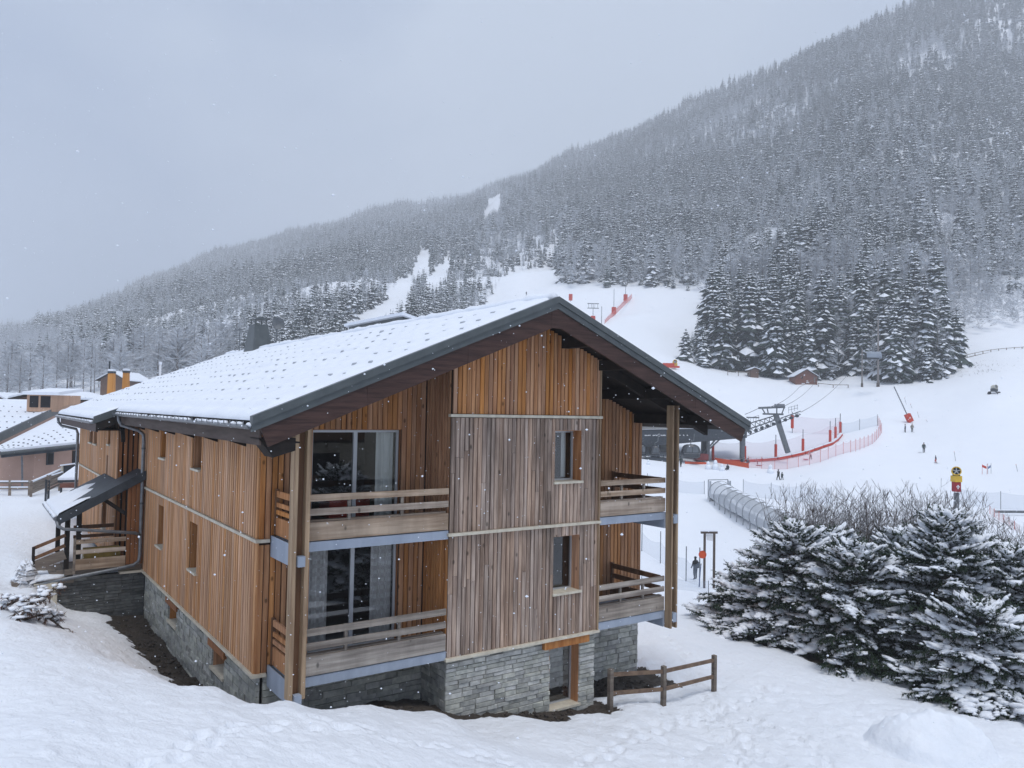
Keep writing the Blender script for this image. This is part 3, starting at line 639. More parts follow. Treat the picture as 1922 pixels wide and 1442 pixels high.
# balconies
def balcony(x0, x1, yf, yb, z, mrl, side):
    b = bpy.data.objects.new('balcony', None); COL.objects.link(b); b.parent = ch; b.location = tuple(np.array([(x0+x1)/2, yf, z]) - wloc(ch))
    MB().box(x0, x1, yf, yb, z - .19, z).build('slab', m_slab, b)
    rm = {}
    for nm, z0, z1, th in (('rail_board', .025, .385, .05), ('rail', .52, .655, .045), ('rail', .80, .935, .045)):
        MB().box(x0 + .02, x1 - .02, yf - .02, yf - .02 + th, z + z0, z + z1).build(nm, mrl, b)
    MB().box(x0 + .05, x1 - .05, yf + .04, yf + .16, z + .385, z + .42).build('ledge', mrl, b)
    xm = (x0 + x1) / 2
    for xx in ((x0 + .34 * (x1 - x0)), (x0 + .68 * (x1 - x0))):
        MB().box(xx - .03, xx + .03, yf + .032, yf + .09, z + .02, z + .92).build('baluster', m_rail_gr, b)
    xs = x0 + .03 if side < 0 else x1 - .08
    for z0, z1 in ((.03, .385), (.45, .54), (.60, .69), (.80, .93)) if side < 0 else ((.03, .385), (.52, .655), (.80, .935)):
        MB().box(xs, xs + .045, yf + .1, yb - .02, z + z0, z + z1).build('side_rail', m_post_dk if side > 0 else m_wood_rec, b)
    MB().box(xs - .01, xs + .06, yb - .12, yb - .03, z, z + .96).build('end_post', m_post_dk, b)
    xe = x0 - .03 if side < 0 else x1 - .03
    MB().box(xe, xe + .06, yf + .01, yb - .003, z - .43, z + .0).build('edge_beam', m_slab, b)
balcony(5.30, 8.83, 14.9, 16.06, 2.83, m_rail, -1); balcony(5.30, 8.83, 14.9, 16.06, .19, m_rail_gr, -1)
balcony(13.25, 15.62, 14.9, 16.98, 2.83, m_rail, 1); balcony(13.25, 15.62, 14.9, 16.98, .19, m_rail_gr, 1)
for x, zt, zb in ((5.23, 5.2, -.12), (5.48, 5.25, -.12)):
    MB().box(x, x + .085, 14.66, 14.88, zb, zt).build('post_plank', m_post, ch)
MB().box(5.32, 5.475, 14.82, 14.87, -.1, 5.2).build('post_core', m_post_dk, ch)
for z in (2.42, -.22): MB().box(5.335, 5.475, 14.6, 14.74, z, z + .2).build('bracket', m_slab, ch)
for x in (15.64, 15.84): MB().box(x, x + .055, 14.68, 14.9, -.25, 5.72).build('post_plank', m_post, ch)
MB().box(15.70, 15.835, 14.84, 14.88, -.2, 5.7).build('post_core', m_post_dk, ch)
for z in (2.55, -.08): MB().box(15.70, 15.835, 14.64, 14.78, z, z + .24).build('bracket', m_slab, ch)

# roof
roof = MB()
def slope(x0, x1, y0, y1, th, up=0.0):
    roof.add([(x0,y0,rz(x0)+up-th),(x1,y0,rz(x1)+up-th),(x1,y1,rz(x1)+up-th),(x0,y1,rz(x0)+up-th),(x0,y0,rz(x0)+up),(x1,y0,rz(x1)+up),(x1,y1,rz(x1)+up),(x0,y1,rz(x0)+up)],
      [(0,3,2,1),(4,5,6,7),(0,1,5,4),(1,2,6,5),(2,3,7,6),(3,0,4,7)])
slope(4.2, XR, YV, 29.0, .17); slope(3.55, XR, 29.0, 41.0, .17); slope(XR, 17.62, YV, 41.0, .17)
rf = roof.build('roof', m_dark, ch)
def verge(y, x0, x1, a, b, th, mat_, name, par):
    MB().prism([(x0, y, rz(x0) + a), (x1, y, rz(x1) + a), (x1, y, rz(x1) + b), (x0, y, rz(x0) + b)], (0, th, 0)).build(name, mat_, par)
for x0, x1 in ((4.12, XR), (XR, 17.68)):
    verge(YV - .09, x0, x1, -.045, .10, .16, m_metal, 'verge_flashing', rf)
    verge(YV - .06, x0, x1, -.18, -.045, .06, m_metal, 'verge_flashing', rf)
    s_ = -1 if x0 < XR - .1 else 1
# barge boards with square-cut lower ends, in three lengths each
for s_ in (-1, 1):
    e = [0.0, 2.35, 4.6, 6.62]
    for a, b in zip(e[:-1], e[1:]):
        xa, xb = XR + s_ * (a + (.004 if a else 0)), XR + s_ * b; cut = .15 if b > 6 else 0
        P = [(xa, YV - .03, rz(xa) - .185), (xb, YV - .03, rz(xb) - .185), (xb - s_ * cut, YV - .03, rz(xb) - .185 - .385 + cut * .41), (xa, YV - .03, rz(xa) - .185 - .385)]
        MB().prism(P, (0, .06, 0)).build('barge_board', m_barge, rf)
MB().prism([(XR - .16, YV - .035, rz(XR) - .19), (XR + .16, YV - .035, rz(XR) - .19), (XR + .16, YV - .035, rz(XR) - .62), (XR - .16, YV - .035, rz(XR) - .62)], (0, .06, 0)).build('ridge_board', m_barge, rf)
for x in (XR, 12.05, 13.25, 14.9, 16.55, 9.7, 8.4, 6.9, 5.3):
    yb = 14.95 if 8.8 < x < 13.3 else 17.0
    MB().box(x - .11, x + .11, YV + .06, yb, rz(x) - .18 - .30, rz(x) - .215).build('purlin', m_dark, rf)
verge(14.9, 13.3, 17.3, -.47, -.20, .14, m_dark, 'rafter', rf)
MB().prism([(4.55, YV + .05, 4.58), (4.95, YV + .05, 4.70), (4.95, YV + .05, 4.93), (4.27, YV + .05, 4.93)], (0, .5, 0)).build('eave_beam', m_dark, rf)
# left eave: fascia, soffit, rafter ends, gutter
MB().box(4.29, 4.325, YV + .05, 29.0, 4.80, 5.13).build('fascia', pmat('fascia_timber', (.10, .075, .065), (.055, .038, .032), sc_=4, st=(1, .2, 2), rough=.75), rf)
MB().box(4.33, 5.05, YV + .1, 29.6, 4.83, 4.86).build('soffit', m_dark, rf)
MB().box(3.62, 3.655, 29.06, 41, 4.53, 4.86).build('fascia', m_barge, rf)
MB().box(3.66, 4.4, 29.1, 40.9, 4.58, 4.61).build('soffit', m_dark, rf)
verge(29.0 - .05, 3.5, 5.2, -.16, .08, .06, m_metal, 'verge_flashing', rf); verge(29.0 - .03, 3.58, 5.0, -.45, -.165, .06, m_dark, 'barge_board', rf)
verge(41.0, 3.5, XR, -.18, .10, .08, m_metal, 'verge_flashing', rf)
MB().beam((4.45, 29.5, 4.62), (4.42, 29.0, 4.25), .12, .14).build('bracket_strut', m_dark, rf)
for yy in (17.0, 19.3, 21.6, 23.9, 26.2, 28.5):
    MB().prism([(4.99, yy, 4.84), (4.36, yy, 4.84), (4.99, yy, 4.62)], (0, .09, 0)).build('rafter_end', m_dark, rf)
def gutter(x, y0, y1, z, r=.085):
    mb = MB(); n = 8; k = max(2, int((y1 - y0) / 2)); P = []
    for i in range(k + 1):
        y = y0 + (y1 - y0) * i / k
        for j in range(n + 1):
            t = pi + pi * j / n; P.append((x + r * cos(t), y, z + r * sin(t)))
        for j in range(n + 1):
            t = 2 * pi - pi * j / n; P.append((x + (r - .012) * cos(t), y, z + (r - .012) * sin(t)))
    q = 2 * (n + 1)
    mb.add(P, [(i*q + j, i*q + (j+1) % q, (i+1)*q + (j+1) % q, (i+1)*q + j) for i in range(k) for j in range(q)] + [tuple(range(q - 1, -1, -1)), tuple(k*q + j for j in range(q))])
    g = mb.build('gutter', m_gutter, rf)
    kb = MB()
    bs = MB(); y = y0 + .15
    while y < y1:
        bs.box(x - .098, x - .085, y, y + .03, z - .02, z + .06); y += .42
    T(bs.build('gutter_bracket', m_gutter, g), kind='stuff')
    r_ = random.Random(int(y0)); sn_ = MB(); y = y0 + .1
    while y < y1 - .2:
        l = r_.uniform(.08, .22)
        if r_.random() < .75: sn_.blob((x - .01, y, z - .01), .07, l, .055, jit=.25, rnd=r_)
        y += l * 2
    T(sn_.build('gutter_snow', m_snow_roof, g, True), kind='stuff')
gutter(4.12, YV - .02, 29.0, 5.165); gutter(3.46, 29.05, 41.0, 4.885)
# downpipes
MB().tube([(4.12, 29.0 - .9, 5.09), (4.13, 28.1, 4.95), (4.2, 28.1, 4.80), (4.72, 28.05, 4.62), (4.87, 28.02, 4.48), (4.88, 28.0, 4.3), (4.88, 28.0, 2.0), (4.88, 28.0, .55), (4.85, 27.97, .35), (4.7, 27.95, .24), (4.4, 27.93, .19), (2.9, 27.9, .02), (1.9, 27.9, -.12)], .055, 8).build('downpipe', m_gutter, ch, True)
MB().tube([(3.46, 40.3, 4.82), (3.48, 40.3, 4.6), (3.6, 40.28, 4.45), (4.18, 40.2, 4.3), (4.25, 40.2, 4.1), (4.25, 40.2, .4)], .06, 8).build('downpipe', m_gutter, ch, True)
for z in (4.0, 2.2): MB().tube([(4.88, 28.0, z), (4.88, 28.0, z + .06)], .066, 8).build('pipe_clip', m_metal, ch)
# roof snow with pits where the snow guards hold it
G = []; rg = random.Random(17)
row = 0; x = 4.75
while x < 10.5:
    y = YV + .55 + (.36 if row % 2 else 0)
    while y < 40.6:
        if x < 4.6 and y > 29: pass
        if rg.random() < .97: G.append((x + rg.uniform(-.03, .03), y + rg.uniform(-.05, .05)))
        y += .74
    x += .66; row += 1
y = YV + .4
E_ = []
while y < 40.8:
    E_.append(((4.5 if y < 29 else 3.85), y)); y += .33
GA = np.array(G + E_)
def roof_snow(x0, x1, y0, y1, name, st_x=.055, eave_left=True, pits=True, thick=.15):
    nx = int((x1 - x0) / st_x); ny = int((y1 - y0) / .06) if pits else int((y1 - y0) / .4)
    xs = np.linspace(x0, x1, nx + 1); ys = np.linspace(y0, y1, ny + 1); X, Y = np.meshgrid(xs, ys)
    edge = np.minimum(X - x0 + .05, np.minimum(Y - y0, (y1 - Y) + 9 * (y1 < 30)))
    h = thick * np.sqrt(np.clip(edge / .14, .0, 1)) + fbm(X * 1.2, Y * .9, 77) * .045 + fbm(X * 4, Y * 4, 78) * .012
    # scalloped tile lines at the eave
    sc_e = np.exp(-((X - x0) / .28) ** 2)
    h = h - sc_e * .045 * (np.abs(np.sin(Y * pi / .24)) ** .6)
    if pits:
        for gx, gy in GA:
            i0 = np.searchsorted(ys, gy - .4); i1 = np.searchsorted(ys, gy + .4); j0 = np.searchsorted(xs, gx - .4); j1 = np.searchsorted(xs, gx + .4)
            if i1 <= i0 or j1 <= j0: continue
            dx = X[i0:i1, j0:j1] - gx; dy = Y[i0:i1, j0:j1] - gy
            h[i0:i1, j0:j1] += .045 * np.exp(-((dx - .12) / .10) ** 2 - (dy / .17) ** 2) - .03 * np.exp(-((dx + .06) / .07) ** 2 - (dy / .16) ** 2)
    if pits:
        # two lines where the snow has settled over roof windows
        for gx, gy, l in ((7.3, 24.0, .9), (8.0, 19.5, .9), (8.9, 21.5, .8)):
            h += -.06 * np.exp(-((X - gx) / .05) ** 2) * (np.abs(Y - gy) < l) + .05 * np.exp(-((X - gx - .25) / .2) ** 2) * np.exp(-((Y - gy) / l) ** 4)
    Z = ZR - SL * np.abs(X - XR) + np.maximum(h, .006)
    me = bpy.data.meshes.new(name); nr, nc = X.shape
    co = np.stack([X, Y, Z], -1).reshape(-1, 3) - wloc(rf)
    bo = co.copy(); bo[:, 2] = (ZR - SL * np.abs(X - XR) + .003).ravel() - wloc(rf)[2]
    i = np.arange((nr-1) * (nc-1)); a = (i // (nc-1)) * nc + i % (nc-1); q = np.stack([a, a + 1, a + nc + 1, a + nc], -1)
    rim = list(range(nc)) + [r_ * nc + nc - 1 for r_ in range(1, nr)] + [(nr-1) * nc + c for c in range(nc - 2, -1, -1)] + [r_ * nc for r_ in range(nr - 2, 0, -1)]
    k = len(co); rimv = bo[rim]; m_ = len(rim)
    qs = [(rim[j], k + j, k + (j+1) % m_, rim[(j+1) % m_]) for j in range(m_)]
    me.from_pydata(np.concatenate([co, rimv]).tolist(), [], q.tolist() + qs)
    me.polygons.foreach_set('use_smooth', [True] * len(me.polygons)); me.materials.append(m_snow_roof); me.update()
    o = bpy.data.objects.new(name, me); COL.objects.link(o); o.parent = rf; return o
roof_snow(4.16, XR + .02, YV + .07, 29.02, 'roof_snow'); roof_snow(3.52, XR + .02, 29.02, 40.98, 'roof_snow')
roof_snow(XR + .02, 17.6, YV + .07, 40.98, 'roof_snow', .3, False, False)
# ridge roll of snow and the snow guards
rdg = MB(); yy = YV + .1; pts = []; rad = []
while yy < 41: pts.append((XR, yy, ZR + .10 + rg.uniform(-.015, .02))); rad.append(.12 + rg.uniform(-.025, .03)); yy += .3
rdg.tube(pts, rad, 8).build('ridge_snow', m_snow_roof, rf, True)
m_guard = pmat('guard_metal', (.36, .39, .43), rough=.5)
gm = MB(); gm.prism([(-.02, -.11, -.06), (-.02, .11, -.06), (.0, .07, .02), (.0, -.07, .02)], (.03, 0, .008)); gmesh = gm.mesh('snow_guard', m_guard)
Gs = sorted(G, key=lambda q: q[0] * .575 + q[1] * .818); gj = MB()
for k, (gx, gy) in enumerate(Gs):
    zz = rz(gx) + .143
    if k < 290: piece('snow_guard', gmesh, rf, (gx, gy, zz), (1, rg.uniform(.8, 1.3), rg.uniform(.8, 1.1)))
    else: gj.box(gx - .02, gx + .02, gy - .09, gy + .09, zz - .05, zz + .028)
T(gj.build('snow_guard_rows', m_guard, rf), kind='stuff')
# chimney, aerial, dish, rear dormer
def on_roof(x, y, up=.1):      # ray against the left roof plane
    r = ray(x, y); t = (ZR + up - SL * XR - 5.5) / (r[2] - SL * r[0]); return CAM + r * t
c0 = on_roof(484, 655); cx_, cy_ = c0[0], c0[1]
chm = MB(); zb = rz(cx_) - .5; zt = zb + 1.75
a_, b_2 = .50, .85
chm.add([(cx_-a_,cy_-b_2,zb),(cx_+a_,cy_-b_2,zb),(cx_+a_,cy_+b_2,zb),(cx_-a_,cy_+b_2,zb),(cx_-.3,cy_-.42,zt),(cx_+.3,cy_-.42,zt),(cx_+.3,cy_+.42,zt),(cx_-.3,cy_+.42,zt)], [(0,3,2,1),(4,5,6,7),(0,1,5,4),(1,2,6,5),(2,3,7,6),(3,0,4,7)])
cho = chm.build('chimney', m_metal, rf)
cp = MB()
for sx in (-.24, .24):
    for sy in (-.34, .34): cp.box(cx_+sx-.02, cx_+sx+.02, cy_+sy-.02, cy_+sy+.02, zt, zt + .22)
cp.prism([(cx_-.36, cy_-.5, zt + .22), (cx_, cy_-.5, zt + .36), (cx_+.36, cy_-.5, zt + .22)], (0, 1.0, 0)).build('chimney_cap', m_metal, cho)
p = on_roof(518, 640); ae = MB(); ae.tube([p - np.array([0, 0, .3]), p + np.array([0, 0, 1.0])], .025, 6).build('dish_mast', m_steel, ch)
dm = MB(); dn = np.array([-.25, -.95, .2]); dn /= np.linalg.norm(dn); du = np.cross(dn, [0, 0, 1]); du /= np.linalg.norm(du); dv = np.cross(du, dn); dcen = p + np.array([.05, -.1, .85])
P = [dcen + dn * -.09]
for rr_ in (.14, .30):
    for j in range(16): P.append(dcen + dn * (-.09 + (rr_ / .30) ** 2 * .1) + (du * cos(j*pi/8) + dv * sin(j*pi/8)) * rr_)
fs = [(0, 1 + j, 1 + (j+1) % 16) for j in range(16)] + [(1+j, 17+j, 17+(j+1) % 16, 1+(j+1) % 16) for j in range(16)]
dm.add(P, fs).build('satellite_dish', m_steel, ch, True)
MB().tube([dcen, dcen + dn * .42 - np.array([0, 0, .12])], .012, 5).build('dish_arm', m_steel, ch)
p = on_roof(449, 662); ae = MB(); ae.tube([p - np.array([0, 0, .3]), p + np.array([0, 0, 1.25])], .022, 6)
ae.tube([p + np.array([0, -.5, 1.1]), p + np.array([0, .9, 1.2])], .012, 5)
for k in range(6): ae.tube([p + np.array([-.16, -.4 + k * .22, 1.12]), p + np.array([.16, -.4 + k * .22, 1.12])], .008, 4)
ae.build('aerial', m_steel, ch)
d0 = MB(); dy = 24.0
d0.prism([(11.2, 22.0, 7.6), (11.2, 22.0, 8.42), (13.2, 22.0, 7.9), (13.2, 22.0, 7.0)], (0, 4.2, 0)).build('rear_dormer', m_metal, rf)
MB().prism([(11.1, 21.8, 8.425), (11.1, 21.8, 8.52), (13.4, 21.8, 7.96), (13.4, 21.8, 7.86)], (0, 4.6, 0)).build('dormer_snow', m_snow_roof, rf)

# porch in the corner of the wing
po = thing('entrance_porch', (3.8, 29, 0), 'small dark lean-to entrance porch with railings and steps beside the side wall', 'porch')
pz = lambda x: 3.28 - .54 * (5.0 - x)
def pslab(x0, x1, y0, y1, a, b, mat_, name, par=po):
    P = [(x0,y0,pz(x0)+a),(x1,y0,pz(x1)+a),(x1,y1,pz(x1)+a),(x0,y1,pz(x0)+a),(x0,y0,pz(x0)+b),(x1,y0,pz(x1)+b),(x1,y1,pz(x1)+b),(x0,y1,pz(x0)+b)]
    return MB().add(P, [(0,3,2,1),(4,5,6,7),(0,1,5,4),(1,2,6,5),(2,3,7,6),(3,0,4,7)]).build(name, mat_, par)
pr_ = pslab(2.5, 4.97, 28.0, 29.58, -.1, 0, m_dkst, 'roof'); pslab(2.5, 4.31, 29.58, 32.2, -.1, 0, m_dkst, 'roof')
pslab(2.46, 4.97, 27.93, 27.995, -.26, .04, m_dkst, 'verge_board', pr_)
rs_ = random.Random(5); mb = MB(); nx_, ny_ = 26, 40; P = []
for i in range(nx_ + 1):
    for j in range(ny_ + 1):
        x = 2.48 + 1.45 * i / nx_; y = 28.02 + 4.15 * j / ny_; lim = 3.45 + .35 * sin(y * 2.1) + .2 * sin(y * 5.3)
        P.append((x, y, pz(x) + .004 + max(0, min(.09, (lim - x) * .35)) * (1 if i else .3) - (.0 if x < lim else .02)))
mb.add(P, [(i*(ny_+1)+j, (i+1)*(ny_+1)+j, (i+1)*(ny_+1)+j+1, i*(ny_+1)+j+1) for i in range(nx_) for j in range(ny_)]).build('roof_snow', m_snow_roof, pr_, True)
MB().tube([(2.44, 27.95, 1.88), (2.44, 32.2, 1.88)], .07, 8).build('gutter', m_gutter, po)
sg = MB()
for k in range(14): sg.blob((2.43, 28.1 + k * .3, 1.94), .07, .17, .06, rnd=rs_)
T(sg.build('gutter_snow', m_snow_roof, po, True), kind='stuff')
MB().tube([(2.46, 28.0, 1.84), (2.5, 27.9, 1.66), (2.66, 27.86, 1.56), (3.2, 27.86, 1.50), (4.7, 27.92, 1.28), (4.85, 27.96, 1.2)], .05, 8).build('downpipe', m_gutter, po, True)
for x in (2.80, 3.12): MB().box(x - .07, x + .07, 28.2, 28.34, .25, pz(x) - .1).build('post', m_dark, po)
MB().box(2.8, 2.94, 31.8, 31.94, .2, pz(2.87) - .1).build('post', m_dark, po)
MB().beam((4.5, 28.15, 1.85), (3.75, 28.15, 2.42), .1, .12).build('brace', m_dark, po)
MB().box(2.75, 4.95, 28.08, 29.56, .08, .24).build('deck', m_rough, po)
pw = MB().box(4.46, 4.97, 28.05, 28.12, .26, pz(4.5) - .12).build('side_panel', m_gap, po)
for k in range(4): piece('board', board_mesh(m_wood_porch), pw, (4.46 + .127 * (k + .5), 28.02, .26), (.115, .03, pz(4.46 + .127 * (k + .5)) - .40))
for z0, z1 in ((1.04, 1.17), (.72, .85), (.22, .56)): MB().box(3.02, 4.45, 28.0, 28.045, z0, z1).build('rail', m_rail, po)
for z0, z1 in ((1.30, 1.42), (1.0, 1.1)): MB().box(3.1, 4.3, 29.5, 29.55, z0, z1).build('rail', m_post_dk, po)
MB().box(2.96, 3.03, 28.0, 28.08, .1, 1.22).build('rail_post', m_rail_gr, po)
MB().box(3.3, 4.35, 28.35, 28.75, .3, .80).build('grit_box', pmat('ochre', (.30, .22, .05), (.2, .14, .04), sc_=4), po)
for dz in (0, -.32): MB().beam((2.75, 28.2, 1.32 + dz), (1.9, 28.2, .98 + dz), .05, .10).build('stair_rail', m_post_dk, po)
MB().beam((2.75, 28.2, .72), (1.9, 28.2, .42), .05, .3).build('stair_board', m_rough, po)
MB().box(1.86, 1.94, 28.15, 28.25, .1, 1.02).build('rail_post', m_dark, po)
for k in range(4): MB().box(2.74 - .2 * (k + 1), 2.74 - .2 * k, 28.28, 29.5, .02, .22 - .05 * k).build('step', m_rough, po)
# retaining wall under the porch
rw = thing('retaining_wall', (3.8, 28.1, -1.4), 'dark stone retaining wall below the porch with snowy ledge', 'wall')
MB().box(2.6, 5.08, 28.1, 28.4, -2.2, -.02).build('core', m_mortar, rw)
mj = MB(); stones('Y', 28.07, 2.55, 5.04, -1.6, -.02, [], .07, .12, .25, .5, single=False, mbj=mj); T(mj.build('stone_courses', pmat('dark_slate', (.13, .135, .13), (.075, .078, .078), sc_=5, island=.3, rough=.85), rw), kind='stuff')
MB().box(4.3, 5.0, 27.96, 28.3, -.02, .05).build('coping', m_trim, rw)
MB().box(1.35, 3.0, 27.95, 29.4, -.14, .02).build('ledge', m_rough, rw)
mb = MB(); mb.blob((2.15, 28.6, .0), .86, .68, .16, seg=18, rings=5, jit=.05, flat=0).build('ledge_snow', m_snow, rw, True)
cb = MB().box(1.92, 2.55, 27.85, 28.2, -1.0, -.06).build('utility_cabinet', m_trim, tag=('cream utility cabinet set into the retaining wall behind fallen branches', 'cabinet'))
MB().box(1.95, 2.52, 27.835, 27.85, -.42, -.12).build('door_panel', m_trim, cb); MB().box(1.95, 2.52, 27.835, 27.85, -.9, -.45).build('door_panel', m_trim, cb)

# ------------------------------------------------------------------ forest
def rot2(x, y, a): return x * cos(a) - y * sin(a), x * sin(a) + y * cos(a)
def conifer(seed, H, R, levels, per, snow=.6, bare=.08, shape=.68, detail=2, snowm=1, big=1.0):
    """crown: hanging needle boughs (slot 0) with snow pads lying on their upper faces (slot 1)"""
    r = random.Random(seed); mb = MB()
    for k in range(levels):
        t = (k + r.uniform(-.35, .35)) / levels; t = min(max(t, 0), .975); h = H * (bare + (1 - bare) * t)
        Lb = R * (1 - t) ** shape * r.uniform(.75, 1.15) + .15; n = max(5, int(per * (1 - .35 * t))); a0 = r.uniform(0, 6.3)
        for j in range(n):
            a = a0 + 2 * pi * j / n + r.uniform(-.35, .35); L_ = Lb * r.uniform(.55, 1.15); dr = L_ * r.uniform(.35, .85) * (1.05 - .5 * t)
            c, s = cos(a), sin(a); w_ = L_ * r.uniform(.26, .42) + .1
            def pt(u, v, dz): return (c*u - s*v, s*u + c*v, h + dz)
            tip = pt(L_, r.uniform(-.12, .12) * L_, -dr); m1 = pt(L_*.6, w_, -dr*.62 - .25*w_); m2 = pt(L_*.6, -w_, -dr*.62 - .25*w_); q = pt(L_*.6, 0, -dr*.35); b0 = pt(.02, 0, .08*L_)
            mb.add([b0, m1, tip, m2, q], [(0,4,1),(0,3,4),(4,2,1),(4,3,2)], 0)
            if detail > 1:
                for e in range(3):
                    u = L_ * r.uniform(.45, .95); v = w_ * r.uniform(-1, 1); l = L_ * r.uniform(.12, .28); zz = -dr * (u/L_) ** 1.4
                    mb.add([pt(u - l*.4, v - l*.3, zz), pt(u + l*.7, v, zz - l*1.1), pt(u - l*.4, v + l*.3, zz)], [(0,1,2)], 0)
            if r.random() < snow:
                o = .06 + .02 * L_; u0, u1 = L_ * r.uniform(.25, .5), L_ * r.uniform(.72, .98); um = u0 + (u1 - u0) * r.uniform(.4, .6); wv = w_ * r.uniform(.5, 1.0) * big
                z_ = lambda u: -dr * .35 * (u / (.6*L_)) + .08*L_*(1 - u/(.6*L_)) if u < .6*L_ else -dr * (.35 + (u/L_ - .6) / .4 * .65)
                mb.add([pt(u0, 0, z_(u0) + o), pt(um, wv, z_(um) + o*.6 - .3*wv), pt(u1, 0, z_(u1) + o), pt(um, -wv, z_(um) + o*.6 - .3*wv), pt(um, 0, z_(um) + o * 2.2)], [(0,4,1),(0,3,4),(4,2,1),(4,3,2)], snowm)
    mb.add([(-.12,-.07,H*.90),(.12,-.07,H*.90),(0,.14,H*.90),(0,0,H*1.0)], [(0,1,3),(1,2,3),(2,0,3)], 0)
    return mb
def larch(seed, H, R, n):
    """bare frosted deciduous tree: fans of thin twig blades (slot 0) with snow-lined ones (slot 1)"""
    r = random.Random(seed); mb = MB()
    for k in range(n):
        t = r.random() ** .8; h = H * (.18 + .8 * t); a = r.uniform(0, 6.3); L_ = R * (1.02 - t) ** .7 * r.uniform(.5, 1.1) + .3; el = r.uniform(-.1, .9)
        d = np.array([cos(a) * cos(el), sin(a) * cos(el), sin(el)]); p0 = np.array([0, 0, h - L_ * .15]) + d * L_ * .1
        sd_ = np.cross(d, [0, 0, 1]); sd_ = sd_ / (np.linalg.norm(sd_) + 1e-6); wv = .05 + .012 * L_
        for q in range(4):
            f = r.uniform(.25, .9); dd = d + sd_ * r.uniform(-.8, .8) + np.array([0, 0, r.uniform(-.3, .5)]); dd /= np.linalg.norm(dd)
            pa = p0 + d * L_ * f; pb = pa + dd * L_ * r.uniform(.25, .5)
            mb.add([pa - np.array([0, 0, wv*1.2]), pa + np.array([0, 0, wv*1.2]), pb], [(0, 1, 2)], 0 if r.random() < .62 else 1)
            mb.add([pa - sd_ * wv, pa + sd_ * wv, pb], [(0, 1, 2)], 0 if r.random() < .55 else 1)
        p1 = p0 + d * L_
        mb.add([p0 - sd_ * wv, p0 + sd_ * wv, p1], [(0, 1, 2)], 0); mb.add([p0 - np.array([0, 0, wv]), p0 + np.array([0, 0, wv]), p1], [(0, 1, 2)], 1)
    return mb
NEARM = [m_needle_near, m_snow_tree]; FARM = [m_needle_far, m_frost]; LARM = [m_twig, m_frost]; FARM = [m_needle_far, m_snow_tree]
HI = [conifer(100 + i, H_, R_, lv, 10, snow=s_, bare=.10, detail=2, big=1.1) for i, (H_, R_, lv, s_) in enumerate(((24, 4.9, 26, .85), (27, 5.0, 30, .97), (21, 4.7, 24, .9), (25, 4.5, 27, 1.0), (18, 4.6, 20, .95)))]
HIM = [m.mesh('spruce_crown', NEARM) for m in HI]; HIH = [24, 27, 21, 25, 18]
def trunk_mesh(H_, r_): return MB().tube([(0, 0, -1.2), (0, 0, H_*.4), (0.1, 0, H_*.95)], [r_, r_*.75, .04], 7).mesh('tree_trunk', m_bark)
HIT = [trunk_mesh(h, .32) for h in HIH]
LAM = [larch(200 + i, H_, R_, n).mesh('larch_crown', LARM) for i, (H_, R_, n) in enumerate(((19, 3.6, 130), (16, 4.2, 130), (22, 3.4, 140), (9, 3.8, 110)))]; LAH = [19, 16, 22, 9]
LAT = [MB().tube([(0, 0, -1.2), (.1, 0, h*.5), (0, .1, h*.97)], [.22, .14, .03], 6).mesh('larch_trunk', m_greybark) for h in LAH]
# instanced protos for the far mass: lighter meshes, trunk included
def far_proto(i, mb, mats, name):
    o = bpy.data.objects.new(name, mb.mesh(name, mats)); return o
FARC = bpy.data.collections.new('forest_trees')
fp = []
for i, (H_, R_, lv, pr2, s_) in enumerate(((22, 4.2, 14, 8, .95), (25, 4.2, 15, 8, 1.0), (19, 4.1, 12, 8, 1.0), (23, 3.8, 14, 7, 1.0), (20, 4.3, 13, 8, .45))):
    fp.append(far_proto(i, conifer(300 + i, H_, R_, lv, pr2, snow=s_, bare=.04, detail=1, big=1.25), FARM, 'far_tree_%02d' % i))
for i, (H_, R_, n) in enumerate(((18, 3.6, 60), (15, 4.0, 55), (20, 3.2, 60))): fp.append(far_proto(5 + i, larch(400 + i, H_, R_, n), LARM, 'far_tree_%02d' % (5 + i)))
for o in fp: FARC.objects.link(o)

def inpoly(x, y, poly):
    r_ = False; n = len(poly); j = n - 1
    for i in range(n):
        xi, yi = poly[i]; xj, yj = poly[j]
        if (yi > y) != (yj > y) and x < (xj - xi) * (y - yi) / (yj - yi) + xi: r_ = not r_
        j = i
    return r_
RUNS = [[(1060,555),(1120,556),(1190,545),(1310,548),(1318,560),(1300,600),(1285,650),(1300,695),(1000,720),(1000,560)],
        [(890,590),(925,565),(955,516),(1030,503),(1042,510),(1048,560),(1040,600)],
        [(640,617),(690,588),(722,570),(748,545),(744,528),(768,519),(772,530),(752,556),(700,602)], [(776,512),(783,492),(790,472),(805,469),(803,486),(788,508)],
        [(797,534),(820,505),(845,487),(842,499),(815,528)],
        [(906,408),(918,384),(916,374),(922,376),(938,365),(938,386),(921,394)]]
LINE = ([-500,1262,1290,1330,1400,1440,1490,1560,1620,1700,1790,1800,1830,1922,2600], [2000,690,691,694,697,705,708,715,716,720,716,640,635,612,600])
TR = []; rt = np.random.default_rng(5)
def inpoly_np(x, y, poly):
    r_ = np.zeros(len(x), bool); n = len(poly); j = n - 1
    for i in range(n):
        xi, yi = poly[i]; xj, yj = poly[j]
        if yi != yj: r_ ^= ((yi > y) != (yj > y)) & (x < (xj - xi) * (y - yi) / (yj - yi) + xi)
        j = i
    return r_
def samp(n, r0, r1): return np.radians(rt.uniform(-41, 41, n)), np.sqrt(rt.uniform(0, 1, n) * (r1 ** 2 - r0 ** 2) + r0 ** 2)
parts_ = [samp(28000, 205, 500), samp(125000, 450, 1150), samp(65000, 1100, 1850)]
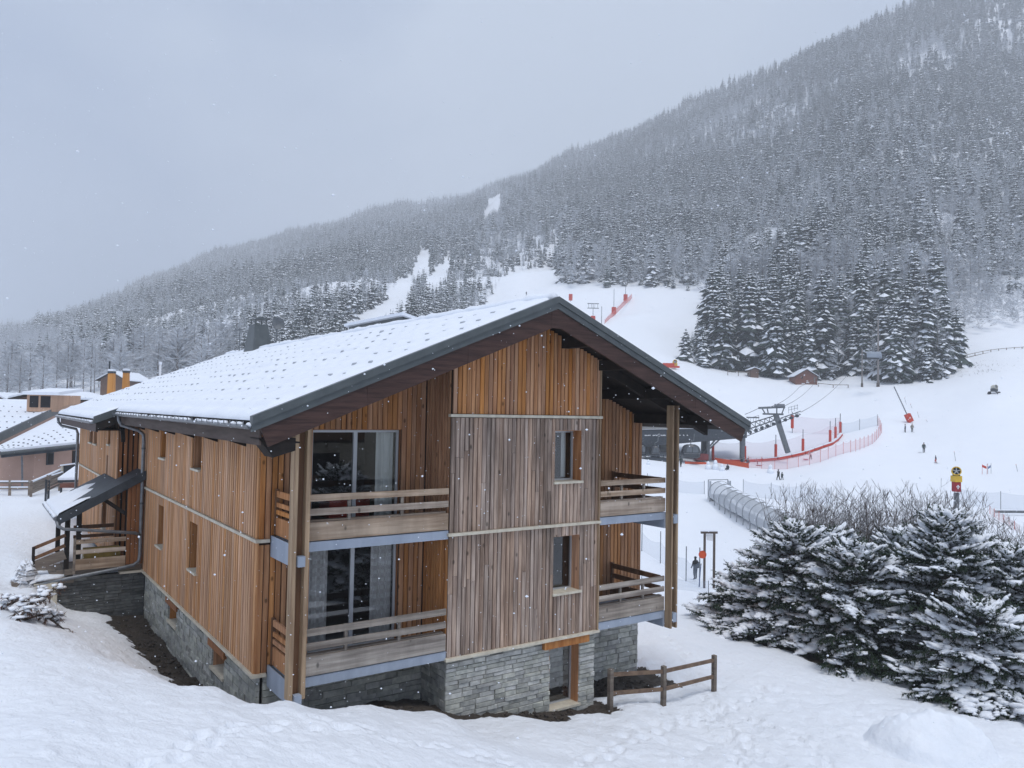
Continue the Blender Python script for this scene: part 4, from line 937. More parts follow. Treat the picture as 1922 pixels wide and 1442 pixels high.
u_az = np.concatenate([p_[0] for p_ in parts_]); rr0 = np.concatenate([p_[1] for p_ in parts_])
ok = rr0 < ridge_r(u_az) * .995; u_az, rr0 = u_az[ok], rr0[ok]
l_ = rr0 * np.sin(u_az); d_ = rr0 * np.cos(u_az); XX = l_ * RH[0] + d_ * FH[0]; YY = l_ * RH[1] + d_ * FH[1]
cs = np.where(rr0 < 480, 3.3, np.where(rr0 < 1150, 3.7, 5.0))
_, first = np.unique(np.stack([np.floor(XX / cs), np.floor(YY / cs), cs * 10], -1).astype(int), axis=0, return_index=True)
u_az, rr0, XX, YY = u_az[first], rr0[first], XX[first], YY[first]
zt_ = gz_raw(u_az, rr0)
zt_ = zt_ + fbm(XX * .02, YY * .02, 61) * np.clip((rr0 - 90) / 300, 0, 1) * 14 * np.clip((rr0 - 150) / 300, 0, 1) + fbm(XX * .12, YY * .12, 66) * .35
Q = np.stack([XX, YY, zt_], -1) - CAM; w2 = Q @ FW; px_ = CX + F * (Q @ RR) / w2; py_ = CY - F * (Q @ UU) / w2
mixn = fbm(XX * .008, YY * .008, 91)
h = (7.5 + 17 * rt.random(len(XX)) ** 1.15) * np.where(rr0 < 330, 1.2, 1.0) * np.where(rt.random(len(XX)) < .15, .6, 1) * np.where((px_ < 1045) & (rr0 < 600), .58, 1) * .9 * np.where((px_ > 1785) & (py_ > 560), .55, 1) * (1 + .5 * fbm(XX * .012, YY * .012, 97)); hp = h * F / w2
good = (px_ > -60) & (px_ < 1990) & (py_ > -160)
good &= ~((px_ > 1255) & (py_ > np.interp(px_, *LINE))) & ~((px_ > 1040) & (px_ <= 1262) & (py_ > 540))
for R_ in RUNS:
    for f in (0, .3, .6, .85):
        for sx in (-.10, 0, .10): good &= ~inpoly_np(px_ + sx * hp, py_ - hp * f, R_)
plar = .34 - .22 * ((px_ > 1300) & (px_ < 1790) & (rr0 < 265)) - .14 * ((px_ > 1300) & (rr0 < 420)) + 1.0 * mixn + .55 * ((px_ < 460) & (py_ > 640)) + .35 * ((px_ > 900) & (px_ < 1120) & (py_ > 440)) + .6 * ((px_ > 1790) & (py_ > 560))
isl = rt.random(len(XX)) < plar
TR = [(XX[i], YY[i], zt_[i], px_[i], py_[i], w2[i], h[i], bool(isl[i])) for i in np.nonzero(good)[0]]
# hand-set front row: (px, py of the foot, depth, height, proto, label)
FRONT = [(1287,682,215,9,4,'small snow-dusted spruce standing alone at the left end of the forest edge'),
 (1356,690,214,23,0,'spreading frosted spruce at the left forest edge beside the small rail fence'),
 (1404,690,216,27,2,'tall slim-trunked spruce at forest edge just left of the dark hut'),
 (1455,706,205,24,3,'full snowy spruce just right of the dark hut'),
 (1490,703,214,27,0,'tall spruce rising left of the brown hut'),
 (1541,706,212,29,2,'tall bare-trunked spruce directly behind the brown hut'),
 (1575,706,216,27,3,'spruce between the brown hut and the lift mast'),
 (1618,706,210,28,1,'spruce with long clean trunk left of the hanging lift chair'),
 (1660,712,214,29,0,'tall spruce right behind the grey lift mast'),
 (1700,718,196,25,1,'heavily snow-laden spruce at the right forest edge'),
 (1735,719,194,27,3,'snow-caked dense spruce second from the right end of the edge'),
 (1772,716,196,22,1,'narrow snow-caked spruce at the right end of the forest edge'),
 (1795,712,200,16,4,'dark bushy spruce closing the forest edge at right')]
def put_tree(P, h, proto, lar, label, group, rz_):
    cm, tm, hh = (LAM, LAT, LAH) if lar else (HIM, HIT, HIH)
    t = thing('larch_tree' if lar else 'spruce_tree', P, label, 'tree', group); s_ = h / hh[proto]
    t.rotation_euler = (0, 0, rz_); 
    for nm, me in (('crown', cm[proto]), ('trunk', tm[proto])):
        o = bpy.data.objects.new(nm, me); COL.objects.link(o); o.parent = t; o.scale = (s_ * (1.0 if h > 14 else 1.25),) * 2 + (s_,)
    return t
rq = random.Random(77)
for px_, py_, d, h, k, lab in FRONT:
    P = at(px_, py_, d); P[2] = float(ground_z(P[0], P[1])[0]); put_tree(P, h, k, False, lab, None, rq.uniform(0, 6))
def visible(t):
    x, y, d = t[3], t[4] - t[6] * F / t[5] * .6, t[5]
    if not (0 < x < 1922 and y > 0): return False
    roofline = np.interp(x, [0, 110, 430, 1047, 1400, 1401], [745, 765, 655, 553, 790, 2000])
    return y < roofline
vis = sorted([t for t in TR if visible(t)], key=lambda t: t[5] / t[6])
one = vis[:280]; ids = {id(t) for t in one}; rest = [t for t in TR if id(t) not in ids]
def region(t):
    x, y, hh_, l = t[3], t[4], t[6], t[7]
    nm = ('tall ' if hh_ > 17 else 'small ' if hh_ < 10 else '') + ('bare frosted larch' if l else 'snow-dusted spruce')
    if x > 1790: w_ = 'above the scrubby clearing at the right edge'
    elif x > 1680: w_ = 'above the snow-caked right end of the forest edge'
    elif x > 1570: w_ = 'in the wood above the grey lift chair'
    elif x > 1440: w_ = 'in the wood above the brown hut'
    elif x > 1300: w_ = 'in the wood above the tiny dark hut'
    elif x > 1040: w_ = 'bordering the top of the open ski slope'
    elif x > 620: w_ = 'between the ski runs above the chalet ridge'
    elif x > 400: w_ = 'on the hillside above the chalet chimney'
    elif x > 180: w_ = 'in the valley wood behind the orange chimneys'
    else: w_ = 'in the valley wood behind the pink house'
    if 1300 < x < 1790: w_ += ', near the foot' if y > 660 else ', second rank' if y > 610 else ', higher up'
    return nm + ' ' + w_, ('larches ' if l else 'spruces ') + w_
for t in one:
    lab, g = region(t); k = rq.randrange(4 if t[7] else 5)
    put_tree(t[:3], t[6] * (.8 if t[7] else 1.0), k, t[7], lab, g, rq.uniform(0, 6.28))
# the remaining forest reads as one mass: points instanced by geometry nodes
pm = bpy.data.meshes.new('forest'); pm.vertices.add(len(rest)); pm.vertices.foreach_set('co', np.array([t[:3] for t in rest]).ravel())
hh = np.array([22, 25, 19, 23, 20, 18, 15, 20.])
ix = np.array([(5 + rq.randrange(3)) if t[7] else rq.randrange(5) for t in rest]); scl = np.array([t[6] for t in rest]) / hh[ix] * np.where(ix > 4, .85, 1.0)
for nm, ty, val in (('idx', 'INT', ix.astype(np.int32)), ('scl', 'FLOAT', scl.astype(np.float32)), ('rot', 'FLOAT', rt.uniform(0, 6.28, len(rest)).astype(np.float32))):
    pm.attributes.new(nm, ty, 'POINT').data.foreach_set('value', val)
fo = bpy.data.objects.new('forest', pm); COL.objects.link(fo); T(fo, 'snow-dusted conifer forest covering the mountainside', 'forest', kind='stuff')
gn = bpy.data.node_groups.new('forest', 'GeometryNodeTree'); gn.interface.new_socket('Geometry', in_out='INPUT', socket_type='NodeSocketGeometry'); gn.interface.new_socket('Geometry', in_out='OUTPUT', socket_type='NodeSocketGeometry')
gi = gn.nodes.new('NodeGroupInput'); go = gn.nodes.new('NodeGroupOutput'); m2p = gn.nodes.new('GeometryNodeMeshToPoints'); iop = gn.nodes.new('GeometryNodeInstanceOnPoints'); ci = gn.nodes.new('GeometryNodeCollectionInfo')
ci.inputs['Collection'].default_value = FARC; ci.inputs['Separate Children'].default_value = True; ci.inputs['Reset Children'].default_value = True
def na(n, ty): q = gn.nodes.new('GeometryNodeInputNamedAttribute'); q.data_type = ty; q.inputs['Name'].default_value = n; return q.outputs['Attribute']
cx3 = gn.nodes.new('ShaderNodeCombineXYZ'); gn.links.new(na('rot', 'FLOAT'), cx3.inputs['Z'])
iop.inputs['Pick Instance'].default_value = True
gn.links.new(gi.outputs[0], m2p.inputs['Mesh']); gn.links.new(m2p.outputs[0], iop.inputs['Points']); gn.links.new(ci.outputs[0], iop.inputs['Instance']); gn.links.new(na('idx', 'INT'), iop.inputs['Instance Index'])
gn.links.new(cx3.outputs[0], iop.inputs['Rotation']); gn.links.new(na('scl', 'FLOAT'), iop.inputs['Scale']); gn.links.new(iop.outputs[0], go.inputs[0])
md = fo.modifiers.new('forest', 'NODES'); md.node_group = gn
print('TREES', len(TR), len(rest), 'tris', sum(len(o.data.polygons) for o in fp))

# ------------------------------------------------------------------ foreground spruces
UPV = np.array([0, 0, 1.])
def nrm_(v): return v / (np.linalg.norm(v) + 1e-9)
def make_branch(L_, seed):
    """one bough along +x: wood, needles, snow as (verts, faces) arrays"""
    r = random.Random(seed); nd = MB(); sn_ = MB(); wd = MB()
    def needle(p, d, l, w_):
        sd_ = (d[1], -d[0], 0); q = hypot(*sd_[:2]) + 1e-6; sx, sy = sd_[0] / q * w_, sd_[1] / q * w_; o = len(nd.v)
        nd.v += [(p[0]-sx, p[1]-sy, p[2]), (p[0]+sx, p[1]+sy, p[2]), (p[0]+d[0]*l, p[1]+d[1]*l, p[2]+d[2]*l)]; nd.f.append((o, o+1, o+2)); nd.m.append(0)
    def twig(p, d, l, sn=.5):
        sd_ = nrm_(np.cross(d, UPV)); u = np.cross(sd_, d); n = 9
        for k in range(n):
            a = r.uniform(0, 6.28); dd = d * .75 + (sd_ * cos(a) + u * sin(a)) * .75
            needle(p + d * l * (k + .5) / n * .92, dd / np.linalg.norm(dd), r.uniform(.07, .13), .017)
        needle(p, d, l * 1.12, .024)
        if d[2] < .75 and r.random() < sn * .55:
            sn_.blob(p + d * l * r.uniform(.35, .6) + UPV * .03, r.uniform(.05, .13), r.uniform(.04, .10), r.uniform(.03, .05), seg=5, rings=2, jit=.35, rnd=r, flat=-.3)
    ns = max(3, int(L_ / .2)); droop = r.uniform(.22, .42); bend = r.uniform(-.25, .25); pts = []
    for i in range(ns + 1):
        f = i / ns; pts.append(np.array([L_ * f * (1 - .06 * f), L_ * bend * f * f, L_ * (-droop * f * f + .14 * f ** 4)]))
    wd.tube(pts, [.022 * (1 - .8 * i / ns) * (.6 + L_ * .25) for i in range(ns + 1)], 4, cap=False)
    yv = np.array([0, 1., 0]); load = r.choice((.08, .3, .55, .9))
    for i in range(ns):
        f = (i + .5) / ns
        if f < .2: continue
        p = (pts[i] + pts[i+1]) / 2; d = nrm_(pts[i+1] - pts[i]); wl = L_ * .36 * (1 - f) ** .6 + .16
        for sgn in (-1, 1):
            d2 = nrm_(d * r.uniform(.5, .9) + yv * sgn * r.uniform(.6, .95) + UPV * r.uniform(-.3, .1)); m_ = max(1, int(wl * r.uniform(.7, 1.2) / .2)); q = p.copy()
            for e in range(m_):
                l = r.uniform(.20, .30); twig(q, d2, l, load)
                if e or wl > .3:
                    twig(q + d2 * l * .5, nrm_(d2 * .7 + np.cross(d2, UPV) * r.choice((-1, 1)) * .7 + UPV * r.uniform(-.4, .05)), r.uniform(.14, .22), load)
                q = q + d2 * l * .85; d2 = nrm_(d2 + d * .25 + UPV * r.uniform(-.18, .06))
        if r.random() < .8: twig(p, d, .26, load)
    twig(pts[-1], nrm_(pts[-1] - pts[-2]), .28, load)
    for q in range(int(L_ * (1.0 + 7.5 * load))):      # thick cushions of snow spanning several twigs
        f = r.uniform(.3, .98); i = min(int(f * ns), ns - 1); p = pts[i] + (pts[i+1] - pts[i]) * (f * ns - i)
        sn_.blob(p + yv * r.uniform(-.5, .5) * (L_ * .3 * (1 - f) + .1) + UPV * .02, r.uniform(.10, .34), r.uniform(.08, .23), r.uniform(.05, .12), seg=8, rings=2, jit=.4, rnd=r, flat=-.25)
    return [(np.array(m.v), m.f) for m in (nd, sn_, wd)]
BR = {l: [make_branch(l, int(l * 10) * 31 + k) for k in range(5)] for l in (.45, .8, 1.25, 1.8, 2.4, 3.0)}
class NPM:
    def __init__(s): s.v = []; s.f = []; s.n = 0
    def put(s, v, f, M3, o): s.v.append(v @ M3.T + o); s.f.append((f, s.n)); s.n += len(v)
    def build(s, name, mat_, parent, smooth=False):
        V_ = np.concatenate(s.v) - wloc(parent); fs = [tuple(i + n for i in q) for f, n in s.f for q in f]
        me = bpy.data.meshes.new(name); me.from_pydata(V_.tolist(), [], fs); me.materials.append(mat_)
        if smooth: me.polygons.foreach_set('use_smooth', [True] * len(me.polygons))
        me.update(); o = bpy.data.objects.new(name, me); COL.objects.link(o); o.parent = parent; return o
def hero_spruce(x, y, H, R, seed, label):
    r = random.Random(seed * 13 + 1); z0 = float(ground_z(x, y)[0]) - .05
    t = thing('spruce_tree', (x, y, z0), label, 'tree', 'snow-laden spruces beside the chalet')
    MB().tube([(x, y, z0 - .3), (x, y, z0 + H * .5), (x, y, z0 + H * .98)], [.16, .10, .015], 8).build('trunk', m_bark, t)
    A_, B_, C_ = NPM(), NPM(), NPM(); nb = int(95 + 38 * H)
    lob = [r.uniform(.72, 1.15) for _ in range(9)]
    for k in range(nb):
        tt = ((k + r.random()) / nb) ** 1.12; h = H * (.04 + .95 * tt); a = k * 2.399 + r.uniform(-.5, .5); q = lob[int((a % 6.283) / 6.284 * 9)]
        L_ = R * (1 - tt ** 1.5) ** .62 * r.choice((.5, .8, .95, 1.05, 1.15)) * (q if tt < .8 else 1) + .15
        l0 = min(BR, key=lambda z: abs(z - L_)); v = r.choice(BR[l0]); s_ = L_ / l0; el = .95 * tt ** 1.8 + r.uniform(-.38, .2) * (1 - tt * .4); ro = r.uniform(-.35, .35)
        if el * L_ * .6 - .3 * L_ + h < .05: el = max(el, (.3 * L_ - h) / (L_ * .8))
        M3 = np.array((Matrix.Rotation(a, 3, 'Z') @ Matrix.Rotation(-el, 3, 'Y') @ Matrix.Rotation(ro, 3, 'X')).to_3x3()) * s_
        o = np.array([x, y, z0 + h])
        for m_, (vv, ff) in zip((A_, B_, C_), v): m_.put(vv, ff, M3, o)
    # leader shoots
    for k in range(5):
        M3 = np.array((Matrix.Rotation(k * 1.3, 3, 'Z') @ Matrix.Rotation(-r.uniform(1.0, 1.5), 3, 'Y')).to_3x3()); v = BR[.45][k % 5]
        for m_, (vv, ff) in zip((A_, C_), (v[0], v[2])): m_.put(vv, ff, M3 * .9, np.array([x, y, z0 + H * (.93 + .01 * k)]))
    A_.build('crown', m_needle, t); C_.build('branch_wood', m_bark, t); T(B_.build('snow_cover', m_snow_tree, t, True), kind='stuff')
SL_ = ['broad snow-laden spruce left in the foreground clump, tip beside the tunnel', 'rounded snow-laden spruce in the middle of the foreground clump', 'tallest snow-laden spruce of the foreground clump, leader below the yellow snow gun',
       'snow-laden spruce at the right edge of the picture', 'low spreading spruce reaching left toward the chalet balcony post', 'snow-laden spruce at the back of the foreground clump', 'low snow-laden spruce at the front right of the clump', 'snow-laden spruce tucked between the two left spruces of the clump']
for (x, y, H_, R_, sd_), lab in zip(SPR, SL_): hero_spruce(x, y, H_, R_, sd_, lab)

# bare shrubs behind the spruces
def shrub(x, y, H, R, seed, label, n=230):
    r = random.Random(seed); z0 = float(ground_z(x, y)[0]); t = thing('bare_shrub', (x, y, z0), label, 'shrub', 'bare shrubs behind the spruces'); a_ = MB(); b_ = MB()
    for k in range(n):
        a = r.uniform(0, 6.28); ro = R * sqrt(r.random()) * .55; p = np.array([x + ro*cos(a), y + ro*sin(a), z0]); hh = H * r.uniform(.6, 1.05) * (1 - .25 * (ro / R)); lean = np.array([cos(a), sin(a), 0]) * r.uniform(.1, .55) * ro / R * 2 + np.array([r.uniform(-.12, .12), r.uniform(-.12, .12), 0])
        pts = [p]; 
        for i in range(1, 7):
            f = i / 6; pts.append(p + np.array([0, 0, hh * f]) + lean * hh * f ** 1.3 * .5 + np.array([r.uniform(-.05, .05), r.uniform(-.05, .05), 0]))
        (a_ if r.random() < .75 else b_).tube(pts, [.017, .015, .013, .011, .009, .007, .004], 3, cap=False)
        for i in range(2, 7):
            for q in range(2):
                d = np.array([r.uniform(-.7, .7), r.uniform(-.7, .7), r.uniform(.5, 1.)]); d /= np.linalg.norm(d); l = r.uniform(.3, .75)
                e = pts[i] + d * l; mid = pts[i] + d * l * .5 + np.array([0, 0, -.03])
                (a_ if r.random() < .62 else b_).tube([pts[i], mid, e], [.010, .008, .004], 3, cap=False)
                d2 = d + np.array([r.uniform(-.6, .6), r.uniform(-.6, .6), .3]); d2 /= np.linalg.norm(d2)
                (a_ if r.random() < .62 else b_).tube([mid, mid + d2 * l * .5], [.007, .003], 3, cap=False)
    a_.build('stems', m_shrub, t); b_.build('frosted_stems', m_shrubsnow, t)
for (px_, d, H_, R_, sd_, lab) in ((1520,36,5.9,2.1,1,'leftmost bare grey shrub poking up behind the spruces'), (1600,35,6.1,2.3,2,'bare shrub second from left behind the spruces'), (1690,34,6.1,2.3,3,'tall bare shrub in the middle behind the spruces'),
                                   (1755,35,6.1,2.1,4,'bare shrub behind the tallest spruce and below the snow gun'), (1850,33,5.0,2.1,5,'bare shrub right of the snow gun post'), (1925,31,4.2,1.8,6,'bare shrub at the right picture edge')):
    p = CAM + FH * d + RH * ((px_ - CX) / F * d); shrub(p[0], p[1], H_, R_, sd_, lab)

# ------------------------------------------------------------------ near bits
fn = thing('rail_fence', onZ(1245, 1325, -2.15), 'low brown two-rail wooden fence beside the stone base', 'fence')
FP = [onY(1145, 1330, 15.6), onZ(1245, 1325, -2.15), onZ(1340, 1298, -2.4)]
FP[0] = onZ(1145, 1338, -1.95)
for p in FP:
    g = gpt(p[0], p[1]); MB().box(p[0] - .055, p[0] + .055, p[1] - .055, p[1] + .055, g[2] - .3, g[2] + 1.02).build('post', m_rough, fn)
m_frail = pmat('fence_rail', (.22, .15, .10), (.13, .085, .06), sc_=5, rough=.8)
for a, b in zip(FP[:-1], FP[1:]):
    for z in (.42, .88):
        MB().beam((a[0], a[1], gpt(a[0], a[1])[2] + z), (b[0], b[1], gpt(b[0], b[1])[2] + z), .06, .09).build('rail', m_frail, fn)
# snow heap in the right foreground
p = onZ(1745, 1400, -2.45); r_ = random.Random(4); hp_ = MB()
hz0 = gpt(p[0], p[1])[2]; nn = 60; PV = []
for i in range(nn + 1):
    for j in range(nn + 1):
        u, v = -1.7 + 3.4 * i / nn, -1.5 + 3.0 * j / nn; PV.append((u, v))
PV = np.array(PV); U_, V_ = PV[:, 0], PV[:, 1]; rad_ = np.hypot(U_ / 1.25, V_ / 1.1) + fbm(U_ * 1.3, V_ * 1.3, 13) * .22
hh_ = .82 * np.clip(1.15 - rad_, 0, 1) ** .75 + .25 * np.exp(-((U_ - .75) ** 2 + (V_ + .3) ** 2) / .25) + .18 * np.exp(-((U_ + .9) ** 2 + V_ ** 2) / .3) + np.abs(fbm(U_ * 2.6, V_ * 2.6, 14)) * .22 * np.clip(1.5 - rad_, 0, 1)
edge_ = np.clip((1.45 - np.hypot(U_ / 1.15, V_)) / .3, 0, 1); XP = p[0] + U_ * RH[0] + V_ * FH[0]; YP = p[1] + U_ * RH[1] + V_ * FH[1]; ZP = ground_z(XP, YP) - .12 + (hh_ + .1) * edge_
hp_.add(np.stack([XP, YP, ZP], -1), [(i*(nn+1)+j, (i+1)*(nn+1)+j, (i+1)*(nn+1)+j+1, i*(nn+1)+j+1) for i in range(nn) for j in range(nn)])
hp_.build('snow_heap', m_snow, None, True, ('rounded heap of piled snow in the bottom right foreground', 'snow heap'))
# fallen conifer branch with snow at the left
r_ = random.Random(8); p0 = onZ(118, 1182, .25); p1 = onZ(30, 1150, .85); p2 = onZ(100, 1120, .9)
db = thing('fallen_branch', onZ(70, 1165, .5), 'fallen brown conifer branch under snow on the left bank', 'branch'); wd = MB(); nd = MB(); sw = MB()
def lay(a, b, n, spread):
    a, b = np.asarray(a, float), np.asarray(b, float)
    wd.tube([a, (a + b) / 2 + np.array([0, 0, .25]), b], [.03, .035, .015], 5)
    for k in range(n):
        f = r_.random(); q = a + (b - a) * f + np.array([0, 0, .25 * 4 * f * (1 - f)]); d = np.array([r_.uniform(-1, 1), r_.uniform(-1, 1), r_.uniform(-.5, .5)]); d /= np.linalg.norm(d); l = r_.uniform(.2, spread)
        wd.tube([q, q + d * l * .6 + np.array([0, 0, .03]), q + d * l - np.array([0, 0, .08])], [.012, .01, .005], 3, cap=False)
        for e in range(9):
            s0 = q + d * l * r_.uniform(.2, 1.0); dd = d + np.array([r_.uniform(-1, 1), r_.uniform(-1, 1), r_.uniform(-.9, .4)]); dd /= np.linalg.norm(dd); sd_ = np.cross(dd, [0, 0, 1]); sd_ /= np.linalg.norm(sd_) + 1e-6
            o = len(nd.v); nd.v += [tuple(s0 - sd_ * .012), tuple(s0 + sd_ * .012), tuple(s0 + dd * .13)]; nd.f.append((o, o+1, o+2)); nd.m.append(0)
        if r_.random() < .75: sw.blob(q + d * l * .55 + np.array([0, 0, .05]), r_.uniform(.06, .15), r_.uniform(.06, .15), r_.uniform(.035, .06), seg=6, rings=2, jit=.3, rnd=r_, flat=-.3)
lay(onZ(20, 1178, .75), onZ(112, 1112, .7), 42, .36); lay(onZ(40, 1165, .65), onZ(118, 1180, .25), 36, .3); lay(onZ(5, 1140, .75), onZ(70, 1152, .75), 18, .3)
wd.build('stem', m_bark, db); T(nd.build('needles', m_deadn, db), kind='stuff'); T(sw.build('snow_cover', m_snow_tree, db, True), kind='stuff')
# small snowed-in conifer by the steps
def small_conifer(P, H, R, label, seed=1):
    t = thing('young_conifer', P, label, 'conifer'); mb = conifer(seed, H, R, 12, 8, snow=.98, bare=.05, detail=2)
    mb.v = [tuple(np.array(q) + P) for q in mb.v]; mb.build('crown', [m_twig, m_snow_tree], t); MB().tube([P - np.array([0, 0, .2]), P + np.array([0, 0, H])], [.04, .01], 5).build('stem', m_bark, t)
p = onZ(50, 1072, .3); small_conifer(gpt(p[0], p[1]), .65, .36, 'small young conifer smothered in snow beside the porch steps')
# clods on the bare soil strips
r_ = random.Random(12); cl = MB()
for k in range(520):
    if k < 260: x = r_.uniform(3.9, 4.95); y = r_.uniform(17, 27.8)
    elif k < 420: x = r_.uniform(7.2, 13.4); y = r_.uniform(14.2, 14.85)
    else: x = r_.uniform(13.3, 16.5); y = r_.uniform(15.7, 16.9)
    s_ = r_.uniform(.02, .07); cl.blob((x, y, gpt(x, y)[2] - .045), s_, s_ * r_.uniform(.6, 1.3), s_ * .7, seg=5, rings=2, jit=.3, rnd=r_)
T(cl.build('soil_clods', m_soil), 'dark clods and stones on the bare soil along the chalet base', 'rubble', kind='stuff')

# ------------------------------------------------------------------ neighbouring houses at left
def P3(x, y, d): return at(x, y, d)
hs_ = thing('pink_house', gpt(*P3(60, 900, 50)[:2]), 'pink rendered house with two snowy roofs and a timber dormer', 'house')
def slab(pts, th, mat_, name, par, n=None):
    pts = [np.asarray(q, float) for q in pts]; nn = np.cross(pts[1] - pts[0], pts[2] - pts[0]); nn /= np.linalg.norm(nn)
    if nn[2] < 0: nn = -nn
    if n is not None: nn = np.asarray(n, float)
    return MB().prism(pts, nn * th).build(name, mat_, par)
# upper roof
vA, vB = P3(112, 770, 60), P3(-12, 829, 47); rA, rB = P3(112, 758, 66), P3(-200, 752, 66)
lB = P3(-260, 829, 47)
u_ = slab([vA, vB, lB, rB, rA], .14, m_dark, 'roof', hs_)
slab([q + np.array([0, 0, .15]) for q in (vA, vB, lB, rB, rA)], .16, m_snow_roof, 'roof_snow', hs_)
d_v = (vA - vB) / np.linalg.norm(vA - vB); nrm = np.cross(d_v, [0, 0, 1]); nrm /= np.linalg.norm(nrm)
if nrm @ FH > 0: nrm = -nrm
MB().beam(vA + nrm * .06 + [0, 0, .05], vB + nrm * .06 + [0, 0, .05], .12, .55).build('verge_flashing', m_metal, hs_)
MB().beam(vA + nrm * .02 - [0, 0, .52], vB + nrm * .02 - [0, 0, .52], .08, .60).build('gable_band', m_pink, hs_)
MB().beam(vA + nrm * .10 - [0, 0, 1.0], vB + nrm * .10 - [0, 0, 1.0], .14, .36).build('gable_flashing', m_dkst, hs_)
# lower roof
eA, eB = P3(2, 852, 44.5), P3(152, 836, 48); tA, tB = P3(-6, 846, 46.0), P3(112, 786, 58); eC = P3(168, 790, 57)
lo = [eA, eB, eC, tB, tA]
slab(lo, .10, m_dark, 'lower_roof', hs_, (0, 0, 1)); slab([q + np.array([0, 0, .105]) for q in lo], .14, m_snow_roof, 'lower_roof_snow', hs_, (0, 0, 1))
MB().beam(eA - [0, 0, .12], eB - [0, 0, .12], .14, .22).build('eave_fascia', m_dkst, hs_)
MB().tube([eA + FH * -.12, eB + FH * -.12], .09, 8).build('gutter', m_metal, hs_)
rg2 = random.Random(3); sgm = MB().box(-.05, .05, -.03, .03, -.05, .01).mesh('snow_guard', m_gutter)
for i in range(5):
    for j in range(9):
        f, g = (i + .6) / 5.3, (j + .4 + .5 * (i % 2)) / 9.5
        q = (np.array(eA) * (1 - g) + np.array(eB) * g) * (1 - f) + (np.array(tA) * (1 - g) + np.array(eC) * g) * f; piece('snow_guard', sgm, hs_, q + np.array([0, 0, .25]))
for i in range(6):
    for j in range(8):
        f, g = (i + .5) / 6.2, (j + .3 + .5 * (i % 2)) / 9
        a, b = vB * (1 - f) + vA * f, lB * (1 - f) + rB * f; q = a * (1 - g * .45) + b * g * .45; piece('snow_guard', sgm, hs_, q + np.array([0, 0, .33]))
# walls under the lower roof
w0, w1, w2_, w3 = P3(-40, 905, 47), P3(62, 905, 46.5), P3(152, 905, 50), P3(-300, 905, 47)
gz0 = min(gpt(*w0[:2])[2], gpt(*w1[:2])[2]) - .4
def vwall(a, b, z0, z1, th, mat_, name, par):
    a, b = np.array([a[0], a[1], z0]), np.array([b[0], b[1], z0]); d = b - a; n = np.cross(d, [0, 0, 1]); n /= np.linalg.norm(n)
    if n @ FH < 0: n = -n
    return MB().prism([a, b, b + [0, 0, z1 - z0], a + [0, 0, z1 - z0]], n * th).build(name, mat_, par)
vwall(w3, w1, gz0, eA[2] - .05, .3, m_pink, 'wall', hs_); vwall(w1, w2_, gz0, eB[2] - .05, .3, m_pink, 'wall', hs_)
def on_wall(a, b, x0, y0, x1, y1, mat_, name, par, th=.06):      # a panel on the wall a-b seen at these pixels
    d = b[:2] - a[:2]; n = np.array([d[1], -d[0], 0]); n /= np.linalg.norm(n)
    if n @ FH > 0: n = -n
    def hit(x, y): r = ray(x, y); t_ = (n @ (np.array([a[0], a[1], 0]) - CAM)) / (n @ r); return CAM + r * t_
    q = [hit(x0, y1), hit(x1, y1), hit(x1, y0), hit(x0, y0)]; q[0][:2] = q[3][:2]; q[1][:2] = q[2][:2]; q[1][2] = q[0][2]; q[2][2] = q[3][2]
    return MB().prism(q, n * th).build(name, mat_, par)
wn_ = on_wall(w1, w2_, 87, 850, 100, 873, m_dkst, 'window', hs_); on_wall(w1, w2_, 89.5, 852, 98, 871, m_black, 'pane', wn_, .09)
on_wall(w1, w2_, 136, 846, 150, 872, m_black, 'doorway', hs_)
on_wall(w3, w1, 16, 912, 34, 924, m_dkst, 'vent_grille', hs_)
MB().tube([P3(41, 856, 46), P3(42, 915, 46)], .06, 6).build('downpipe', m_gutter, hs_)
# dormer
dcp = [P3(50, 765, 58), P3(97, 766, 58)]
dz0, dz1 = dcp[0][2] - .3, P3(52, 741, 58)[2]
ex = (dcp[1] - dcp[0]); ex[2] = 0
dmr = MB().prism([np.array([dcp[0][0], dcp[0][1], dz0]), np.array([dcp[1][0], dcp[1][1], dz0]), np.array([dcp[1][0], dcp[1][1], dz1]), np.array([dcp[0][0], dcp[0][1], dz1])], FH * 3.0).build('dormer', pmat('dormer_larch', (.55, .36, .25), (.45, .28, .19), sc_=5, st=V), hs_)
for f0, f1 in ((.12, .46), (.56, .94)):
    a = dcp[0] + ex * f0 - FH * .04; b = dcp[0] + ex * f1 - FH * .04
    MB().prism([np.array([a[0], a[1], dz0 + .32]), np.array([b[0], b[1], dz0 + .32]), np.array([b[0], b[1], dz1 - .08]), np.array([a[0], a[1], dz1 - .08])], FH * .05).build('pane', m_black, dmr)
sl2 = P3(116, 745, 60)
MB().prism([np.array([dcp[0][0], dcp[0][1], dz1]) - ex * .1 - FH * .3, np.array([dcp[1][0], dcp[1][1], dz1]) + ex * .35 - FH * .3, np.array([dcp[1][0], dcp[1][1], dz1 + .35]) + ex * .35 + FH * 3, np.array([dcp[0][0], dcp[0][1], dz1 + .35]) - ex * .1 + FH * 3], (0, 0, .22)).build('dormer_snow', m_snow_roof, hs_)
MB().prism([np.array([dcp[1][0], dcp[1][1], dz0]), np.array([dcp[1][0], dcp[1][1], dz1]), np.array([dcp[1][0], dcp[1][1], dz1]) + ex * .4 + FH, np.array([dcp[1][0], dcp[1][1], dz0 + .6]) + ex * .4 + FH], FH * 1.5).build('dormer_cheek', bpy.data.materials['dormer_larch'], hs_)
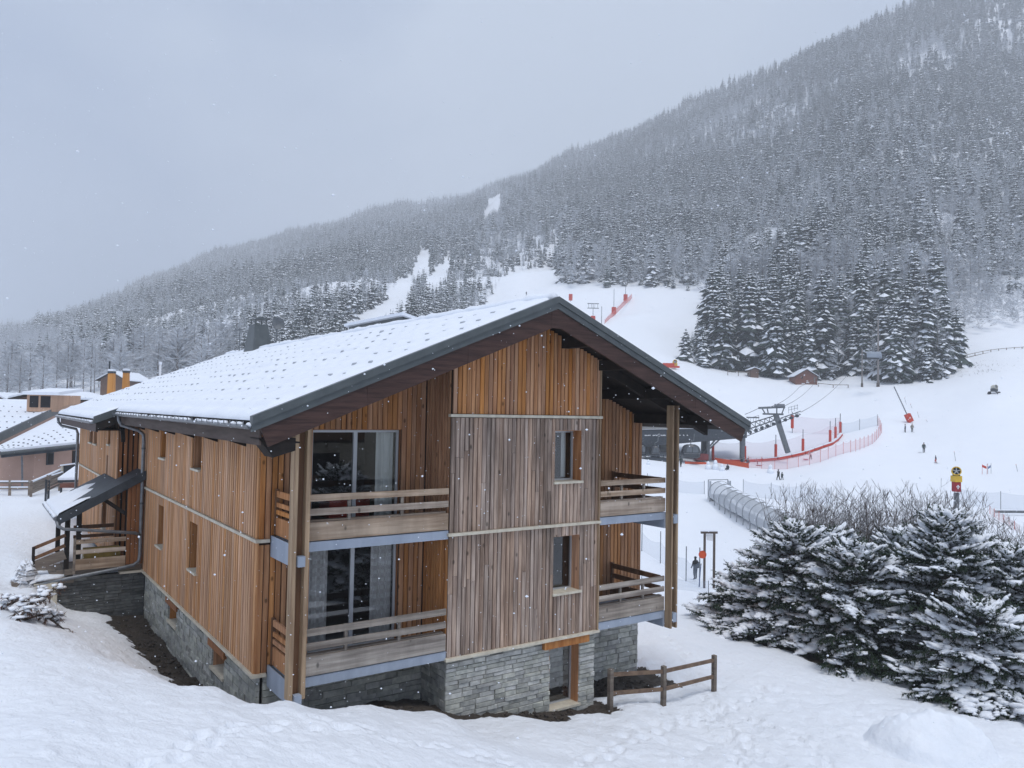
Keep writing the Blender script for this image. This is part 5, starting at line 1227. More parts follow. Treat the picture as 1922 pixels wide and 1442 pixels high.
# a house behind with low gable, and one with two orange chimneys
def house(px0, px1, ybase, ytop, yridge, d, label, wallm, depth=7, name='house', snowm=None):
    a, b = P3(px0, ybase, d), P3(px1, ybase, d); z0 = min(a[2], b[2]) - 1.5; z1 = P3((px0+px1)/2, ytop, d)[2]; z2 = P3((px0+px1)/2, yridge, d)[2]
    t = thing(name, ((a[0]+b[0])/2, (a[1]+b[1])/2, z0), label, 'house'); A_ = np.array([a[0], a[1], z0]); B_ = np.array([b[0], b[1], z0]); e = (B_ - A_) / np.linalg.norm(B_ - A_)
    up = lambda q, z: np.array([q[0], q[1], z]); m_ = (A_ + B_) / 2
    MB().prism([A_, B_, up(B_, z1), up(m_, z2), up(A_, z1)], FH * depth).build('wall', wallm, t)
    for s_, q in ((-1, A_), (1, B_)):
        o = e * s_ * .7; dz = (z2 - z1) / np.linalg.norm(m_ - q) * .7
        c = [up(q + o, z1 - dz), up(m_, z2), up(m_, z2 + .12), up(q + o, z1 - dz + .12)]; c = [p_ - FH * .7 for p_ in c]
        rf_ = MB().prism(c, FH * (depth + 1.2)).build('roof', m_dark, t)
        c = [p_ + np.array([0, 0, .125]) for p_ in c]; c = [c[0], c[1], c[1] + [0, 0, .2], c[0] + [0, 0, .2]]
        MB().prism([p_ + FH * .1 for p_ in c], FH * (depth + 1.0)).build('roof_snow', m_snow_roof, t)
    return t
m_cabin = pmat('dark_log', (.17, .10, .07), (.10, .06, .045), sc_=3, st=(1, 1, 5), rough=.85)
h2 = house(36, 118, 762, 748, 738, 75, 'low brown house with snowy gable roof behind the timber dormer', m_cabin, 8, 'log_house')
h3 = house(188, 234, 735, 712, 699, 150, 'distant dark house with snowy roof in the valley trees', m_cabin, 10, 'log_house')
h4 = house(-30, 16, 758, 752, 742, 80, 'snow-roofed house cut off by the left picture edge', m_cabin, 8, 'log_house')
def chimney_tower(px0, px1, y0, y1, d, lab):
    a, b = P3(px0, y0, d), P3(px1, y0, d); z1 = P3(px0, y1, d)[2]; z0 = a[2] - 6; c = (a + b) / 2; hw = np.linalg.norm((b - a)[:2]) / 2
    t = thing('timber_chimney', (c[0], c[1], z0), lab, 'chimney', 'orange timber chimneys behind the roof')
    m_ = bpy.data.materials.get('orange_cladding') or pmat('orange_cladding', (.58, .27, .07), (.47, .20, .05), sc_=4, st=V, rand=.1)
    P = [c + RH * s1 * hw * k + FH * s2 * hw * k + np.array([0, 0, dz]) for dz, k in ((z0 - c[2], 1.25), (z1 - c[2], .8)) for s1, s2 in ((-1,-1),(1,-1),(1,1),(-1,1))]
    MB().add(P, [(0,3,2,1),(4,5,6,7),(0,1,5,4),(1,2,6,5),(2,3,7,6),(3,0,4,7)]).build('shaft', m_, t)
    q = c.copy(); q[2] = z1; MB().obox(q + [0, 0, .08], RH * hw * .9, FH * hw * .9, (0, 0, .08)).build('cap', m_dkst, t); MB().obox(q + [0, 0, .24], RH * hw * .8, FH * hw * .8, (0, 0, .08)).build('cap_snow', m_snow_roof, t)
    return t
t = chimney_tower(203, 215, 726, 701, 58, 'left of two orange timber chimneys rising behind the chalet roof'); q = P3(205, 701, 58); MB().tube([q, q + np.array([0, 0, .9])], .06, 6).build('flue', m_dkst, t)
chimney_tower(231, 242, 718, 700, 60, 'right of two orange timber chimneys rising behind the chalet roof')
p = P3(301, 684, 62); lp = thing('white_pole', (p[0], p[1], p[2] - 6), 'thin white pole standing behind the chalet roof', 'pole'); MB().tube([p - np.array([0, 0, 6]), p], .09, 6).build('shaft', m_white, lp); MB().tube([p, p + np.array([0, 0, .2])], .12, 6).build('cap', m_snow_roof, lp)
# white-railed terrace, ramp and steps by the pink house
rt_ = thing('terrace_railing', gpt(*P3(30, 915, 43)[:2]), 'grey two-rail timber railing in front of the pink house', 'railing')
for y in (905, 916): MB().beam(P3(-60, y, 43), P3(57, y, 43), .07, .14).build('rail', m_rough, rt_); MB().beam(P3(-60, y - 1.6, 43), P3(57, y - 1.6, 43), .09, .07).build('rail_snow', m_snow_roof, rt_)
for x in (-30, 19, 56): a = P3(x, 903, 43); MB().box(a[0]-.07, a[0]+.07, a[1]-.07, a[1]+.07, gpt(a[0], a[1])[2] - .2, a[2] + .05).build('post', m_rough, rt_)
rp = thing('ramp_railing', gpt(*P3(85, 905, 42)[:2]), 'slatted wooden ramp parapet rising beside the pink wall', 'railing')
for k in range(5):
    a, b = P3(58, 909 + k * 4.2, 42.5), P3(114, 885 + k * 4.2, 46); MB().beam(a, b, .05, .10).build('board', m_rough, rp)
MB().beam(P3(58, 905, 42.5), P3(114, 881, 46), .12, .07).build('top_snow', m_snow_roof, rp)
for x, y, d in ((59, 903, 42.4), (88, 892, 44.2), (113, 880, 46.1)): a = P3(x, y, d); MB().box(a[0]-.06, a[0]+.06, a[1]-.06, a[1]+.06, gpt(a[0], a[1])[2] - .3, a[2]).build('post', m_rough, rp)
sp_ = thing('step_railing', gpt(*P3(105, 910, 40)[:2]), 'dark stepped handrail beside the snowy stair roof', 'railing')
for k in range(4): MB().beam(P3(87, 903 + k * 6, 40), P3(117, 889 + k * 6, 42), .05, .08).build('rail', m_rough, sp_)
MB().beam(P3(98, 892, 40.3), P3(117, 886, 42), .09, .05).build('rail_snow', m_snow_roof, sp_)
for x, y, d in ((87, 900, 40), (92, 900, 40.3), (116, 887, 42)): a = P3(x, y, d); MB().box(a[0]-.05, a[0]+.05, a[1]-.05, a[1]+.05, gpt(a[0], a[1])[2] - .2, a[2]).build('post', m_dkst, sp_)
sr = thing('stair_shelter', gpt(*P3(130, 905, 41)[:2]), 'low snow-covered stair shelter with grey side panel left of the wing', 'shelter')
slab([P3(108, 906, 40.5), P3(150, 905, 40.5), P3(150, 876, 45)], .12, m_dkst, 'roof', sr, (0, 0, 1)); slab([q + np.array([0, 0, .125]) for q in (P3(108, 906, 40.5), P3(150, 905, 40.5), P3(150, 876, 45))], .12, m_snow_roof, 'roof_snow', sr, (0, 0, 1))
MB().prism([P3(116, 900, 46), P3(150, 893, 46), P3(150, 871, 46), P3(116, 875, 46)], FH * .15).build('side_panel', m_dkst, sr); MB().prism([P3(114, 902, 45.9), P3(117.5, 902, 45.9), P3(117.5, 874, 45.9), P3(114, 874, 45.9)], FH * .1).build('panel_edge', m_trim, sr)
MB().beam(P3(114, 873.5, 45.9), P3(150, 869, 45.9), .16, .07).build('panel_snow', m_snow_roof, sr)
MB().prism([P3(112, 916, 40.4), P3(150, 916, 40.4), P3(150, 907, 40.4), P3(112, 908, 40.4)], FH * .2).build('base_wall', m_brownhut, sr)

# what the balcony glass mirrors: the neighbouring house, a spruce and a mound beside the viewpoint
nb_ = thing('neighbour_house', gpt(21, -13), 'pale neighbouring house with dark balcony, seen only mirrored in the balcony glass', 'house')
gz1 = gpt(21, -13)[2]; MB().box(13, 30, -20, -13, gz1 - 2, gz1 + 9).build('wall', m_trim, nb_); MB().prism([(12, -21, gz1 + 9), (31, -21, gz1 + 9), (21.5, -21, gz1 + 12.5)], (0, 9, 0)).build('roof', m_dark, nb_)
for z in (1.2, 4.2): 
    MB().box(15, 20, -12.98, -11.6, gz1 + z + 1.3, gz1 + z + 1.45).build('balcony_floor', m_dark, nb_); MB().box(15, 20, -11.65, -11.55, gz1 + z + 1.45, gz1 + z + 2.4).build('balcony_front', m_post_dk, nb_); MB().box(16, 19, -12.99, -12.95, gz1 + z + 1.5, gz1 + z + 3.6).build('window', m_black, nb_)
src = [o for o in bpy.data.objects if o.name.startswith('spruce_tree') and o.get('group') == 'snow-laden spruces beside the chalet'][2]
cpy = src.copy(); COL.objects.link(cpy); cpy.location = tuple(gpt(13.5, .5)); cpy['label'] = 'snowy spruce beside the viewpoint, seen only mirrored in the balcony glass'; cpy['group'] = 'mirrored surroundings'
for chd in src.children: q = chd.copy(); COL.objects.link(q); q.parent = cpy

# ------------------------------------------------------------------ ski field: lift station
ST = thing('lift_station', gpt(*at(1310, 862, 128)[:2]), 'dark grey gondola lift station with overhanging canopy behind the chalet post', 'lift station')
def pb(x0, y0, x1, y1, d, th, mat_, name, par, back=None):      # box whose front face fills these pixels at depth d, th metres deep
    a, b = at(x0, y1, d), at(x1, y0, d); w_ = (b - a) @ RH; q = a
    P = [q, q + RH * w_, q + RH * w_ + ZH * (b[2] - a[2]), q + ZH * (b[2] - a[2])]
    return MB().prism(P, FH * th).build(name, mat_, par)
pb(1186, 780, 1283, 813, 129, 7, pmat('station_grey', (.23, .225, .215), (.19, .185, .18), sc_=.5, rough=.7), 'machine_housing', ST)
q = [at(1150, 834, 127), at(1216, 838, 127), at(1402, 822, 127), at(1402, 803, 127), at(1200, 808, 127), at(1150, 808, 127)]
cnp = MB().prism(q, FH * 8).build('canopy', m_dkst, ST)
MB().prism([at(1150, 808, 126.8), at(1402, 803, 126.8), at(1402, 800.5, 130), at(1150, 805.5, 130)], FH * 6 + ZH * .25).build('canopy_snow', m_snow_roof, cnp)
# illegible white lettering along the canopy edge
rl = random.Random(9); wl = MB()
for xs_, n in ((1211, 4), (1226, 4), (1242, 3), (1276, 1), (1283, 1), (1290, 1), (1373, 3), (1384, 5)):
    for k in range(n):
        x = xs_ + k * 2.9; h_ = rl.uniform(1.6, 2.4); p = at(x, 817.5 - (x - 1211) * .004, 126.88); m_ = rl.choice((0, 1, 2))
        wl.obox(p, RH * .07, FH * .03, ZH * h_ * .043)
        wl.obox(p + RH * .09 + ZH * rl.choice((-.07, 0, .07)), RH * .05, FH * .03, ZH * .03)
    if xs_ == 1226:
        c = at(1237, 817, 126.88); wl.tube([c + RH * .2 * cos(j * pi / 6) + ZH * .2 * sin(j * pi / 6) for j in range(13)], .03, 4, cap=False)
wl.build('lettering', m_white, cnp)
def col(x0, x1, y0, y1, d, th, mat_=m_dkst, name='column'): return pb(x0, y0, x1, y1, d, th, mat_, name, ST)
col(1240, 1256, 830, 864, 131, 1.6, pmat('concrete', (.27, .28, .28), (.22, .23, .23), sc_=1)); col(1318, 1326, 826, 866, 130, 1.0); col(1327, 1333, 826, 868, 128, .6, m_steel); col(1391, 1399, 806, 866, 128, .9, m_steel)
for a, b in (((1352, 824), (1328, 846)), ((1344, 824), (1316, 856))): MB().beam(at(*a, 129), at(*b, 129), .22, .22).build('strut', m_steel, ST)
pb(1195, 860, 1252, 868, 124, 3, m_dkst, 'platform', ST); pb(1308, 853, 1330, 864, 126, 2.5, pmat('dark_red', (.22, .05, .05), (.15, .03, .03), sc_=2), 'control_box', ST)
for x in (1212, 1222, 1232, 1245): pb(x, 854, x + 1.0, 861, 123.8, .1, m_dkst, 'guard_post', ST)
pb(1205, 855, 1250, 856, 123.8, .1, m_dkst, 'guard_rail', ST)
# gondola cabins
def gondola(px0, px1, y0, y1, d, label):
    c = at((px0 + px1) / 2, (y0 + y1) / 2, d); wv = (px1 - px0) / F * d / 2; hv = (y1 - y0) / F * d / 2
    g = thing('gondola_cabin', c - ZH * hv, label, 'gondola', 'gondola cabins in the lift station')
    sh = MB(); n = 20; prof = []
    for i in range(n):
        t_ = 2 * pi * i / n; cx2, sy2 = cos(t_), sin(t_); e = .55; prof.append((np.sign(cx2) * abs(cx2) ** e, np.sign(sy2) * abs(sy2) ** (e if sy2 > 0 else .35)))
    dep = 1.1; rings = [(-1, .72), (-.8, .93), (0, 1), (.8, .93), (1, .72)]
    for f, s_ in rings:
        for a, b in prof: sh.v.append(tuple(c + RH * a * wv * s_ * (1 - .18 * max(b, 0)) + ZH * b * hv * s_ + FH * f * dep))
    for k in range(4):
        for i in range(n): sh.f.append((k*n + i, k*n + (i+1) % n, (k+1)*n + (i+1) % n, (k+1)*n + i)); sh.m.append(0)
    sh.f.append(tuple(reversed(range(n)))); sh.m.append(0); sh.f.append(tuple(4*n + i for i in range(n))); sh.m.append(0)
    sh.build('shell', pmat('gondola_dark', (.03, .034, .04), rough=.25, spec=.6) if 'gondola_dark' not in bpy.data.materials else bpy.data.materials['gondola_dark'], g, True)
    m_g = bpy.data.materials.get('gondola_glass') or pmat('gondola_glass', (.10, .115, .13), (.05, .06, .07), sc_=.8, rough=.1, spec=.8)
    for a, b in ((-.78, -.06), (.06, .78)): MB().prism([c + RH * a * wv * .85 - ZH * hv * .1, c + RH * b * wv * .85 - ZH * hv * .1, c + RH * b * wv * .66 + ZH * hv * .68, c + RH * a * wv * .66 + ZH * hv * .68], -FH * .06).build('window', m_g, g).location -= Vector(FH * (dep * .98))
    MB().prism([c - RH * wv * .9 - ZH * hv * .30, c + RH * wv * .9 - ZH * hv * .30, c + RH * wv * .9 - ZH * hv * .22, c - RH * wv * .9 - ZH * hv * .22], -FH * .06).build('ski_rack', m_steel, g).location -= Vector(FH * (dep + .04))
    MB().tube([c + ZH * hv, c + ZH * (hv + .35), c + RH * .45 + ZH * (hv + .6), c + RH * .55 + ZH * (hv + 1.7)], .07, 6).build('hanger_arm', m_steel, g)
gondola(1279, 1314, 834, 861, 125, 'dark gondola cabin hanging right of the chalet balcony post'); gondola(1220, 1238, 836, 860, 126, 'narrow dark gondola cabin seen between wall and balcony post'); gondola(1195, 1212, 834, 860, 127, 'gondola cabin half hidden behind the chalet wall')
# tower with rope guide truss
TW = thing('lift_tower', gpt(*at(1478, 848, 128)[:2]), 'grey lift tower with cross-arm, catwalk and rope wheels', 'lift tower')
MB().beam(at(1479, 850, 128), at(1456, 778, 128), .7, .7, FH).build('mast', m_steel, TW)
MB().beam(at(1424, 766, 128), at(1473, 764, 128), .35, .4, FH).build('cross_arm', m_steel, TW); MB().beam(at(1432, 777, 128), at(1470, 778, 128), .3, .35, FH).build('cross_arm', m_steel, TW)
for a, b in (((1430, 766), (1437, 778)), ((1472, 765), (1467, 778)), ((1440, 766), (1442, 777)), ((1458, 766), (1458, 777))): MB().beam(at(*a, 128), at(*b, 128), .16, .16, FH).build('brace', m_steel, TW)
pb(1458, 758.5, 1473, 763.5, 127, 1.2, m_gutter, 'sheave_cover', TW)
tr_ = MB()
def truss(a0, a1, h0, h1, n, d0, d1, mb):
    for k in range(n):
        f, g = k / n, (k + 1) / n; A0 = at(a0[0] + (a1[0]-a0[0])*f, a0[1] + (a1[1]-a0[1])*f, d0 + (d1-d0)*f); A1 = at(a0[0] + (a1[0]-a0[0])*g, a0[1] + (a1[1]-a0[1])*g, d0 + (d1-d0)*g)
        B0, B1 = A0 - ZH * (h0 + (h1-h0)*f), A1 - ZH * (h0 + (h1-h0)*g)
        mb.beam(A0, A1, .16, .16); mb.beam(B0, B1, .13, .13); mb.beam(A0, B1, .09, .09); mb.beam(B0, A0, .08, .08)
truss((1400, 808), (1503, 772), 1.0, .5, 11, 127, 124, tr_); tr_.build('rope_truss', m_steel, TW)
tr_ = MB(); truss((1400, 797), (1462, 778), .9, .7, 7, 130, 130, tr_); tr_.build('rope_truss', m_dkst, TW)
sh = MB()
for k in range(9):
    p = at(1408 + k * 11, 808.5 - k * 3.85 + 3, 126.5 - k * .3); sh.tube([p - FH * .15, p + FH * .15], .27, 10)
sh.build('sheave_train', m_dkst, TW)
rlw = MB()
for k in range(4): a = at(1480 + k * 5.5, 776 - k * 2.0, 124.5); rlw.tube([a, a + ZH * .95], .03, 4)
rlw.beam(at(1480, 765, 124.5), at(1498, 761, 124.5), .05, .05).beam(at(1480, 770, 124.5), at(1498, 766, 124.5), .05, .05).build('catwalk_rail', m_steel, TW)
rlw = MB()
for k in range(5): a = at(1404 + k * 5, 796 - k * 1.4, 129); rlw.tube([a, a + ZH * .9], .03, 4)
rlw.beam(at(1404, 786, 129), at(1424, 780, 129), .05, .05).build('catwalk_rail', m_steel, TW)
pb(1403, 783, 1425, 785, 129, .6, m_steel, 'platform_arm', TW)
m_cable = pmat('cable', (.10, .105, .11), rough=.6)
def cable(pts, label, r=.045):
    P = []
    for (a, b) in zip(pts[:-1], pts[1:]):
        A_, B_ = at(*a), at(*b)
        for k in range(12): f = k / 12; P.append(A_ * (1-f) + B_ * f - ZH * np.linalg.norm(B_ - A_) * .012 * 4 * f * (1-f))
    P.append(at(*pts[-1])); MB().tube(P, r, 4).build('lift_cable', m_cable, tag=(label, 'cable', 'lift cables'))
cable([(1503, 774, 124), (1592, 702, 185), (1720, 600, 300)], 'lowest lift cable rising from the tower catwalk end toward the forest')
cable([(1470, 763, 127), (1530, 718, 175), (1600, 665, 235), (1720, 575, 340)], 'middle lift cable rising from the tower past the brown hut')
cable([(1448, 763, 128), (1500, 727, 170), (1590, 660, 240), (1700, 575, 350)], 'highest lift cable rising from the tower toward the forest')
cable([(1425, 766, 128), (1398, 778, 126)], 'short lift cable from the tower cross-arm to the station')
# hanging six-seat chair, grey bubble down
CH = thing('lift_chair', at(1638, 677, 182), 'grey six-seat lift chair hanging in front of the forest', 'lift chair'); c = at(1638, 668, 182); wv = 14 / F * 182
sb_ = MB(); P = []
for k in range(8):
    t_ = -.35 + k / 7 * 1.9; P += [c - RH * wv + FH * (-.9 * cos(t_)) + ZH * (1.1 * sin(t_) - .1), c + RH * wv + FH * (-.9 * cos(t_)) + ZH * (1.1 * sin(t_) - .1)]
sb_.add(P, [(2*i, 2*i+1, 2*i+3, 2*i+2) for i in range(7)]).build('bubble', pmat('bubble_grey', (.25, .29, .34), (.20, .23, .28), sc_=.6, rough=.3), CH, True)
MB().obox(c - ZH * .75, RH * wv, FH * .45, ZH * .08).build('seat', m_dkst, CH); MB().obox(c - ZH * .2 + FH * .45, RH * wv, FH * .06, ZH * .55).build('backrest', m_dkst, CH)
for k in range(2): MB().tube([c - RH * wv * (.5 - k) - ZH * .8 - FH * .3, c - RH * wv * (.5 - k) - ZH * 1.5 - FH * .5], .04, 5).build('foot_rest', m_steel, CH)
MB().tube([c + ZH * .9, c + ZH * 1.6, c + ZH * 2.6 + RH * .2], .06, 6).build('hanger_arm', m_steel, CH)
# slim masts by the forest
def mast(x, yb, yt, d, r, label, lamp=False):
    a = at(x, yb, d); a[2] = gpt(a[0], a[1])[2]; top = at(x, yt, d)[2]; t = thing('steel_mast', a, label, 'mast')
    MB().tube([a - ZH * .5, (a[0], a[1], top)], [r, r * .7], 8).build('shaft', m_greybark, t); MB().tube([a - ZH * .3, a + ZH * 1.0], [r * 1.5, r * 1.3], 8).build('foot_pad', m_bark, t); return t
mast(1648, 720, 600, 190, .28, 'tall thick grey mast at the forest edge right of the lift chair'); mast(1618, 714, 655, 192, .2, 'slim grey mast left of the lift chair')

# ------------------------------------------------------------------ huts and fences at the forest edge
ht = at(1515, 724, 196); ht[2] = gpt(ht[0], ht[1])[2]
def hut(px0, px1, d, yb, yt, yr, label, mat_, depth, wins=True):
    a, b = at(px0, yb, d), at(px1, yb, d); z0 = (a[2] + b[2]) / 2; z1 = at(px0, yt, d)[2]; z2 = at((px0+px1)/2, yr, d)[2]; m_ = (a + b) / 2; e = nrm_((b - a) * [1, 1, 0])
    t = thing('wooden_hut', (m_[0], m_[1], z0), label, 'hut'); up = lambda q, z: np.array([q[0], q[1], z])
    MB().prism([up(a, z0 - 1), up(b, z0 - 1), up(b, z1), up(m_, z2), up(a, z1)], FH * depth).build('wall', mat_, t)
    for s_, q in ((-1, a), (1, b)):
        dz = (z2 - z1) / np.linalg.norm((m_ - q)[:2]) * .5; cc = [up(q + e * s_ * .5, z1 - dz), up(m_, z2), up(m_, z2 + .12), up(q + e * s_ * .5, z1 - dz + .12)]; cc = [p_ - FH * .4 for p_ in cc]
        MB().prism(cc, FH * (depth + .8)).build('roof', m_dark, t); cc = [p_ + ZH * .125 for p_ in cc]
        MB().prism([cc[0] + FH * .1, cc[1] + FH * .1, cc[1] + ZH * .2 + FH * .1, cc[0] + ZH * .2 + FH * .1], FH * (depth + .6)).build('roof_snow', m_snow_roof, t)
    return t, m_, e, z0, z1
t, m_, e, z0, z1 = hut(1493, 1534, 196, 722, 706, 694, 'small reddish-brown wooden hut with snowy gable roof at the forest edge', m_brownhut, 4.5)
for u0, u1, v0, v1, mat_, nm in ((-1.3, -.9, 1.5, 2.0, m_black, 'vent'), (.0, .7, .35, .6, m_white, 'notice_board'), (.0, .45, .8, 1.0, m_white, 'notice_board'), (-1.2, -.4, .15, .3, m_snow_roof, 'sill_snow'), (1.9, 2.15, .6, 1.9, m_greybark, 'door_post')):
    MB().prism([m_ + e * u0 + ZH * v0, m_ + e * u1 + ZH * v0, m_ + e * u1 + ZH * v1, m_ + e * u0 + ZH * v1], -FH * .06).build(nm, mat_, t)
hut(1409, 1424, 203, 707, 694, 691, 'tiny dark wooden hut under the trees left of the brown hut', m_cabin, 3)
def rail_fence(p0, p1, d0, d1, n, label, h=1.1, rails=(1.0,), mat_=m_rough):
    A_, B_ = at(*p0, d0), at(*p1, d1); t = thing('rail_fence', gpt(*((A_ + B_) / 2)[:2]), label, 'fence'); last = None
    for k in range(n):
        q = A_ + (B_ - A_) * k / (n - 1); g = gpt(q[0], q[1]); MB().beam(g - ZH * .2, g + ZH * h, .14, .14, FH).build('post', mat_, t)
        if last is not None:
            for z in rails: MB().beam(last + ZH * z, g + ZH * z, .1, .14).build('rail', mat_, t)
        last = g
rail_fence((1536, 722), (1592, 724), 194, 192, 3, 'low single-rail fence running right from the brown hut'); rail_fence((1366, 702), (1406, 703), 204, 203, 3, 'short rail fence left of the tiny dark hut')
rail_fence((1800, 668), (1990, 655), 205, 212, 14, 'long rail fence along the scrubby slope at the right edge', 1.5, (.7, 1.4))
# scrub in the clearing
r_ = random.Random(31); scb = MB()
for k in range(520):
    x = r_.uniform(1800, 1945); y = r_.uniform(628, 712); d = np.interp(y, [620, 712], [225, 186]); q = at(x, y, d); g = gpt(q[0], q[1])
    for e in range(5):
        a = r_.uniform(0, 6.28); l = r_.uniform(.3, .9); dd = np.array([cos(a) * .6, sin(a) * .6, r_.uniform(.3, 1.)]) * l; w_ = np.array([-sin(a), cos(a), 0]) * .06
        scb.add([g - w_, g + w_, g + dd], [(0, 1, 2)])
T(scb.build('scrub', m_shrub), 'low dark scrub poking through snow on the right clearing', 'scrub', kind='stuff')

# ------------------------------------------------------------------ nets and padded posts
def net_fence(pts, h, matn, label, step=None, pole=.035, polem=None, polh=None, group=None, name='net_fence', sag=.12):
    """pts: list of (px,py,depth) at the foot; one net panel between poles, each pole its own part"""
    P = [at(*q) for q in pts]; seg = [np.linalg.norm((b - a)[:2]) for a, b in zip(P[:-1], P[1:])]; tot = sum(seg); n = max(1, round(tot / step)) if step else len(P) - 1
    def along(s_):
        for k, l in enumerate(seg):
            if s_ <= l + 1e-6: f = s_ / l; q = P[k] * (1-f) + P[k+1] * f; return gpt(q[0], q[1])
            s_ -= l
        return gpt(P[-1][0], P[-1][1])
    if step: Q = [along(tot * k / n) for k in range(n + 1)]
    else: Q = [gpt(q[0], q[1]) for q in P]
    t = thing(name, Q[len(Q)//2], label, 'net fence', group)
    for q in Q: MB().tube([q - ZH * .2, q + ZH * (polh or h * 1.06)], pole, 5).build('pole', polem or m_dkst, t)
    for a, b in zip(Q[:-1], Q[1:]):
        v = []; f = []
        for k in range(5):
            u = k / 4; q = a * (1-u) + b * u; q[2] = max(q[2], gpt(q[0], q[1])[2]); v += [q + ZH * .02, q + ZH * (h - sag * h * 4 * u * (1-u))]
        MB().add(v, [(2*k, 2*k+2, 2*k+3, 2*k+1) for k in range(4)]).build('net_panel', matn, t)
    return t, Q
net_fence([(1405, 868, 124), (1470, 866, 124), (1540, 858, 126), (1600, 842, 131), (1640, 822, 139), (1655, 806, 147), (1648, 794, 153)], 1.9, m_netred, 'long pink safety net on thin poles curving round the sledging area', 2.1, .03, m_red)
# tall net on padded posts
PADS = [(1338, 864, 130), (1398, 862, 129), (1456, 853, 131), (1507, 843, 134), (1558, 830, 139), (1568, 820, 143), (1577, 806, 150)]
t, Q = net_fence(PADS, 3.4, m_netpink, 'tall pale net hung between red padded posts behind the lift tower', None, .07, m_steel, 4.2)
for q in Q: MB().tube([q, q + ZH * 2.6], .23, 10).build('post_padding', m_red, t)
t, Q = net_fence([(1487, 803, 152), (1577, 806, 150)], 3.4, m_netpink, 'pale back net behind the lift tower truss', None, .07, m_steel, 4.0)
MB().tube([Q[0] + ZH * .8, Q[0] + ZH * 3.4], .28, 10).build('post_padding', m_red, t)
net_fence([(1580, 806, 151), (1612, 803, 152), (1647, 795, 153)], 2.2, m_netblue, 'faint pale net closing the far side of the sledging area', 5.0, .04)
# red ground padding along the tall net
pd = thing('ground_padding', gpt(*at(1460, 855, 130)[:2]), 'red ground padding lying along the foot of the tall net', 'padding')
for a, b in zip(PADS[:-1], PADS[1:]):
    A_, B_ = at(*a), at(*b); n = max(1, int(np.linalg.norm((B_ - A_)[:2]) / 2.2))
    for k in range(n):
        p0, p1 = A_ + (B_ - A_) * (k + .04) / n, A_ + (B_ - A_) * (k + .96) / n; p0, p1 = gpt(p0[0], p0[1], .2) - FH * .6, gpt(p1[0], p1[1], .2) - FH * .6
        MB().beam(p0, p1, .5, .42).build('pad', m_red, pd); MB().beam(p0 + ZH * .25, p1 + ZH * .25, .5, .1).build('pad_snow', m_snow_roof, pd)
ob = thing('orange_barrier', gpt(*at(1375, 866, 125)[:2]), 'bright orange tarpaulin barrier below the station canopy', 'barrier')
OB = [at(1342, 865, 128), at(1372, 867, 126), at(1405, 872, 123.5)]
for a, b in zip(OB[:-1], OB[1:]):
    a, b = gpt(*a[:2]), gpt(*b[:2]); MB().prism([a, b, b + ZH * .95, a + ZH * .95], FH * .06).build('tarpaulin', m_orange, ob)
for q in OB: g = gpt(*q[:2]); MB().tube([g, g + ZH * 1.1], .05, 6).build('post', m_red, ob)
ob2 = thing('orange_barrier', gpt(*at(1300, 864, 126)[:2]), 'thin orange strip barrier in front of the right gondola cabin', 'barrier'); a, b = at(1286, 864, 124), at(1330, 864, 126); a, b = gpt(*a[:2]), gpt(*b[:2])
MB().prism([a + ZH * .1, b + ZH * .1, b + ZH * .45, a + ZH * .45], FH * .05).build('tarpaulin', m_orange, ob2)
for q in (a, (a + b) / 2, b): MB().tube([q, q + ZH * .6], .04, 5).build('post', m_red, ob2)
# grey-blue nets
net_fence([(1215, 915, 105), (1322, 916, 100)], 1.7, m_netblue, 'grey net fence between the chalet post and the tunnel mouth', 5, .03)
net_fence([(1395, 918, 100), (1455, 925, 97), (1520, 932, 94), (1560, 934, 92)], 2.0, m_netblue, 'grey net fence running right behind the tunnel', 4.5, .03)
net_fence([(1800, 948, 90), (1870, 951, 88), (1960, 955, 86)], 1.9, m_netblue, 'grey net fence beyond the shrubs at the right edge', 5, .03)
net_fence([(1205, 1000, 70), (1240, 1010, 66), (1288, 1050, 58), (1313, 1085, 52)], 1.7, m_netblue, 'sagging blue net beside the standing person below the right balcony', None, .04, m_steel, 2.6, sag=.2)
net_fence([(1205, 1052, 50), (1270, 1092, 46), (1330, 1100, 46)], .7, m_netblue, 'low slack blue net near the snow slope under the balcony', 4, .02)
# red net and drag-lift posts on the upper slope
net_fence([(1135, 609, 262), (1152, 588, 285), (1170, 570, 310), (1186, 556, 330)], 2.2, sheer('net_red2', (.75, .12, .10), .6), 'short red net climbing the upper slope beside the drag lift', 3, .04, m_red)
def pylon(x, yb, yt, d, label, pad=True, arms=False, r=.12):
    a = at(x, yb, d); a = gpt(a[0], a[1]); top = at(x, yt, d)[2]; t = thing('drag_lift_pylon', a, label, 'pylon'); T_ = np.array([a[0], a[1], top]); MB().tube([a - ZH * .5, T_], [r, r * .7], 6).build('shaft', m_steel, t)
    if pad: MB().obox(a + ZH * 1.3, RH * .75, FH * .75, ZH * 1.3).build('padding', m_red, t)
    if arms:
        for z in (0, -1.6): MB().beam(T_ - RH * 2 + ZH * z, T_ + RH * 2 + ZH * z, .2, .25).build('cross_arm', m_steel, t)
        for k in (-1.6, -.6, .6, 1.6): MB().tube([T_ + RH * k - ZH * 1.6, T_ + RH * k + ZH * .1], .06, 5).build('wheel_bracket', m_steel, t)
pylon(1152, 588, 542, 290, 'thin drag-lift pylon with red padding on the upper slope'); pylon(1174, 563, 528, 325, 'highest drag-lift pylon with red padding at the top of the red net'); pylon(1113, 594, 570, 270, 'drag-lift pylon with double cross-arm just above the chalet ridge', True, True); pylon(1129, 605, 575, 262, 'bare thin pylon just above the chalet ridge', False)
pylon(1071, 560, 553, 330, 'small red-padded post left of the chalet ridge', True)
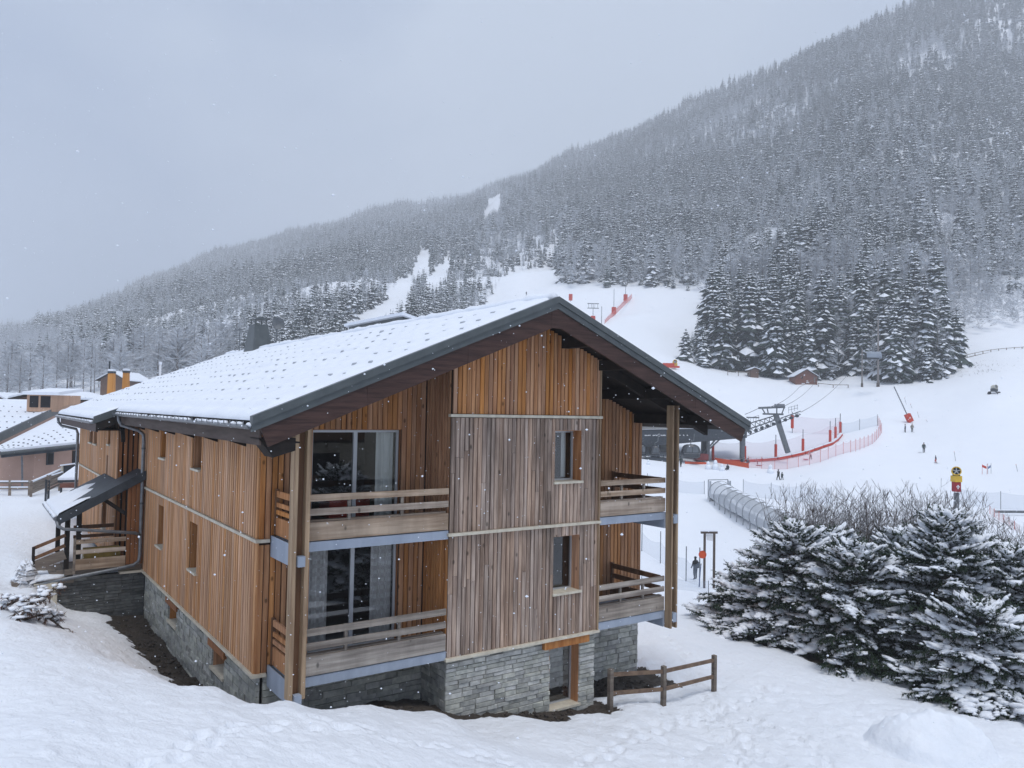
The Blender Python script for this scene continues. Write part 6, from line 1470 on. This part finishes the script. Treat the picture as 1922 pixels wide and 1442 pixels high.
# leaning pole with red padding
lp = thing('padded_lift_pole', gpt(*at(1709, 797, 158)[:2]), 'leaning thin lift pole with big red padding above two skiers', 'pole')
a = at(1709, 797, 158); a = gpt(a[0], a[1]); top = at(1678, 726, 158); dv = nrm_(top - a); MB().tube([a, top], .10, 6).build('shaft', m_steel, lp); sx_ = nrm_(np.cross(dv, FH)); MB().obox(a + dv * .9 + RH * .05, sx_ * .5, FH * .45, dv * .85).build('padding', m_red, lp); MB().obox(a + dv * .9 - FH * .46 - sx_ * .05, sx_ * .12, FH * .01, ZH * .14).build('notice', m_white, lp)
for x, yb, yt, d, lab in ((1725, 790, 774, 160, 'thin piste marker stake right of the red padding'), (1741, 803, 789, 156, 'thin piste marker stake farther right of the padding'), (1701, 758, 747, 172, 'thin piste marker stake above the leaning pole'), (1712, 772, 759, 168, 'thin piste marker stake between leaning pole and forest'), (1794, 867, 849, 122, 'leaning piste marker stake left of the yellow snow gun'), (1910, 886, 873, 112, 'lone piste marker stake near the right edge')):
    a = at(x, yb, d); a = gpt(a[0], a[1]); t = thing('marker_stake', a, lab, 'stake', 'piste marker stakes'); b = at(x - 3, yt, d); MB().tube([a, b], .03, 5).build('shaft', m_steel, t); MB().tube([b, b + ZH * .12], .035, 5).build('tip', m_red, t)

# ------------------------------------------------------------------ snow guns
def fan_gun(c, r, dirv, t, body=None, n_=12):
    dirv = nrm_(np.asarray(dirv, float)); L_ = r * 1.0
    MB().tube([c - dirv * L_, c - dirv * L_ * .6, c + dirv * L_ * .3, c + dirv * L_], [r * .82, r, r, r * .88], 18, cap=False).build('fan_housing', body or m_yellow, t, True)
    u = nrm_(np.cross(dirv, ZH)); v = np.cross(u, dirv); f = MB()
    f.tube([c + dirv * L_ * .98 + (u * cos(k * pi / 9) + v * sin(k * pi / 9)) * r * .9 for k in range(19)], r * .12, 5, cap=False); f.build('nozzle_ring', body or m_yellow, t)
    MB().tube([c + dirv * L_ * .1, c + dirv * L_ * .2], r * .85, 18).build('fan_back', m_black, t)
    b = MB()
    for k in range(5): a = k * 2 * pi / 5 + .3; b.beam(c + dirv * L_ * .6, c + dirv * L_ * .6 + (u * cos(a) + v * sin(a)) * r * .85, r * .22, r * .05, dirv)
    b.build('fan_blades', m_alu, t); MB().tube([c + dirv * L_ * .5, c + dirv * L_ * .75], r * .2, 8).build('hub', m_alu, t)
p = at(1795, 940, 62); g = gpt(p[0], p[1]); SG = thing('snow_gun', g, 'yellow fan snow gun on a red post above the shrubs', 'snow gun', 'snow guns')
zt2 = at(1795, 884, 62)
MB().tube([g - ZH * .3, (g[0], g[1], at(1795, 925, 62)[2])], .17, 10).build('post', m_steel, SG); pz0, pz1 = at(1795, 923, 62)[2], at(1795, 905, 62)[2]
MB().obox((g[0], g[1], (pz0 + pz1) / 2), RH * .24, FH * .24, ZH * (pz1 - pz0) / 2).build('post_padding', pmat('dark_red_pad', (.35, .03, .04), (.27, .02, .03), sc_=2), SG)
q = np.array([g[0], g[1], (pz0 + pz1) / 2]) - FH * .245; MB().obox(q, RH * .05, FH * .008, ZH * .16).obox(q + ZH * .02, RH * .13, FH * .008, ZH * .045).build('white_mark', m_white, SG)
MB().obox((g[0], g[1], at(1795, 899, 62)[2]), RH * .30, FH * .30, ZH * .24).build('control_box', m_yellow, SG); MB().obox((g[0], g[1], at(1795, 892.5, 62)[2]), RH * .2, FH * .2, ZH * .05).build('swivel', m_black, SG)
fan_gun(np.array([g[0], g[1], at(1795, 885, 62)[2]]), .36, CAM - g - ZH * 1.5 + RH * 3, SG, m_yellow)
p = at(1866, 740, 165); g = gpt(p[0], p[1]); SG2 = thing('snow_gun', g, 'pale wheeled snow gun parked alone on the right slope', 'snow gun', 'snow guns'); fan_gun(g + ZH * 1.6, .5, -FH + RH * .3 + ZH * .2, SG2, pmat('gun_pale', (.5, .49, .42), rough=.6))
for k in range(3): a = k * 2.1 + .5; MB().beam(g + ZH * 1.1, g + RH * 1.3 * cos(a) + FH * 1.3 * sin(a) + ZH * .15, .14, .14).build('leg', m_dkst, SG2)
MB().obox(g + ZH * 1.0, RH * .5, FH * .5, ZH * .35).build('chassis', m_dkst, SG2)
for s_ in (-1, 1): MB().tube([g + RH * s_ * 1.0 + ZH * .35 - FH * .1, g + RH * s_ * 1.0 + ZH * .35 + FH * .1], .35, 12).build('wheel', m_black, SG2)
p = at(1262, 691, 202); g = gpt(p[0], p[1]); SG3 = thing('snow_gun', g, 'yellow snow gun with red padded fence beside the left forest edge', 'snow gun', 'snow guns'); fan_gun(g + ZH * 1.5 + RH * .6, .55, -FH + ZH * .2, SG3); MB().obox(g + ZH * .8 + RH * .6, RH * .6, FH * .5, ZH * .4).build('chassis', m_yellow, SG3); MB().obox(g + ZH * .55 - RH * 1.2 - FH * .9, RH * 1.5, FH * .15, ZH * .6).build('padding', m_red, SG3); MB().obox(g + ZH * .2 + RH * .8 - FH * .8, RH * .9, FH * .12, ZH * .25).build('padding', m_red, SG3)
# slalom gate
p = at(1852, 894, 112); g = gpt(p[0], p[1]); sg_ = thing('slalom_gate', g, 'small slalom gates with red and blue flags on the right slope', 'slalom gate')
for dx, dy, mt in ((-.65, 0, m_red), (.0, -.1, m_red), (.35, .3, m_netblue), (.75, .2, m_netblue)):
    q = g + RH * dx + FH * dy; q = gpt(q[0], q[1]); MB().tube([q, q + ZH * 1.5], .025, 5).build('pole', m_red if mt is m_red else m_steel, sg_)
a = g - RH * .65; MB().prism([a + ZH * 1.0, a + RH * .62 + ZH * .75, a + RH * .62 + ZH * 1.1, a + ZH * 1.35], FH * .02).build('flag', m_red, sg_); a = g + RH * .35 + FH * .3; MB().prism([a + ZH * .7, a + RH * .4 + ZH * .95, a + RH * .4 + ZH * 1.3, a + ZH * 1.0], FH * .02).build('flag', pmat('flag_blue', (.16, .22, .38), rough=.7), sg_)

# ------------------------------------------------------------------ conveyor tunnel
TN = thing('conveyor_tunnel', gpt(*at(1420, 965, 84)[:2]), 'long grey ribbed tunnel covering the ski conveyor, right of the chalet', 'tunnel')
a, b = at(1352, 936, 95), at(1500, 1015, 68); a, b = gpt(a[0], a[1]), gpt(b[0], b[1]); b = a + (b - a) * 1.25; n = 14; ax_ = nrm_((b - a) * [1, 1, 0]); sd2 = np.cross(ax_, ZH); R_ = 1.42
def arch(q, r, m=14): return [q + sd2 * r * cos(pi * (-.12 + 1.24 * j / m)) + ZH * (.95 + r * sin(pi * (-.12 + 1.24 * j / m))) for j in range(m + 1)]
for k in range(n):
    q0, q1 = a + (b - a) * k / n, a + (b - a) * (k + 1) / n; q0, q1 = gpt(q0[0], q0[1]), gpt(q1[0], q1[1])
    P = arch(q0, R_) + arch(q1, R_ * .985); MB().add(P, [(j, j+1, 15 + j + 1, 15 + j) for j in range(14)]).build('cover_panel', m_tunnel, TN, True)
    MB().tube(arch(q0, R_ + .02), .055, 5).build('rib', m_tunnel_rib, TN)
    for s_ in (-1, 1): MB().beam(q0 + sd2 * s_ * R_ * .9 + ZH * .55, q0 + sd2 * s_ * R_ * .95 - ZH * .4, .09, .09, ax_).build('leg', m_tunnel_rib, TN)
    MB().beam(q0 + ZH * .3, q1 + ZH * .3, 1.0, .14).build('conveyor_belt', m_dkst, TN)
# snow dusting on the crown of the tunnel
for k in range(n):
    q0, q1 = a + (b - a) * (k + .15) / n, a + (b - a) * (k + .85) / n; q0, q1 = gpt(q0[0], q0[1]), gpt(q1[0], q1[1])
    MB().add([q0 + sd2 * .3 + ZH * (.95 + R_), q0 - sd2 * .35 + ZH * (.96 + R_), q1 + sd2 * .3 + ZH * (.95 + R_), q1 - sd2 * .35 + ZH * (.96 + R_), q0 + ZH * (1.02 + R_), q1 + ZH * (1.02 + R_)], [(0,4,5,2),(4,1,3,5)]).build('cover_snow', m_snow_roof, TN)
g = a - ax_ * 1.2
for s_ in (-1, 1):
    for k in (0, 1): q = g + sd2 * s_ * 1.2 + ax_ * k * 1.3; MB().beam(gpt(q[0], q[1], -.3), gpt(q[0], q[1], 2.5), .09, .09, ax_).build('gate_post', m_tunnel_rib, TN)
    MB().prism([gpt(*(g + sd2 * s_ * 1.2)[:2], .2), gpt(*(g + sd2 * s_ * 1.2 + ax_ * 1.3)[:2], .2), gpt(*(g + sd2 * s_ * 1.2 + ax_ * 1.3)[:2], 2.4), gpt(*(g + sd2 * s_ * 1.2)[:2], 2.4)], sd2 * .03).build('gate_panel', m_tunnel, TN)
MB().beam(gpt(*(g - sd2 * 1.2)[:2], 2.45), gpt(*(g + sd2 * 1.2)[:2], 2.45), .09, .09).build('gate_beam', m_tunnel_rib, TN); q = gpt(g[0], g[1]); MB().obox(q + ZH * .3 + ax_ * .5, ax_ * .7, sd2 * .9, ZH * .3).build('drive_box', m_dkst, TN)

# ------------------------------------------------------------------ sign frame
sf = thing('sign_frame', gpt(*at(1331, 1085, 50)[:2]), 'brown timber sign frame with orange disc beside the snow path', 'sign'); d = 50
tx = []
for x in (1322, 1340): q = at(x, 1075, d); q = gpt(q[0], q[1]); top = at(x, 1000, d)[2]; tx.append(np.array([q[0], q[1], top])); MB().beam(q - ZH * .3, (q[0], q[1], top), .13, .13, FH).build('post', m_bark, sf)
e = nrm_(tx[1] - tx[0]); MB().beam(tx[0] - e * .25, tx[1] + e * .2, .14, .14, ZH).build('top_beam', m_bark, sf); MB().beam(tx[0] - e * .25 + ZH * .1, tx[1] + e * .2 + ZH * .1, .14, .06, ZH).build('beam_snow', m_snow_roof, sf)
MB().prism([tx[0] + e * .1 - ZH * .12, tx[1] - e * .1 - ZH * .12, tx[1] - e * .1 - ZH * .55, tx[0] + e * .15 - ZH * .5], FH * .03).build('board', m_white, sf)
c = at(1318.5, 1041, d - .2); MB().tube([c - FH * .02, c + FH * .02], .24, 18).build('disc', m_orange, sf); MB().tube([c - FH * .025 + RH * .24 * cos(k * pi / 9) + ZH * .24 * sin(k * pi / 9) for k in range(19)], .015, 4, cap=False).build('disc_rim', m_red, sf)
mk = at(1312, 1088, 51); mk = gpt(mk[0], mk[1]); lpq = thing('blue_pole', mk, 'slanted blue net pole beside the standing person', 'pole'); MB().tube([mk, mk + ZH * 1.5 + RH * .12], .03, 6).build('shaft', pmat('pole_blue', (.08, .12, .25), rough=.5), lpq); MB().tube([mk + ZH * 1.5 + RH * .12, mk + ZH * 1.56 + RH * .125], .035, 6).build('cap', m_black, lpq)

# ------------------------------------------------------------------ people
def person_mat(name, pants, jacket, head, hat):
    m, t_, b = newmat(name); N = t_.nodes.new; L = t_.links.new; tc_ = N('ShaderNodeTexCoord'); sx2 = N('ShaderNodeSeparateXYZ'); L(tc_.outputs['Object'], sx2.inputs[0])
    cr_ = N('ShaderNodeValToRGB'); cr_.color_ramp.interpolation = 'CONSTANT'; el = cr_.color_ramp.elements; el[0].position = 0; el[0].color = (.02, .02, .022, 1); el[1].position = .05; el[1].color = (*pants, 1)
    for p_, c_2 in ((.49, jacket), (.845, head), (.925, hat)): e_ = el.new(p_); e_.color = (*c_2, 1)
    dv_ = N('ShaderNodeMath'); dv_.operation = 'DIVIDE'; dv_.inputs[1].default_value = 1.8; L(sx2.outputs['Z'], dv_.inputs[0]); L(dv_.outputs[0], cr_.inputs[0]); L(cr_.outputs[0], b.inputs['Base Color']); b.inputs['Roughness'].default_value = .8; return m
def person(P, h, face, pose, cols, label, group=None, name='person', extra=None):
    """one continuous skinned body; pose: walk / stand / sit / bend"""
    t = thing(name, P, label, 'person', group); s_ = h / 1.8
    sw = {'walk': .24, 'stand': .06, 'ski': .08, 'bend': .12, 'sit': .1}[pose]; hip = .92; lean = 0; kb = .0
    if pose == 'sit': hip = .28
    if pose == 'ski': hip = .80; lean = .16; kb = .16
    if pose == 'bend': lean = .5; hip = .88
    sh_ = hip + .52 * cos(lean); lx = .52 * sin(lean)
    J = {'pel': (0, 0, hip), 'sp': (0, lx * .5, hip + .26 * cos(lean)), 'ch': (0, lx, sh_ - .04), 'nk': (0, lx * 1.08, sh_ + .08), 'hd': (0, lx * 1.2 + .02, sh_ + .24), 'tp': (0, lx * 1.2 + .02, sh_ + .33)}
    for s2, n_ in ((-1, 'l'), (1, 'r')):
        st = sw * s2
        if pose == 'sit': J['hp' + n_] = (.11*s2, .02, hip); J['kn' + n_] = (.15*s2, .44, hip + .14); J['an' + n_] = (.15*s2, .72, .09); J['ft' + n_] = (.15*s2, .86, .08)
        else: J['hp' + n_] = (.10*s2, 0, hip - .04); J['kn' + n_] = (.12*s2, st*.55 + kb + .03, .49 * hip / .92); J['an' + n_] = (.12*s2, st - .02, .09); J['ft' + n_] = (.13*s2, st + .15, .045)
        J['sh' + n_] = (.19*s2, lx, sh_); 
        if pose == 'bend': J['el' + n_] = (.23*s2, lx + .18, sh_ - .24); J['wr' + n_] = (.19*s2, lx + .34, sh_ - .42); J['hn' + n_] = (.18*s2, lx + .40, sh_ - .49)
        else: J['el' + n_] = (.27*s2, lx - st*.4 - .02, sh_ - .28); J['wr' + n_] = (.27*s2, lx - st*.6 + .12, sh_ - .50); J['hn' + n_] = (.26*s2, lx - st*.6 + .17, sh_ - .57)
    ks = list(J); E2 = [('pel','sp'),('sp','ch'),('ch','nk'),('nk','hd'),('hd','tp')]
    for n_ in 'lr': E2 += [('pel','hp'+n_),('hp'+n_,'kn'+n_),('kn'+n_,'an'+n_),('an'+n_,'ft'+n_),('ch','sh'+n_),('sh'+n_,'el'+n_),('el'+n_,'wr'+n_),('wr'+n_,'hn'+n_)]
    RAD = {'pel': .15, 'sp': .155, 'ch': .165, 'nk': .065, 'hd': .105, 'tp': .08, 'hp': .11, 'kn': .08, 'an': .06, 'ft': .055, 'sh': .085, 'el': .065, 'wr': .05, 'hn': .045}
    me = bpy.data.meshes.new('body'); me.from_pydata([J[k] for k in ks], [(ks.index(a_), ks.index(b_)) for a_, b_ in E2], []); o = bpy.data.objects.new('body', me); COL.objects.link(o)
    md_ = o.modifiers.new('skin', 'SKIN'); md_.use_smooth_shade = True; sk = me.skin_vertices[0].data if me.skin_vertices else None
    if sk is None: me.skin_vertices.new() if hasattr(me.skin_vertices, 'new') else None
    if me.skin_vertices:
        for i, k in enumerate(ks): rr2 = RAD.get(k, RAD.get(k[:-1], .08)); me.skin_vertices[0].data[i].radius = (rr2, rr2); me.skin_vertices[0].data[i].use_root = (k == 'pel')
    o.modifiers.new('smooth', 'SUBSURF').levels = 1; o.modifiers['smooth'].render_levels = 1
    mm = person_mat('clothes_%s' % len(bpy.data.materials), *cols); me.materials.append(mm)
    if pose == 'sit': pass
    o.parent = t; o.scale = (s_, s_, s_); t.rotation_euler = (0, 0, face); 
    def child(mb_, nm, mt): q = bpy.data.objects.new(nm, mb_.mesh(nm, mt)); COL.objects.link(q); q.parent = t; q.scale = (s_, s_, s_); return q
    hx, hy, hz_ = J['hd']; hat_ = MB().blob((hx, hy - .01, hz_ + .05), .125, .135, .10, jit=.03, seg=10, rings=4, flat=-.1); child(hat_, 'hat', pmat('hat_%d' % len(bpy.data.materials), cols[3], rough=.9))
    if extra == 'skis':
        for s2 in (-1, 1): child(MB().box(.12*s2 - .045, .12*s2 + .045, -.75, .95, .0, .025), 'ski', m_dkst)
    if extra == 'board': child(MB().prism([(-.85, -.14, 0), (.85, -.14, 0), (.95, 0, 0), (.85, .14, 0), (-.85, .14, 0), (-.95, 0, 0)], (0, 0, .03)), 'snowboard', m_dkst)
    if extra == 'pack': child(MB().box(-.16, .16, -.33, -.13, sh_ - .48, sh_ - .02), 'rucksack', m_black)
    return t
def pp(x, y, d): q = at(x, y, d); return gpt(q[0], q[1], .01)
FC_ = YAW - pi / 2      # facing away from the camera
DK = (.02, .022, .027); SK = (.5, .33, .26)
person(pp(1305, 1088, 60), 1.75, FC_ + .4, 'stand', (DK, (.022, .024, .032), (.03, .03, .035), DK), 'person in dark jacket with rucksack standing by the blue net', extra='pack')
person(pp(1461, 904, 116), 1.78, FC_ + 2.0, 'walk', (DK, (.025, .028, .03), (.08, .06, .05), DK), 'adult in black walking beside a child across the plain'); person(pp(1468, 903, 116), 1.35, FC_ + 2.2, 'walk', (DK, (.035, .05, .05), (.10, .08, .07), (.04, .05, .05)), 'child in dark suit walking beside the adult in black')
person(pp(1699, 815, 150), 1.72, FC_ + 1.2, 'stand', (DK, (.03, .032, .06), SK, DK), 'left skier of the two below the red padding, in dark blue', extra='skis'); person(pp(1712, 813, 150), 1.72, FC_ + 3.0, 'stand', ((.05, .05, .05), (.22, .20, .17), SK, (.2, .18, .16)), 'right skier of the two below the red padding, in beige', extra='skis')
person(pp(1734, 850, 130), 1.7, FC_ + 2.9, 'stand', (DK, (.03, .05, .05), SK, DK), 'snowboarder in dark clothes alone on the slope', extra='board'); person(pp(1757, 871, 122), 1.25, FC_ + 1.5, 'ski', ((.45, .05, .05), (.05, .05, .07), SK, (.3, .3, .32)), 'small child snowboarding in red trousers', extra='board')
person(pp(1522, 853, 129), 1.55, FC_ + 1.6, 'bend', (DK, (.55, .42, .45), SK, (.5, .25, .3)), 'person in pale pink jacket bending over a red sledge')
def sledge(x, y, d, label, col_=(.6, .06, .12)):
    P = pp(x, y, d); t = thing('sledge', P, label, 'sledge'); v = []; f = []
    for i in range(9):
        u = -1 + 2 * i / 8
        for j in range(5): w_ = -1 + 2 * j / 4; v.append(P + RH * u * .48 + FH * w_ * .24 * (1 - .15 * u * u) + ZH * (.05 + .16 * max(abs(u) ** 3, abs(w_) ** 3)))
    f = [(i*5 + j, (i+1)*5 + j, (i+1)*5 + j + 1, i*5 + j + 1) for i in range(8) for j in range(4)]; MB().add(v, f).build('tub', pmat('sledge_%d' % len(bpy.data.materials), col_, rough=.4), t, True)
    MB().tube([P + RH * .48 + ZH * .2, P + RH * .8 + ZH * .3], .015, 4).build('rope', m_dkst, t)
sledge(1512, 854, 129, 'red sledge beside the bending person'); sledge(1424, 862, 126, 'dark red sledge by the foot of the pink net', (.3, .05, .05))
person(pp(1404, 866, 124), 1.65, FC_ + .7, 'walk', ((.05, .03, .05), (.10, .07, .09), SK, DK), 'person in dark purple standing at the end of the orange barrier'); person(pp(1392, 866, 126), 1.3, FC_ + 2.6, 'stand', (DK, DK, SK, (.02, .02, .02)), 'dark figure behind the orange barrier'); person(pp(1366, 871, 122), 1.6, FC_ + 2.4, 'sit', (DK, (.06, .07, .08), SK, (.12, .12, .13)), 'person sitting in the snow before the orange barrier'); person(pp(1422, 862, 127), 1.1, FC_ + 1.0, 'bend', ((.2, .04, .05), (.35, .08, .08), SK, (.3, .06, .06)), 'small child in red by the dark red sledge')
person(pp(1278, 868, 121), 1.75, FC_ + .2, 'walk', (DK, (.02, .03, .03), (.03, .03, .03), DK), 'dark figure standing left of the right gondola cabin')
person(pp(988, 552, 350), 1.8, FC_ + 3.0, 'ski', (DK, (.04, .04, .05), SK, DK), 'distant lone skier on the upper run left of the ridge', extra='skis')
# snow figures
def snowman(x, y, d, h, label):
    P = pp(x, y, d); t = thing('snow_figure', P, label, 'snow figure', 'small snow figures on the plain'); MB().blob(P + ZH * h * .22, h * .36, h * .36, h * .42, seg=10, rings=5, jit=.08).build('base', m_snow, t, True); MB().blob(P + ZH * h * .72, h * .2, h * .2, h * .28, seg=10, rings=4, jit=.08).build('top', m_snow, t, True)
snowman(1446, 876, 121, 1.5, 'small snow cone standing before the pink net'); snowman(1329, 865, 122, 1.3, 'left snow figure before the station columns'); snowman(1343, 864, 122, 1.6, 'tall snow figure before the orange barrier'); snowman(1355, 866, 121, 1.2, 'right snow figure before the orange barrier'); snowman(1217, 868, 120, .9, 'snow mound at the station platform edge')
# striped red-white netting roll in the lower right field
bt = thing('low_net_band', gpt(*at(1885, 985, 76)[:2]), 'pale red low net band slanting behind the right shrubs', 'net'); a, b = at(1858, 962, 84), at(1915, 1000, 72); a, b = gpt(*a[:2]), gpt(*b[:2])
for k in range(6):
    p0, p1 = a + (b - a) * k / 6, a + (b - a) * (k + 1) / 6; MB().prism([p0, p1, p1 + ZH * .8, p0 + ZH * .8], FH * .03).build('panel', sheer('net_fade_%d' % k, (.7, .5, .48), .2) if k == 0 else bpy.data.materials['net_fade_0'], bt); MB().tube([p0, p0 + ZH * .9], .03, 4).build('pole', m_red, bt)
a, b = at(1868, 963, 84), at(1965, 967, 84); a, b = gpt(*a[:2]), gpt(*b[:2]); tp_ = MB().beam(a + ZH * .3, b + ZH * .3, .25, .25).build('ground_pipe', m_steel, tag=('dark straight pipe lying on snow at the right edge', 'pipe'))

# ------------------------------------------------------------------ falling snow
r_ = random.Random(99); fl = MB()
for k in range(6500):
    d = r_.uniform(3.2, 26); l = r_.uniform(-1, 1) * d * .75; z = 5.5 + r_.uniform(-.62, .55) * d; s_ = r_.choice((.003, .0035, .004, .004, .005, .005, .006, .007, .009)) * (.6 + d * .035)
    q = RH * l + FH * d
    if z < float(-2.6): continue
    fl.blob((q[0], q[1], z), s_ * r_.uniform(.8, 1.6), s_, s_, seg=4, rings=1, jit=.3, rnd=r_)
T(fl.build('falling_snow', m_snow_roof), 'falling snowflakes in the air before the chalet', 'snowflakes', kind='stuff')

# ------------------------------------------------------------------ haze
HZ = MB().box(-1500, 2600, -900, 3000, -30, 680)
m_haze = bpy.data.materials.new('haze'); m_haze.use_nodes = True; t_ = m_haze.node_tree; t_.nodes.clear()
ou = t_.nodes.new('ShaderNodeOutputMaterial'); pv = t_.nodes.new('ShaderNodeVolumePrincipled'); pv.inputs['Color'].default_value = (.90, .94, 1.0, 1); pv.inputs['Density'].default_value = .00066; pv.inputs['Anisotropy'].default_value = 0.0
t_.links.new(pv.outputs[0], ou.inputs['Volume'])
T(HZ.build('haze', m_haze), 'thin grey snowfall haze filling the valley air', kind='stuff')
